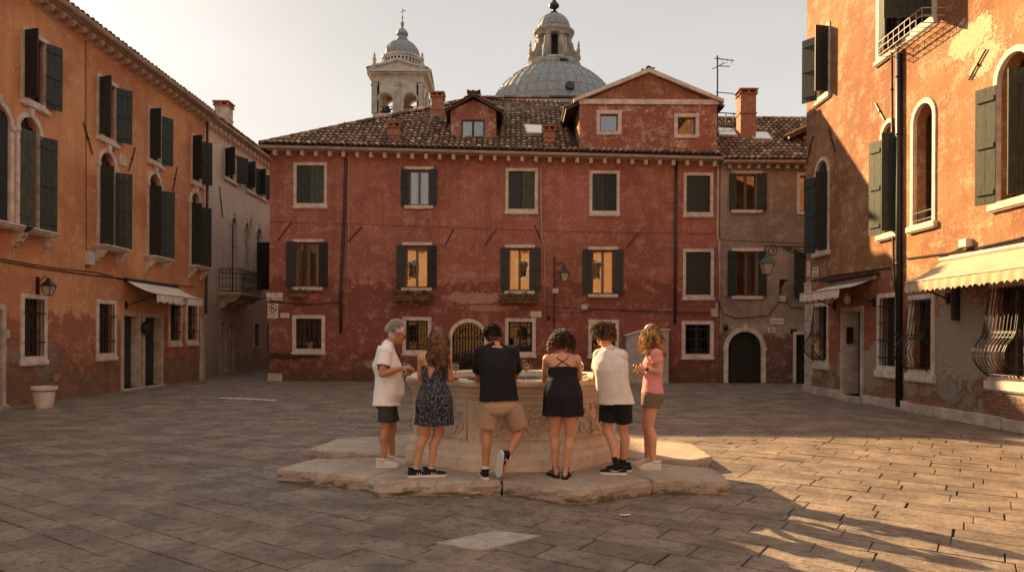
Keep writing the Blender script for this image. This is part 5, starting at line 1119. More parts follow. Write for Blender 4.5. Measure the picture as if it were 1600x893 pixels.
# ================================================================ WELL and its step
HP = .16
plt = thing('stone_step', 'broad broken stone step of irregular slabs that carries the wellhead', 'step', (0, 9.2, 0))
def T2(px, py): p = G(px, py, HP); return (p.x, p.y)
slabs = [[(-2.70, 8.16), T2(575, 744), (-1.30, 8.3), (-1.0, 9.0), (-2.45, 8.80)],
         [T2(577, 744), (-1.40, 7.42), (-.11, 7.52), (-.06, 9.2), (-.9, 9.1)],
         [(-.08, 7.50), (.68, 7.10), (1.50, 7.58), (1.0, 9.2), (-.03, 9.2)],
         [(1.53, 7.60), (2.36, 7.60), (2.36, 8.28), (1.2, 9.0), (1.05, 9.0)],
         [(-2.74, 9.58), (-2.42, 9.36), (-1.2, 9.05), (-.6, 10.5), (-1.5, 11.1), (-2.6, 10.5)],
         [(2.58, 9.10), (2.62, 10.2), (1.4, 11.0), (.6, 10.4), (1.2, 9.03), (2.30, 8.9)],
         [(-.6, 10.45), (.6, 10.4), (1.4, 11.02), (.5, 11.6), (-.6, 11.6), (-1.5, 11.12)]]
for k, s in enumerate(slabs):
    rng = random.Random(k + 20); pts = []
    for i in range(len(s)):
        a, b = V((*s[i], 0)), V((*s[(i + 1) % len(s)], 0)); n = max(2, int((b - a).length / .07))
        for j in range(n): p = a.lerp(b, j / n); nn = noise.noise(p * 3.1 + V((k, 0, 0))) * .012 + noise.noise(p * 12) * .006 ; o_ = (b - a).normalized(); pts.append((p, V((o_.y, -o_.x, 0)), nn))
    rings = []
    amp = [.7, 1.7, .9, .35, .6, .6, .6][k]
    cen = sum((p for p, _, _ in pts), V((0, 0, 0))) / len(pts); sgn = 1 if (pts[0][0] - cen).dot(pts[0][1]) > 0 else -1
    for zz, off in ((-.05, .0), (.015, .008), (.05, .012), (.10, .016), (HP - .02, .010), (HP - .006, .004), (HP, -.010)):
        rings.append([V((p.x, p.y, zz)) + nn_ * sgn * (off + e * amp * (1 - .2 * (zz > .12)) + amp * .022 * noise.noise(V((p.x * 5, p.y * 5, zz * 22 + k))) - (amp * .02 if (k == 1 and zz > .08) else 0) * max(0, noise.noise(p * 2.2)) * 3) + Z * (noise.noise(p * 4) * .01 if zz > .1 else 0) for p, nn_, e in pts])
    m = MB(); m.loft(rings); m.build('slab', M['plat'], plt, smooth=False)
WX, WY = 0.02, 9.38
wel = thing('wellhead', 'large carved octagonal stone wellhead at the centre of the square', 'well', (WX, WY, HP))
def oct_(ap, z, tw=0.0): R_ = ap / cos(pi / 8); return [V((WX + R_ * cos(pi / 8 + i * pi / 4 + tw), WY + R_ * sin(pi / 8 + i * pi / 4 + tw), z)) for i in range(8)]
TW_ = radians(3)
z = HP
m = MB(); m.loft([oct_(a, z + h, TW_) for a, h in ((1.37, -.01), (1.37, .14), (1.35, .17), (1.33, .18), (1.32, .24), (1.29, .28), (1.275, .29), (1.265, .31), (1.265, .80), (1.275, .81), (1.28, .83), (1.295, .85), (1.295, .87), (1.31, .89), (1.325, .92), (1.33, .94))]); m.build('body', M['well'], wel, bevel=.006)
# rim: hollow ring
zr = z + .94; H_ = z + 1.03
m = MB(); o0, o1, o2, i2, i0 = oct_(1.34, zr + .001, TW_), oct_(1.375, zr + .03, TW_), oct_(1.375, H_, TW_), oct_(1.06, H_, TW_), oct_(1.06, zr - .1, TW_)
m.loft([o0, o1, [p - Z * .02 for p in o2], [V((p.x * .99 + WX * .01, p.y * .99 + WY * .01, p.z)) for p in o2], i2, [V((p.x, p.y, zr + .002)) for p in i0]], cap=False)
m.loft([[V((p.x, p.y, zr + .002)) for p in i0], o0], cap=False); m.build('rim', M['well'], wel, bevel=.008)
m = MB(); m.loft([oct_(1.058, zr + .002, TW_), oct_(1.058, zr + .012, TW_)]); m.build('cover', M['iron'], wel)
# carved relief on each face: acanthus scrolls and corner pilasters
Cc = V((WX, WY, 0)); zz0, zz1 = z + .31, z + .80; ap = 1.265
def well_relief(i):
    a = i * pi / 4 + TW_; nrm = V((cos(a), sin(a), 0)); t = V((-sin(a), cos(a), 0)); hw_ = ap * math.tan(pi / 8); T = lambda x, y, zz: Cc + nrm * (ap + y) + t * x + Z * zz
    m = MB(); w_ = hw_ - .10
    m.ring(rpoly(-w_, w_, zz0 + .03, zz1 - .03), rpoly(-w_ + .025, w_ - .025, zz0 + .055, zz1 - .055), T, -.005, .016)
    rng = random.Random(i * 7 + 1)
    def leafc(cx, cz, r, ang, k, fat=.016):
        sp = [T(cx + (cos(ang + k * q * .45) * r * (1 - q / 15)), .006 + .012 * sin(q / 14 * pi), cz + sin(ang + k * q * .45) * r * (1 - q / 15)) for q in range(15)]; m.tube(sp, [fat * (1 - .6 * q / 14) for q in range(15)], 5)
    zc_ = (zz0 + zz1) / 2
    for sx in (-1, 1):
        leafc(sx * .19, zc_ - .07, .095, pi / 2 * (1 + sx), sx); leafc(sx * .17, zc_ + .11, .075, pi / 2 * (1 - sx), -sx); leafc(sx * .31, zc_ + .02, .055, pi / 2, sx, .012)
        for q in range(26):
            x = sx * rng.uniform(.04, w_ - .06); y = rng.uniform(zz0 + .08, zz1 - .08); r = rng.uniform(.018, .04); an = rng.uniform(0, pi); m.ell(T(x, .004, y), (t * cos(an) + Z * sin(an)) * r, nrm * .018, (-t * sin(an) + Z * cos(an)) * r * .5, 7, 5)
    m.tube([T(0, .01, zz0 + .07), T(.015, .016, zc_ - .08), T(-.01, .016, zc_ + .06), T(0, .012, zz1 - .07)], [.03, .02, .024, .012], 6); m.ell(T(0, .005, zc_ + .03), t * .07, nrm * .04, Z * .08, 10, 7)
    m.build('relief', M['well'], wel, smooth=True)
for i in range(8): well_relief(i)
for i in range(8):
    p0 = oct_(ap - .006, zz0, TW_)[i]; d_ = (p0 - V((WX, WY, zz0))).normalized(); t = V((-d_.y, d_.x, 0)); T = lambda x, y, zz: p0 + d_ * y + t * x + Z * (zz - zz0)
    m = MB(); m.box((-.075, -.08, zz0 - .002), (.075, -.002, zz1 + .002), T); m.build('corner_pilaster', M['well'], wel, bevel=.012)

# ================================================================ houses behind the camera (they show as the golden reflections in the panes)
OF = Fac((0, -15, 0), (-1, 0, 0), (0, 1, 0)); opp = thing('opposite_house', 'sunlit amber house opposite, seen mirrored in the panes of the red house', 'house', (2, -15, 0))
m_op = plaster('amber_plaster', (.62, .36, .17), (.54, .29, .13), (.66, .48, .3), .4, 0, 0, dark_low=.2, seed=23)
ohs = [[x, x + 1.0, zz, zz + 1.7] for x in (-19, -15.5, -12, -8.5, -5, -1.5, 2, 5.5, 9) for zz in (1.0, 4.2, 7.2)]
wall(opp, OF, [(-22, 0), (12, 0), (12, 10.2), (-22, 10.2)], [rpoly(*r) for r in ohs], m_op)
for r in ohs: wnd = surround(opp, OF, rpoly(*r), .12); sash(wnd, OF, *r)
bodybox(opp, -12, 22, -24, -15.5, 10, m_op); plane_roof('roof', opp, [V((-12.3, -14.6, 10.2)), V((22.3, -14.6, 10.2)), V((22.3, -19.5, 13)), V((-12.3, -19.5, 13))], M['tile']); plane_roof('roof_back', opp, [V((-12.3, -24.4, 10.2)), V((22.3, -24.4, 10.2)), V((22.3, -19.5, 13)), V((-12.3, -19.5, 13))], M['tile'])
# ================================================================ PEOPLE
def skinmat(name, c, sss=.08):
    n = N(name); a = n.noise(9, 6, .6); b = n.noise(2.5, 4, .5)
    col = n.mix(n.ramp(a, .35, .65), tuple(x * .86 for x in c), c); col = n.mix(n.ramp(b, .5, .75, 0, .35), col, (min(1, c[0] * 1.05), c[1] * .8, c[2] * .75))
    n.out(col, .48, 0, .4); n.b.inputs['Subsurface Weight'].default_value = sss; n.b.inputs['Subsurface Radius'].default_value = (.02, .008, .004); n.bump(a, .08, .004); return n.mat
def cloth(name, c, var=.12, rough=.85, sheen=.0):
    if name in _mc: return _mc[name]
    n = N(name); a = n.noise(7, 7, .6); b = n.noise(160, 2, .5)
    col = n.mix(n.ramp(a, .35, .65), tuple(x * (1 - var) for x in c), c)
    n.out(col, rough, 0, .25); n.b.inputs['Sheen Weight'].default_value = sheen; n.bump(n.math('ADD', a, n.math('MULTIPLY', b, .15)), .35, .012); _mc[name] = n.mat; return n.mat
def hairmat(name, c1, c2, z0, z1):
    n = N(name); z = n.sep()[2]; a = n.noise(26, 3, .6); f = n.math('ADD', n.ramp(z, z0, z1, .55, -.1), n.ramp(a, .3, .7, -.35, .5))
    n.out(n.mix(n.math('MINIMUM', n.math('MAXIMUM', f, 0.), 1.), c1, c2), .42, 0, .5); return n.mat
def remesh(mb, voxel, smooth):
    me = bpy.data.meshes.new('tmp'); me.from_pydata([tuple(v) for v in mb.v], [], mb.f)
    bm = bmesh.new(); bm.from_mesh(me); bmesh.ops.recalc_face_normals(bm, faces=bm.faces); bm.to_mesh(me); bm.free()
    o = bpy.data.objects.new('tmp', me); S.collection.objects.link(o)
    r = o.modifiers.new('r', 'REMESH'); r.mode = 'VOXEL'; r.voxel_size = voxel
    s_ = o.modifiers.new('s', 'SMOOTH'); s_.factor = .5; s_.iterations = smooth
    dg = bpy.context.evaluated_depsgraph_get(); out = bpy.data.meshes.new_from_object(o.evaluated_get(dg)); bpy.data.objects.remove(o); bpy.data.meshes.remove(me)
    for p in out.polygons: p.use_smooth = True
    return out
def finish(me, name, mats, parent, openings=(), fold=0, fscale=(9, 9, 3), cut=None, root=None, fold_fn=None):
    bm = bmesh.new(); bm.from_mesh(me); bm.normal_update()
    if fold or fold_fn:
        for v in bm.verts:
            c = v.co; k = noise.noise(V((c.x * fscale[0], c.y * fscale[1], c.z * fscale[2]))) + .5 * noise.noise(V((c.x * fscale[0] * 2.3, c.y * fscale[1] * 2.3, c.z * fscale[2] * 2.3 + 5)))
            v.co = c + v.normal * (fold * k + (fold_fn(c) if fold_fn else 0))
    kill = []
    for f in bm.faces:
        c = f.calc_center_median()
        if cut and cut(c): kill.append(f); continue
        for p, n, r, *e_ in openings:
            if f.normal.dot(n) > .55 and abs((c - p).dot(n)) < (e_[0] if e_ else .045) and (c - p).length < r: kill.append(f); break
    if kill: bmesh.ops.delete(bm, geom=kill, context='FACES')
    off = wloc(parent) if parent else V((0, 0, 0))
    if root is not None: off = root
    for v in bm.verts: v.co -= off
    bm.to_mesh(me); bm.free(); me.materials.clear()
    for m in (mats if isinstance(mats, list) else [mats]): me.materials.append(m)
    return link(name, me, parent)
def hand(mb, w, d, n, s=1, curl=.4, thumb=1, grip=False):
    """wrist w, pointing d, palm normal n (the side fingers close towards)"""
    d = d.normalized(); n = (n - d * n.dot(d)).normalized(); t = d.cross(n) * thumb
    c = w + d * .045 * s; mb.ell(c, d * .052 * s, t * .040 * s, n * .017 * s, 12, 8); mb.cone(w - d * .01, .024 * s, c, .022 * s, 10)
    for i, (off, L) in enumerate(((.030, .070), (.010, .079), (-.010, .073), (-.029, .056))):
        p = w + d * (.082 - .004 * abs(i - 1)) * s + t * off * s; a = curl * .5; dirn = d
        for k, (f_, r) in enumerate(((.45, .0092), (.32, .0085), (.23, .0076))):
            dirn = (d * cos(a) + n * sin(a)).normalized(); q = p + dirn * L * f_ * s; mb.cone(p, r * s, q, r * .92 * s, 8); p = q; a += curl * (1.4 if grip else .9)
    p = w + d * .02 * s + t * .03 * s; a1 = (d * .6 + t * .75 + n * .35).normalized(); q = p + a1 * .038 * s; mb.cone(p, .014 * s, q, .011 * s, 8); a2 = (d * .85 + t * .15 + n * (.4 + curl * .5)).normalized(); mb.cone(q, .011 * s, q + a2 * .03 * s, .009 * s, 8)
def rings_torso(J, prof, f, r, off=0, bow=0):
    """prof rows: (t, half width, half depth, forward shift) along hips->shoulders"""
    H0 = (J['HL'] + J['HR']) / 2; S0 = (J['SL'] + J['SR']) / 2; out = []; ax = (S0 - H0)
    rs = (J['SR'] - J['SL']).normalized(); rh = (J['HR'] - J['HL']).normalized()
    for t, a, b, sh in prof:
        tt = min(1, max(0, t)); rr = rh.lerp(rs, tt).normalized(); up = ax.normalized() if t < .95 else ax.normalized().lerp((J['N'] - S0).normalized(), min(1, (t - .95) * 4)).normalized()
        up = Z.lerp(up, min(1, max(0, t * 2.2))).normalized() if t < .5 else up
        ff = up.cross(rr).normalized() * 1.0; ff = ff if ff.dot(f) > 0 else -ff
        c = H0 + ax * t - ff * bow * sin(pi * tt) + ff * sh
        out.append([c + rr * (a + off) * cos(2 * pi * i / 28) + ff * (b + off) * sin(2 * pi * i / 28) for i in range(28)])
    return out
MALE = [(-.24, .07, .06, -.01), (-.17, .145, .10, -.01), (-.05, .172, .122, -.012), (.1, .168, .12, -.005), (.3, .155, .112, 0), (.5, .152, .108, 0), (.7, .168, .118, 0), (.86, .178, .112, 0), (.97, .165, .092, -.005), (1.06, .115, .075, -.005), (1.14, .066, .062, 0)]
FEM = [(-.24, .07, .06, -.01), (-.16, .145, .10, -.01), (-.04, .172, .120, -.015), (.1, .160, .108, -.01), (.3, .132, .09, 0), (.45, .120, .084, 0), (.6, .128, .090, .004), (.78, .140, .100, .012), (.9, .142, .09, .0), (.99, .132, .074, -.004), (1.06, .09, .06, -.005), (1.13, .05, .05, 0)]
def person(label, J, sex, skin, f, head_f, w=1.0, prof=None, bow=.0, arm=1.0, legk=1.0, group='people gathered round the wellhead', handL=None, handR=None, hs=1.0, head_s=1.0, head_up=Z):
    f = V((f[0], f[1], 0)).normalized(); r = f.cross(Z)
    prof = prof or (MALE if sex == 'm' else FEM); prof = [(t, a * w, b * w, s_) for t, a, b, s_ in prof]
    k = .88 if sex == 'f' else 1.0; mb = MB()
    mb.loft(rings_torso(J, prof, f, r, 0, bow))
    S0 = (J['SL'] + J['SR']) / 2
    # neck and head
    hd = J['H']; hf = V(head_f).normalized(); hu = (V(head_up) - hf * V(head_up).dot(hf)).normalized(); hr = hf.cross(hu)
    s_ = head_s * (.96 if sex == 'f' else 1)
    base = hd - hu * .085 * s_ - hf * .025 * s_
    mb.cone(J['N'] - (base - J['N']) * .4, .068 * k, base, .056 * k * s_, 14)
    T = lambda x, y, z: hd + (hr * x + hf * y + hu * z) * s_
    E_ = lambda x, y, z, a, b, c: mb.ell(T(x, y, z), hr * a * s_, hf * b * s_, hu * c * s_, 16, 10)
    E_(0, -.012, .028, .075, .094, .088); E_(0, .012, -.01, .066, .078, .085); E_(0, .028, -.062, .048, .056, .050); E_(0, .070, -.092, .020, .018, .017)
    E_(0, .070, .022, .050, .022, .014); mb.cone(T(0, .088, .012), .008 * s_, T(0, .110, -.024), .013 * s_, 10); E_(0, .100, -.028, .018, .014, .010)
    E_(0, .088, -.052, .023, .012, .0065); E_(0, .086, -.064, .020, .012, .0075)
    for sx in (-1, 1): E_(sx * .040, .058, -.022, .022, .024, .022); E_(sx * .077, -.008, -.008, .008, .018, .031); E_(sx * .030, .078, .006, .013, .010, .008)
    # arms
    for q, hh in (('L', handL), ('R', handR)):
        s0, e, wr = J['S' + q], J['E' + q], J['W' + q]; a_ = arm * k
        mb.ell(s0, r * .062 * a_, f * .062 * a_, Z * .066 * a_, 14, 9); mb.cone(s0, .056 * a_, s0.lerp(e, .5), .050 * a_); mb.cone(s0.lerp(e, .5), .050 * a_, e, .039 * a_)
        m_ = e.lerp(wr, .28); mb.cone(e, .039 * a_, m_, .043 * a_); mb.cone(m_, .043 * a_, wr, .025 * a_)
        d_, n_h, cu, th, gp = hh; hand(mb, wr, V(d_), V(n_h), .98 * k * hs, cu, th, gp)
    # trapezius
    for q in 'LR': mb.cone(J['N'] + (J['N'] - S0) * .15, .052 * k, J['S' + q].lerp(S0, .12) + Z * .012, .046 * k, 12)
    # legs
    for q in 'LR':
        h, kn, an, td = J['H' + q], J['K' + q], J['A' + q], J['T' + q]; lk = legk * (1.0 if sex == 'm' else .98)
        up = (h - kn).normalized(); back = (-f * .8 + Z * 0).normalized()
        sh = (kn - an).normalized(); bk = -(td - sh * td.dot(sh)).normalized()
        mb.cone(h, .086 * lk, h.lerp(kn, .45), .076 * lk); mb.cone(h.lerp(kn, .45), .076 * lk, kn, .053 * lk); mb.ell(kn - bk * .012, V((.045, 0, 0)) * lk, V((0, .045, 0)) * lk, Z * .055 * lk, 12, 8)
        c1 = kn.lerp(an, .30) + bk * .022; mb.cone(kn, .050 * lk, c1, .054 * lk); mb.cone(c1, .054 * lk, kn.lerp(an, .68) + bk * .006, .040 * lk); mb.cone(kn.lerp(an, .68) + bk * .006, .040 * lk, an, .031 * lk)
        heel = an - sh * .045 - td * .035; toe = an - sh * (.060 if 'flat' not in J else .055) + td * .135
        mb.cone(an, .030 * lk, heel, .026, 10); mb.cone(an - sh * .01, .030, an - sh * .048 + td * .05, .024, 10); mb.cone(an - sh * .048 + td * .04, .025, toe, .016, 10); mb.ell(toe, td * .036, td.cross(sh) * .034, sh * .014, 12, 8)
    me = remesh(mb, .0072, 3)
    rootp = V(((J['AL'].x + J['AR'].x) / 2, (J['AL'].y + J['AR'].y) / 2, HP))
    o = finish(me, 'person', skin, None, root=rootp); o.location = rootp; kin(o, label, 'person', group)
    ew = simple('eye_white', (.7, .66, .6), .3, .05, 5, bump=0); ei = simple('eye_iris', (.05, .03, .02), .2, .1, 5, bump=0)
    for sx in (-1, 1):
        m = MB(); m.ell(T(sx * .030, .0765, .004), hr * .011, hf * .0105, hu * .009, 10, 8, 0); m.ell(T(sx * .030, .0835, .004), hr * .0048, hf * .004, hu * .005, 8, 6, 1); m.build('eye', [ew, ei], o, smooth=True)
    m = MB()
    for sx in (-1, 1): m.tube([T(sx * .016, .090, .024), T(sx * .032, .087, .029), T(sx * .048, .074, .024)], [.003, .004, .002], 5)
    m.build('eyebrows', J.get('browmat', M['ink']), o)
    J['_'] = (f, r, hf, hr, hu, s_, T, prof, k, o, bow, arm, legk); return o
def shirt(J, name, mat, hem=-.1, sleeve=.62, off=.018, fold=.006, loose=.0, sl_r=.066, neck_r=.085, flare=0, hem_pt=None):
    f, r, hf, hr, hu, s_, T, prof, k, o, bow, arm, legk = J['_']; mb = MB()
    pr = [p for p in prof if hem < p[0] < 1.1]
    a0 = next((p for p in prof if p[0] >= hem), prof[2]); pr = [(hem, max(a0[1], pr[0][1]) + flare, max(a0[2], pr[0][2]) + flare, a0[3])] + [(t, a + loose * max(0, 1 - abs(t - .35) * 1.6), b + loose * max(0, 1 - abs(t - .35) * 1.6), s2) for t, a, b, s2 in pr] + [(1.085, .088, .072, 0)]
    R_ = rings_torso(J, pr, f, r, off, bow); mb.loft(R_); ops = []; S0_ = (J['SL'] + J['SR']) / 2
    for q in 'LR': mb.cone(J['N'] + (J['N'] - S0_) * -.05, .052 * k + off * .7, J['S' + q].lerp(S0_, .12) + Z * .012, .048 * k + off, 12)
    def cen(Q): return sum(Q, V((0, 0, 0))) / len(Q)
    ops.append((cen(R_[0]), (cen(R_[0]) - cen(R_[1])).normalized(), .4)); ops.append((cen(R_[-1]), (cen(R_[-1]) - cen(R_[-2])).normalized(), .082))
    if sleeve:
        for q in 'LR':
            s0, e = J['S' + q], J['E' + q]; p1 = s0.lerp(e, sleeve); mb.ell(s0, r * (.064 * arm * k + off), f * (.064 * arm * k + off), Z * (.064 * arm * k + off), 14, 9); mb.cone(s0, .056 * arm * k + off, p1, sl_r * k * arm, 16, caps=False); ops.append((p1, (e - s0).normalized(), .11))
    me = remesh(mb, .0095, 4); return finish(me, name, mat, o, ops, fold)
def shorts(J, name, mat, top=.14, leg=.85, off=.014, r0=.100, r1=.098, fold=.006, spread=0.0, bow_off=0):
    f, r, hf, hr, hu, s_, T, prof, k, o, bow, arm, legk = J['_']; mb = MB(); pr = [p for p in prof if p[0] < top] + [(top, *[p for p in prof if p[0] <= top + .08][-1][1:])]
    R_ = rings_torso(J, pr, f, r, off, bow); mb.loft(R_); ops = []
    c = sum(R_[-1], V((0, 0, 0))) / 28; ops.append((c, Z, .3))
    for q in 'LR':
        h, kn = J['H' + q], J['K' + q]; p1 = h.lerp(kn, leg); p1 += (J['K' + q] - (J['KL'] + J['KR']) / 2).normalized() * spread; mb.cone(h + (h - kn).normalized() * .02, r0, p1, r1, 18, caps=False); mb.ell(h, r * r0, f * r0, Z * r0); ops.append((p1, (kn - h).normalized(), r1 * 1.3, .022))
    me = remesh(mb, .0095, 3); return finish(me, name, mat, o, ops, fold)
def shoe(J, q, up_m, sole_m, lace=None, L=.27, h=.075, collar=.045, flat=False, mark=None, stroke=0, sandal=False, toe_drop=None):
    o = J['_'][9]; an = J['A' + q]; td = J['T' + q].normalized(); sh = (J['K' + q] - an).normalized()
    up = J.get('U' + q) or (Z - td * Z.dot(td)).normalized(); side = td.cross(up).normalized(); base = an - up * .085 + td * .0
    def T(x, y, z): return base + td * x + side * y + up * z
    if sandal:
        m = MB(); pts = [(-.085, .026), (-.05, .034), (.03, .034), (.1, .046), (.15, .042), (.18, .022)]
        poly = [(x, y) for x, y in pts] + [(x, -y) for x, y in reversed(pts)]
        m.prism(poly, lambda a, d, b: T(a, b, d), .0, .022); s1 = m.build('sandal', up_m, o, bevel=.004); m = MB()
        m.tube([T(.0, -.036, .02), T(.02, -.03, .06), T(.03, 0, .075), T(.02, .03, .06), T(.0, .036, .02)], .006, 5); m.tube([T(.09, -.045, .02), T(.10, -.02, .05), T(.11, .01, .05), T(.10, .045, .02)], .006, 5)
        m.tube([T(-.05, -.032, .02), T(-.055, -.036, .08), T(-.02, -.042, .115), T(.02, 0, .118), T(-.02, .042, .115), T(-.055, .036, .08), T(-.05, .032, .02)], .0045, 5); m.build('strap', up_m, s1); return
    prof = [(-.097, .012, .055), (-.088, .030, .085), (-.06, .038, .100), (-.02, .041, .102), (.03, .042, .090), (.08, .046, .070), (.13, .048, .058), (.168, .040, .048), (.190, .014, .030)]
    kx = L / .28; m = MB(); rings = []
    for x, wd, ht in prof:
        rings.append([T(x * kx, wd * (abs(cos(a)) ** .7) * (1 if cos(a) > 0 else -1), .018 + (ht - .018) * max(0, sin(a)) ** .75) for a in [pi * i / 12 for i in range(13)]] + [T(x * kx, -wd * .9 + wd * 1.8 * i / 4, .017) for i in range(1, 4)])
    m.loft(rings); u_ = m.build('shoe', up_m, o, smooth=True)
    m = MB(); m.tube([T(-.03 + .052 * cos(2 * pi * i / 16) * 1.05, .040 * sin(2 * pi * i / 16), .088 + .012 * cos(2 * pi * i / 16 + pi)) for i in range(17)], .011, 6, cap=False)
    m.build('collar', up_m, u_, smooth=True)
    m = MB(); rr = [[T(x * kx * 1.02, y * 1.08, z) for x, y in ([(a, b + .004) for a, b, c in prof] + [(a, -b - .004) for a, b, c in reversed(prof)])] for z in (.0, .006, .024, .027)]
    m.loft(rr); m.build('sole', sole_m, u_)
    if lace:
        m = MB()
        for i in range(4): x = .035 + i * .022; z_ = .080 - i * .0075; m.tube([T(x, -.026, z_ - .008), T(x + .006, 0, z_ + .004), T(x, .026, z_ - .008)], .0035, 4)
        m.build('laces', lace, u_)
    if mark == 'stripes':
        for sd_ in (-1, 1):
            m = MB()
            for i in range(3): x = .005 + i * .024; m.tube([T(x, sd_ * .0425, .026), T(x + .004, sd_ * .036, .050), T(x + .016, sd_ * .022, .073)], .0052, 5)
            m.build('side_stripes', M['sole'], u_)
    if mark == 'swoosh':
        for sd_ in (-1, 1): m = MB(); m.tube([T(-.06, sd_ * .036, .070), T(-.02, sd_ * .041, .050), T(.02, sd_ * .044, .038), T(.05, sd_ * .045, .042), T(.085, sd_ * .040, .053)], [.001, .002, .005, .006, .002], 5); m.build('side_mark', M['sole'], u_)
def sock(J, q, mat, h=.1, r=.040):
    o = J['_'][9]; an = J['A' + q]; sh = (J['K' + q] - an).normalized(); m = MB(); m.cone(an - sh * .03, r * .98, an + sh * h, r, 16, caps=False); m.build('sock', mat, o, smooth=True)
def push(p, ells):
    for c, ax in ells:
        d = p - c; q = V((d.x / ax[0], d.y / ax[1], d.z / ax[2]))
        if q.length < 1: q = q / max(q.length, 1e-4); p = c + V((q.x * ax[0], q.y * ax[1], q.z * ax[2]))
    return p
def hair(J, mat, n=400, length=.3, steps=12, curl=.0, freq=3., r=.0035, droop=.6, spread=1.0, seed=1, cap=.012, ells=(), hug=0, side=0, lmin=.8, cov=.25, tip=.35, wave=0, cap_mat=None, lift=0):
    f, rr, hf, hr, hu, s_, T, prof, k, o, *_ = J['_']; rng = random.Random(seed)
    cm = MB(); cm.ell(T(0, -.022, .036), hr * (.079 + cap) * s_, hf * (.088 + cap) * s_, hu * (.086 + cap) * s_, 26, 18); 
    cm.ell(T(0, -.045, -.01), hr * (.070 + cap) * s_, hf * (.062 + cap) * s_, hu * (.075 + cap) * s_, 24, 14)
    me = remesh(cm, .008, 2); h_ = finish(me, 'hair', cap_mat or mat, o, (), .006, (40, 40, 40)); m = MB()
    for i in range(n):
        while True:
            d = V((rng.gauss(0, 1), rng.gauss(0, 1), rng.gauss(0, 1))).normalized(); df = d.dot(hf); du = d.dot(hu)
            if df < cov + .5 * max(0, du) and du > -.45 + .0 * df and not (df > cov - .2 and du < .35): break
        p = T(0, -.02, .03) + (hr * d.dot(hr) * .080 + hf * df * .092 + hu * du * .090) * s_; L = length * rng.uniform(lmin, 1.1); seg = L / steps
        dirn = (d * (1 - hug) - Z * hug * .8 + hu * lift + rr * side * .3).normalized(); ph = rng.uniform(0, 2 * pi); fr = freq * rng.uniform(.7, 1.3); pts = []; a = d.orthogonal().normalized(); b = d.cross(a); cw = curl * rng.uniform(.6, 1.3)
        for j in range(steps + 1):
            t = j / steps; v_ = dirn.lerp(V((0, 0, -1)), min(1, t * droop * 2.2 + .02 * j)); v_ = (v_ + V((noise.noise(p * 9 + V((seed, 0, 0))), noise.noise(p * 9 + V((0, seed, 3))), 0)) * wave); v_ = v_.normalized() if v_.length > .01 else V((0, 0, -1))
            ax_ = v_.orthogonal().normalized(); bx_ = v_.cross(ax_); gt_ = min(1, t * 3)
            q = push(p, ells) ; pts.append(q + (ax_ * cos(ph + t * fr * 2 * pi) + bx_ * sin(ph + t * fr * 2 * pi)) * cw * gt_)
            p = p + v_ * seg; dd = p - T(0, -.015, .02)
            if dd.length < .1 * s_: p = T(0, -.015, .02) + dd.normalized() * .1 * s_
        m.tube(pts, [r * (1 - (1 - tip) * j / steps) for j in range(steps + 1)], 4)
    m.build('strands', mat, h_, smooth=True, recalc=False)
    return h_
glass_m = N('clear_glass'); glass_m.out((.95, .95, .93), .03, 0, .5); glass_m.b.inputs['Transmission Weight'].default_value = 1.0; glass_m.b.inputs['IOR'].default_value = 1.25
wine_m = N('white_wine'); wine_m.out((.90, .70, .25), .05, 0, .5); wine_m.b.inputs['Transmission Weight'].default_value = .9; wine_m.b.inputs['IOR'].default_value = 1.3
def glass(p, label, H=.22, bowl=.034, kind='flute', fill=.55, cat='glass'):
    root = thing('wine_glass', label, cat, p, 'glasses on and above the rim'); m = MB()
    if kind == 'tumbler': P_ = [(.001, .0), (.028, 0), (.036, H), (.0345, H), (.0265, .006), (.001, .006)]; w0, w1, z0, z1 = .0262, .0325, .007, H * fill
    else:
        zb = H * .42; P_ = [(.001, 0), (.034, .001), (.034, .003), (.006, .008), (.0035, .02), (.0035, zb - .015), (.010, zb), (bowl * .85, zb + (H - zb) * .30), (bowl, zb + (H - zb) * .6), (bowl * .93, H), (bowl * .93 - .0015, H), (bowl - .0015, zb + (H - zb) * .6), (bowl * .85 - .0015, zb + (H - zb) * .3), (.008, zb + .004), (.001, zb + .003)]
        w0, w1, z0, z1 = .01, bowl * .92, zb + .006, zb + (H - zb) * fill
    m.lathe(p, P_, 20); m.build('bowl', glass_m.mat, root, smooth=True, recalc=False); m = MB()
    m.lathe(p, [(w0, z0), ((w0 + w1) * .56, z0 + (z1 - z0) * .35), (w1 * .97, z1), (.001, z1)], 16); m.build('wine', wine_m.mat, root, smooth=True)
sk1 = skinmat('tanned_skin', (.48, .22, .12)); sk2 = skinmat('warm_skin', (.54, .27, .155)); sk3 = skinmat('fair_tanned_skin', (.60, .31, .185))
RIM = HP + 1.03
def JP(d): return {k: (P(*v) if isinstance(v, tuple) and len(v) == 3 else v) for k, v in d.items()}
def TD(x, y, z=0): return V((x, y, z)).normalized()
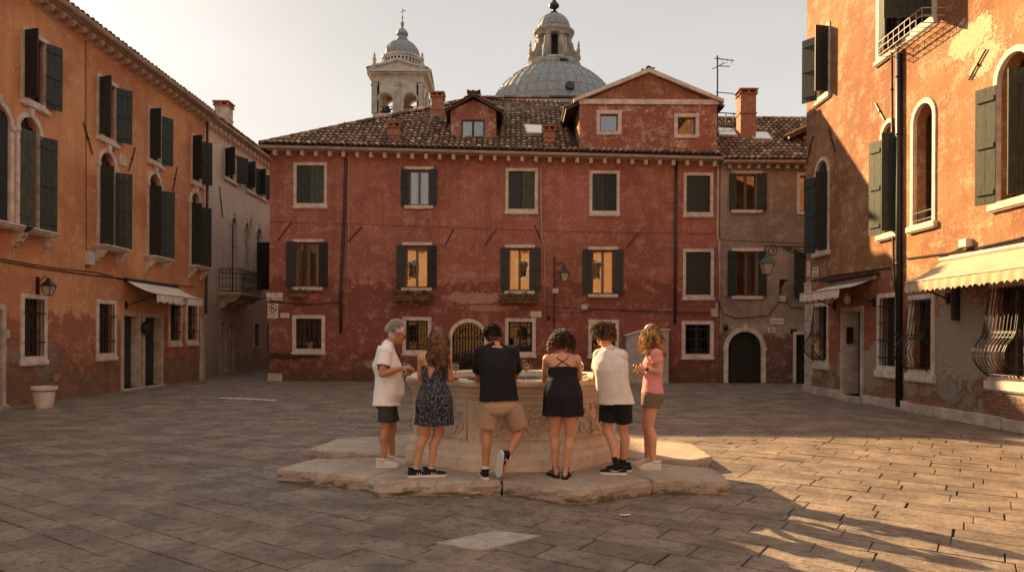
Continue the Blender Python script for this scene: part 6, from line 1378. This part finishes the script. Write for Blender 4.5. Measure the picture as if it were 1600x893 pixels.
# ---- man 1: grey haired, white T-shirt, facing right
Y1 = 8.35
J = JP(dict(HL=(606, 624, Y1 + .10), HR=(604, 624, Y1 - .09), SL=(606, 547, Y1 + .17), SR=(602, 549, Y1 - .17), N=(607, 537, Y1), H=(621, 521, Y1 + .01),
    ER=(597, 584, Y1 - .26), WR=(628, 575, Y1 - .18), EL=(612, 584, Y1 + .24), WL=(634, 579, Y1 + .12),
    KR=(603, 668, Y1 - .09), AR=(600, 715, Y1 - .10), KL=(613, 668, Y1 + .10), AL=(613, 709, Y1 + .12)))
J['AR'].z = HP + .085; J['AL'].z = HP + .085; J['TR'] = TD(1, .12); J['TL'] = TD(1, .3); J['browmat'] = M['signw']
BEL = [(t, a * 1.02, b * (1.0 if t > .8 else 1.12 if t < .05 else 1.28), s_ + (.028 if .05 < t < .6 else 0)) for t, a, b, s_ in MALE]
p1 = person('grey haired man in sunglasses, white T-shirt and grey shorts, facing right', J, 'm', sk1, (1, .18), (1, .25, -.42), 1.0, BEL, arm=1.05,
    handR=((1, .15, .22), (0, .5, -.6), .9, -1, True), handL=((1, -.1, .15), (0, -1, -.2), .8, 1, True))
shirt(J, 'tshirt', cloth('white_jersey', (.86, .84, .82)), hem=-.13, sleeve=.66, off=.022, fold=.009, loose=.008, sl_r=.078, flare=.014)
shorts(J, 'shorts', cloth('charcoal_cotton', (.055, .048, .045)), top=-.04, off=.002, leg=.80, r0=.090, r1=.098)
for q in 'LR': shoe(J, q, cloth('white_canvas', (.62, .56, .52)), M['sole'], M['plastic']); sock(J, q, M['sole'], .02, .036)
hair(J, simple('silver_hair', (.55, .49, .43), .5, .25, 40, bump=0), n=900, length=.055, steps=5, curl=.002, r=.0028, droop=.15, cap=.002, cov=.0, seed=2, lift=.3, wave=.4)
T = J['_'][6]; m = MB(); dk = simple('black_sunglasses', (.01, .01, .01), .15, .1, 5, bump=0)
for sx in (-1, 1):
    m.loft([[T(sx * .031 + .026 * cos(a), .098 + dy - abs(cos(a)) * .004, .004 + .019 * sin(a)) for a in [2 * pi * i / 14 for i in range(14)]] for dy in (0, .006)]); m.tube([T(sx * .056, .098, .010), T(sx * .078, .05, .010), T(sx * .084, -.01, .004), T(sx * .082, -.03, -.012)], .0042, 5)
m.tube([T(-.01, .103, .008), T(.01, .103, .008)], .003, 5); m.build('sunglasses', dk, p1)
m = MB(); nb = J['N']; S0 = (J['SL'] + J['SR']) / 2; ff = J['_'][0]; rr_ = J['_'][1]
m.tube([nb + rr_ * .06 + Z * .02, nb + rr_ * .085 + ff * .09 - Z * .03, S0 + rr_ * .06 + ff * .155 - Z * .08, S0 + ff * .185 - Z * .17, S0 - rr_ * .05 + ff * .155 - Z * .08, nb - rr_ * .08 + ff * .09 - Z * .03, nb - rr_ * .06 + Z * .02], .005, 5); m.box((-.02, -.006, -.06), (.02, .006, .0), lambda x, y, z: S0 + ff * (.19 + y) - Z * .17 + rr_ * x + Z * z); m.build('lanyard', dk, p1)
glass(P(634, 588, Y1 - .03) , 'small tumbler held by the man in the white T-shirt', .11, kind='tumbler', fill=.6)
glass(V((P(628, 590, 8.78).x + .02, 8.78, RIM)), 'short stemmed glass on the rim beside the man in the white T-shirt', .15, .036)
# ---- woman 2: long wavy hair, patterned dress
Y2 = 7.72
J = JP(dict(HL=(668, 624, Y2 - .03), HR=(690, 624, Y2 + .04), SL=(660, 560, Y2 + .0), SR=(699, 557, Y2 + .06), N=(682, 549, Y2 + .03), H=(686, 528, Y2 + .06),
    EL=(657, 591, Y2 + .10), WL=(672, 590, Y2 + .40), ER=(703, 592, Y2 + .10), WR=(707, 589, Y2 + .42),
    KL=(664, 680, Y2 - .0), AL=(650, 726, Y2 - .03), KR=(684, 680, Y2 + .04), AR=(673, 727, Y2 + .0)))
for q in 'LR': J['A' + q].z = HP + .085; J['W' + q].z = RIM + .03
J['TL'] = TD(1, .35); J['TR'] = TD(1, .22)
p2 = person('woman with long wavy brown hair in a dark speckled strappy dress', J, 'f', sk2, (.35, 1), (.62, .70, -.20), 1.03, handL=((.3, 1, 0), (0, 0, -1), .35, 1, False), handR=((.35, 1, -.03), (0, 0, -1), .45, -1, False), arm=1.08, legk=1.0)
def dressmat():
    n = N('speckled_dress'); v = n.n('ShaderNodeTexVoronoi'); n.l(n.map(), v.inputs['Vector']); v.inputs['Scale'].default_value = 80
    col = n.mix(n.ramp(v.outputs['Distance'], .20, .32), (.48, .45, .42), (.016, .016, .026)); n.out(col, .85, 0, .2); n.b.inputs['Sheen Weight'].default_value = .1; n.bump(n.noise(8), .3, .01); return n.mat
dm = dressmat()
def dress(J, mat, hem_z, bottom_w, top_t, vdepth, straps, name='dress', nf=9, amp=.012, w0=.140, hem_var=0, sleeve_w=.0, waist_t=.35, hipk=1.0, off=.012):
    f, r, hf, hr, hu, s_, T, prof, k, o, *_ = J['_']; H0 = (J['HL'] + J['HR']) / 2; S0 = (J['SL'] + J['SR']) / 2; ax = S0 - H0
    pr = [p for p in prof if waist_t <= p[0] < top_t] + [(top_t, .142, .094, .0)]; R_ = rings_torso(J, pr, f, r, off + sleeve_w, 0); wr = R_[0]; cw = sum(wr, V((0, 0, 0))) / 28; low = []
    zs = [cw.z - .02 - (cw.z - .02 - hem_z) * i / 9 for i in range(10)]
    for i, z_ in enumerate(zs):
        t = i / 9; hip = max(0, 1 - abs(t - .38) * 2.6); a = (w0 + (bottom_w - w0) * t ** .8 + .045 * hip * hipk); b = (w0 * .78 + (bottom_w * .80 - w0 * .78) * t ** .8 + .035 * hip * hipk); c = V((H0.x, H0.y, 0)).lerp(V((cw.x, cw.y, 0)), max(0, 1 - t * 2.2)) - f * .012
        low.append([V((c.x, c.y, z_ + hem_var * t * sin(2 * pi * j / 28 * 3))) + (r * a * cos(2 * pi * j / 28) + f * b * sin(2 * pi * j / 28)) * (1) for j in range(28)])
    mb = MB(); mb.loft(low[::-1] + R_); ang = lambda c: atan2((c - H0).dot(f), (c - H0).dot(r))
    def ff_(c):
        t = max(0, min(1, (cw.z - c.z) / max(.1, cw.z - hem_z))); return amp * t * (sin(ang(c) * nf + 1.5 * noise.noise(c * 2)) + .5 * sin(ang(c) * nf * 1.7 + 2))
    me = remesh(mb, .009, 3); topc = sum(R_[-1], V((0, 0, 0))) / 28
    def cut(c):
        if c.z < hem_z + .012: return True
        if vdepth and c.z > cw.z - .1:
            d_ = c - topc; back = d_.dot(f) < 0; x = abs(d_.dot(r) - .0)
            if back and d_.dot(ax.normalized()) > -vdepth + x * vdepth / .055 : return True
        return False
    d_o = finish(me, name, mat, o, [(topc, ax.normalized(), .3)], .004, (9, 9, 4), cut, fold_fn=ff_)
    m = MB()
    for s1 in straps: m.tube(s1, .0045, 5)
    m.build('straps', straps and (mat if name != 'dress2' else mat), d_o)
def bk(J, t, x, off=.006):      # a point on the back of the torso
    f, r, hf, hr, hu, s_, T, prof, k, o, bow, *_ = J['_']; H0 = (J['HL'] + J['HR']) / 2; S0 = (J['SL'] + J['SR']) / 2
    ps = sorted(prof, key=lambda p: abs(p[0] - t))[:2]; wgt = abs(ps[1][0] - t) / (abs(ps[0][0] - t) + abs(ps[1][0] - t) + 1e-6); a = ps[0][1] * wgt + ps[1][1] * (1 - wgt); b = ps[0][2] * wgt + ps[1][2] * (1 - wgt)
    up = (S0 - H0).normalized(); rr = (J['SR'] - J['SL']).normalized(); fwd = up.cross(rr); fwd = fwd if fwd.dot(f) > 0 else -fwd
    return H0 + (S0 - H0) * t + rr * x - fwd * (b * sqrt(max(0, 1 - (x / a) ** 2)) + off)
sh_ = [[bk(J, .62, x * 1.2), bk(J, .8, x), bk(J, .95, x * .95), bk(J, 1.03, x * .9, .012)] for x in (-.085, .085)]
dress(J, dm, P(678, 664, Y2).z, .222, .84, .17, sh_, amp=.014, hipk=.7)
for q in 'LR': shoe(J, q, cloth('black_suede', (.018, .016, .016)), M['sole'], M['sole'], mark='stripes', L=.26); sock(J, q, M['sole'], .015, .033)
S0 = (J['SL'] + J['SR']) / 2; H0 = (J['HL'] + J['HR']) / 2
hm2 = hairmat('brown_wavy_hair', (.075, .036, .018), (.36, .20, .085), .0, .0)
n = hm2.node_tree
def hairm(name, c1, c2, s_=22):
    n = N(name); a = n.noise(s_, 3, .6); b = n.noise(4, 2, .5); n.out(n.mix(n.ramp(n.math('ADD', n.math('MULTIPLY', a, .5), n.math('MULTIPLY', b, .5)), .42, .62), c1, c2), .5, 0, .3); return n.mat
hair(J, hairm('brown_wavy_hair', (.055, .026, .012), (.28, .15, .065)), n=620, length=.40, steps=15, curl=.008, freq=1.6, r=.0042, hug=.75, droop=.9, cap=.002, cov=.15, seed=5, wave=.22, tip=.45,
    ells=[(S0 - Z * .04, (.13, .105, .14)), (J['N'] + Z * .01, (.05, .06, .07))])
glass(V((P(712, 590, 8.36).x, 8.36, RIM)), 'wine glass on the rim by the hand of the woman in the patterned dress', .20, .042, fill=.4)
# ---- man 3: black polo, beige shorts, one foot crossed behind
Y3 = 7.66
J = JP(dict(HL=(766, 630, Y3), HR=(793, 629, Y3 + .01), SL=(754, 552, Y3 + .10), SR=(799, 552, Y3 + .10), N=(774, 540, Y3 + .13), H=(769, 525, Y3 + .20),
    EL=(748, 590, Y3 + .26), WL=(744, 588, Y3 + .50), ER=(806, 588, Y3 + .28), WR=(795, 588, Y3 + .55),
    KL=(761, 674, Y3 + .03), AL=(758, 729, Y3 - .0), KR=(814, 671, Y3 + .12), AR=(791, 716, Y3 - .10)))
J['AL'].z = HP + .085; J['WL'].z = RIM + .035; J['WR'].z = RIM + .035; J['TL'] = TD(-.12, 1); J['TR'] = TD(-.12, .28, -.92); J['UR'] = TD(.86, .48, .05)
p3 = person('broad man in black polo and beige shorts with one foot crossed behind', J, 'm', sk1, (0, 1), (-.05, 1, -.22), 1.10, bow=.03, arm=1.12, legk=1.06, handL=((-.15, 1, 0), (0, 0, -1), .5, 1, True), handR=((-.6, .8, 0), (0, 0, -1), .4, -1, False))
pol = shirt(J, 'polo_shirt', cloth('black_pique', (.012, .010, .011)), hem=.05, sleeve=.74, off=.020, fold=.008, loose=.016, sl_r=.078, flare=.022)
m = MB(); nb = J['N']; m.tube([nb + V((.078 * cos(a), .01 + .075 * sin(a), -.015 + .018 * -sin(a))) for a in [2 * pi * i / 20 for i in range(21)]], .016, 8, cap=False); m.build('collar', cloth('black_pique', (0, 0, 0)), pol, smooth=True)
shorts(J, 'shorts', cloth('beige_chino', (.42, .29, .19)), top=.2, leg=.86, r0=.118, r1=.112, fold=.010)
for q in 'LR': shoe(J, q, cloth('black_mesh', (.014, .013, .014)), M['sole'], None, L=.29); sock(J, q, M['sole'], .045, .040)
hair(J, hairm('dark_short_hair', (.022, .013, .008), (.075, .040, .022)), n=900, length=.030, steps=4, curl=.001, r=.0028, droop=.1, cap=.004, cov=.1, seed=6, wave=.3)
ph = thing('phone', 'dark phone on the rim under the left hand of the man in black polo', 'phone', V((P(737, 588, 8.28).x, 8.28, RIM))); m = MB(); c = V((P(737, 588, 8.28).x, 8.28, RIM)); m.box((c.x - .04, c.y - .075, RIM + .003), (c.x + .04, c.y + .075, RIM + .012)); m.build('case', M['ink'], ph, bevel=.003); m = MB(); m.box((c.x - .035, c.y - .068, RIM + .0122), (c.x + .035, c.y + .068, RIM + .013)); m.build('screen', dk, ph)
glass(V((P(822, 596, 8.22).x, 8.22, RIM)), 'tall flute of wine on the rim between black polo and black dress', .235, .034, fill=.5)
# ---- woman 4: black short dress, crossed straps
Y4 = 7.72
J = JP(dict(HL=(869, 634, Y4), HR=(891, 633, Y4), SL=(856, 562, Y4 + .08), SR=(900, 562, Y4 + .08), N=(877, 554, Y4 + .12), H=(878, 537, Y4 + .20),
    EL=(851, 591, Y4 + .22), WL=(857, 590, Y4 + .50), ER=(905, 590, Y4 + .22), WR=(900, 590, Y4 + .52),
    KL=(866, 682, Y4 + .02), AL=(867, 730, Y4 + .02), KR=(890, 682, Y4 + .0), AR=(884, 733, Y4 - .05)))
for q in 'LR': J['A' + q].z = HP + .085; J['W' + q].z = RIM + .03
J['TL'] = TD(-.35, 1); J['TR'] = TD(.22, 1)
p4 = person('curly haired woman in a short black dress with crossed back straps', J, 'f', sk2, (0, 1), (.25, 1, -.35), 1.08, handL=((.2, 1, 0), (0, 0, -1), .35, 1, False), handR=((-.2, 1, 0), (0, 0, -1), .35, -1, False), arm=1.12, legk=1.02, bow=.01)
bd = cloth('black_crepe', (.012, .009, .012))
st = [[bk(J, .80, -.10, .012), bk(J, .90, -.035, .012), bk(J, 1.0, .045, .012), bk(J, 1.07, .075, .012)], [bk(J, .80, .10, .014), bk(J, .90, .035, .014), bk(J, 1.0, -.045, .014), bk(J, 1.07, -.075, .014)]]
dress(J, bd, P(880, 650, Y4).z, .225, .84, 0, st, nf=7, amp=.016, hem_var=.012, waist_t=.5, hipk=.35, off=.026, w0=.178)
for q in 'LR': shoe(J, q, cloth('black_leather', (.012, .01, .01), rough=.5), M['sole'], sandal=True)
hair(J, hairm('dark_auburn_curls', (.028, .014, .008), (.13, .055, .022)), n=620, length=.13, steps=14, curl=.014, freq=3.0, r=.0036, droop=.45, cap=.014, cov=.3, seed=7, tip=.6, wave=.3)
glass(V((P(907, 595, 8.24).x, 8.24, RIM)), 'tall glass on the rim between the black dress and the light T-shirt', .225, .040, fill=.3)
# ---- man 5: light T-shirt, black shorts, leaning left
Y5 = 7.98
J = JP(dict(HL=(951, 627, Y5 + .05), HR=(972, 627, Y5 - .02), SL=(938, 555, Y5 + .12), SR=(970, 556, Y5 - .03), N=(950, 545, Y5 + .12), H=(941, 523, Y5 + .19),
    EL=(931, 590, Y5 + .18), WL=(921, 589, Y5 + .42), ER=(962, 588, Y5 + .30), WR=(944, 588, Y5 + .42),
    KL=(949, 672, Y5 + .02), AL=(965, 718, Y5 - .08), KR=(974, 671, Y5 + .03), AR=(973, 717, Y5 + .10)))
for q in 'LR': J['A' + q].z = HP + .085; J['W' + q].z = RIM + .035
J['TL'] = TD(-1, .15); J['TR'] = TD(-.9, .4)
p5 = person('curly haired man in light T-shirt and black shorts leaning over the well', J, 'm', sk3, (-.55, 1), (-.6, 1, -.3), 1.06, bow=.035, arm=1.02, legk=1.04, handL=((-.4, 1, 0), (0, 0, -1), .4, 1, False), handR=((-.8, .6, 0), (0, 0, -1), .4, -1, False))
shirt(J, 'tshirt', cloth('oatmeal_jersey', (.70, .63, .57)), hem=-.05, sleeve=.66, off=.020, fold=.010, loose=.018, sl_r=.080, flare=.02)
so_ = shorts(J, 'shorts', cloth('black_sports', (.012, .010, .010), sheen=.05), top=.12, leg=.74, r0=.112, r1=.108, fold=.009)
m = MB(); c = J['HL'].lerp(J['KL'], .68) + V((-.085, -.072, 0)); m.tube([c + V((-.012, 0, .008)), c + V((0, -.004, 0)), c + V((.016, -.004, .006))], [.003, .006, .002], 5); m.build('side_mark', M['sole'], so_)
for q in 'LR': shoe(J, q, cloth('black_mesh', (0, 0, 0)), M['sole'], None, L=.30, mark='swoosh'); sock(J, q, cloth('black_sports', (0, 0, 0)), .11 if q == 'L' else .06, .041)
hair(J, hairm('brown_curls', (.045, .022, .011), (.20, .095, .038)), n=560, length=.105, steps=12, curl=.011, freq=2.4, r=.0036, droop=.35, cap=.010, cov=.3, seed=8, tip=.6, wave=.3)
# ---- woman 6: long curls, pink T-shirt, facing left
Y6 = 8.30
J = JP(dict(HL=(1017, 619, Y6 - .09), HR=(1019, 619, Y6 + .09), SL=(1025, 553, Y6 - .15), SR=(1021, 552, Y6 + .15), N=(1023, 545, Y6), H=(1017, 523, Y6 + .0),
    EL=(1031, 580, Y6 - .18), WL=(1006, 576, Y6 - .14), ER=(1020, 582, Y6 + .2), WR=(1001, 577, Y6 + .05),
    KL=(1014, 666, Y6 - .09), AL=(1021, 714, Y6 - .09), KR=(1010, 664, Y6 + .08), AR=(1012, 710, Y6 + .10)))
for q in 'LR': J['A' + q].z = HP + .085
J['TL'] = TD(-1, .1); J['TR'] = TD(-1, .3)
p6 = person('woman with long golden curls in pink T-shirt and olive shorts, facing left', J, 'f', sk3, (-1, .1), (-1, .25, -.25), 1.02, handL=((-1, .25, .1), (.3, 1, 0), .9, -1, True), handR=((-1, -.2, .12), (.2, -1, 0), .9, 1, True), arm=1.06, legk=1.08, head_s=1.0)
shirt(J, 'tshirt', cloth('pink_jersey', (.66, .27, .27)), hem=.06, sleeve=.50, off=.014, fold=.007, loose=.014, sl_r=.078, flare=.01)
shorts(J, 'shorts', cloth('olive_linen', (.16, .115, .075)), top=.16, leg=.36, r0=.106, r1=.114, fold=.010, off=.016)
for q in 'LR': shoe(J, q, cloth('cream_leather', (.66, .58, .50)), M['sole'], M['sole'], L=.26, h=.08); sock(J, q, M['sole'], .015, .034)
S0 = (J['SL'] + J['SR']) / 2
hair(J, hairm('golden_brown_curls', (.11, .052, .02), (.58, .32, .12)), n=820, length=.30, steps=18, hug=.62, curl=.011, freq=4.2, r=.0038, droop=.7, cap=.014, cov=.42, seed=9, tip=.55, wave=.45, ells=[(S0 - Z * .05, (.10, .17, .15)), (J['N'], (.06, .06, .08))])
wt = J['WL']; d_ = (J['EL'] - J['WL']).normalized(); m = MB(); m.cone(wt + d_ * .025, .0265, wt + d_ * .045, .028, 16, caps=False); w_ = m.build('wristwatch', dk, p6); m = MB(); q = wt + d_ * .035 + V((0, -.030, .004)); m.lathe(q, [(.001, 0), (.019, 0), (.019, .001), (.001, .001)], 8); m.v = [q + V((p.x - q.x, -(p.z - q.z) * 6, p.y - q.y)) for p in m.v]; m.build('watch_face', dk, w_)
glass(P(993, 584, Y6 - .06), 'small glass of amber drink held by the woman in the pink T-shirt', .12, kind='tumbler', fill=.55)
# crumpled napkin hanging on the rim beside man 5
m = MB(); n0 = V((P(938, 592, 8.22).x, 8.10, RIM)); G_ = []
for i in range(9):
    t = i / 8; row = []
    for j in range(9):
        s_ = j / 8; x = n0.x - .07 + .14 * s_; y = 8.14 - .15 * min(t, .45) / .45; zz = RIM + .008 - max(0, t - .45) * .30; e = noise.noise(V((x * 18, t * 6, 2))) * .02; row.append(V((x + e, y - abs(e) - .004, zz + abs(e) * (t < .45))))
    G_.append(row)
kn = thing('napkin', 'crumpled pale napkin hanging over the rim beside the light T-shirt', 'napkin', n0); m.loft(G_, cap=False, closed=False); m.build('cloth', cloth('napkin_paper', (.66, .60, .52)), kn, smooth=True, recalc=False)
# small litter on the paving
for lb, x, y, r in (('tiny scrap of white paper on the paving in front of the stone step', 729, 779, .022), ('crumpled white paper strip on the paving below the right end of the step', 977, 806, .05)):
    c = G(x, y) + Z * .012; m = MB(); m.loft([[c + V((-r + 2 * r * i / 5, r * .5 * (j - 1) + .01 * sin(i * 2), .006 * abs(sin(i * 1.7 + j)))) for i in range(6)] for j in range(3)], cap=False, closed=False)
    kin(m.build('paper_scrap', cloth('napkin_paper', (.6, .6, .5)), None, recalc=False), lb, 'litter')
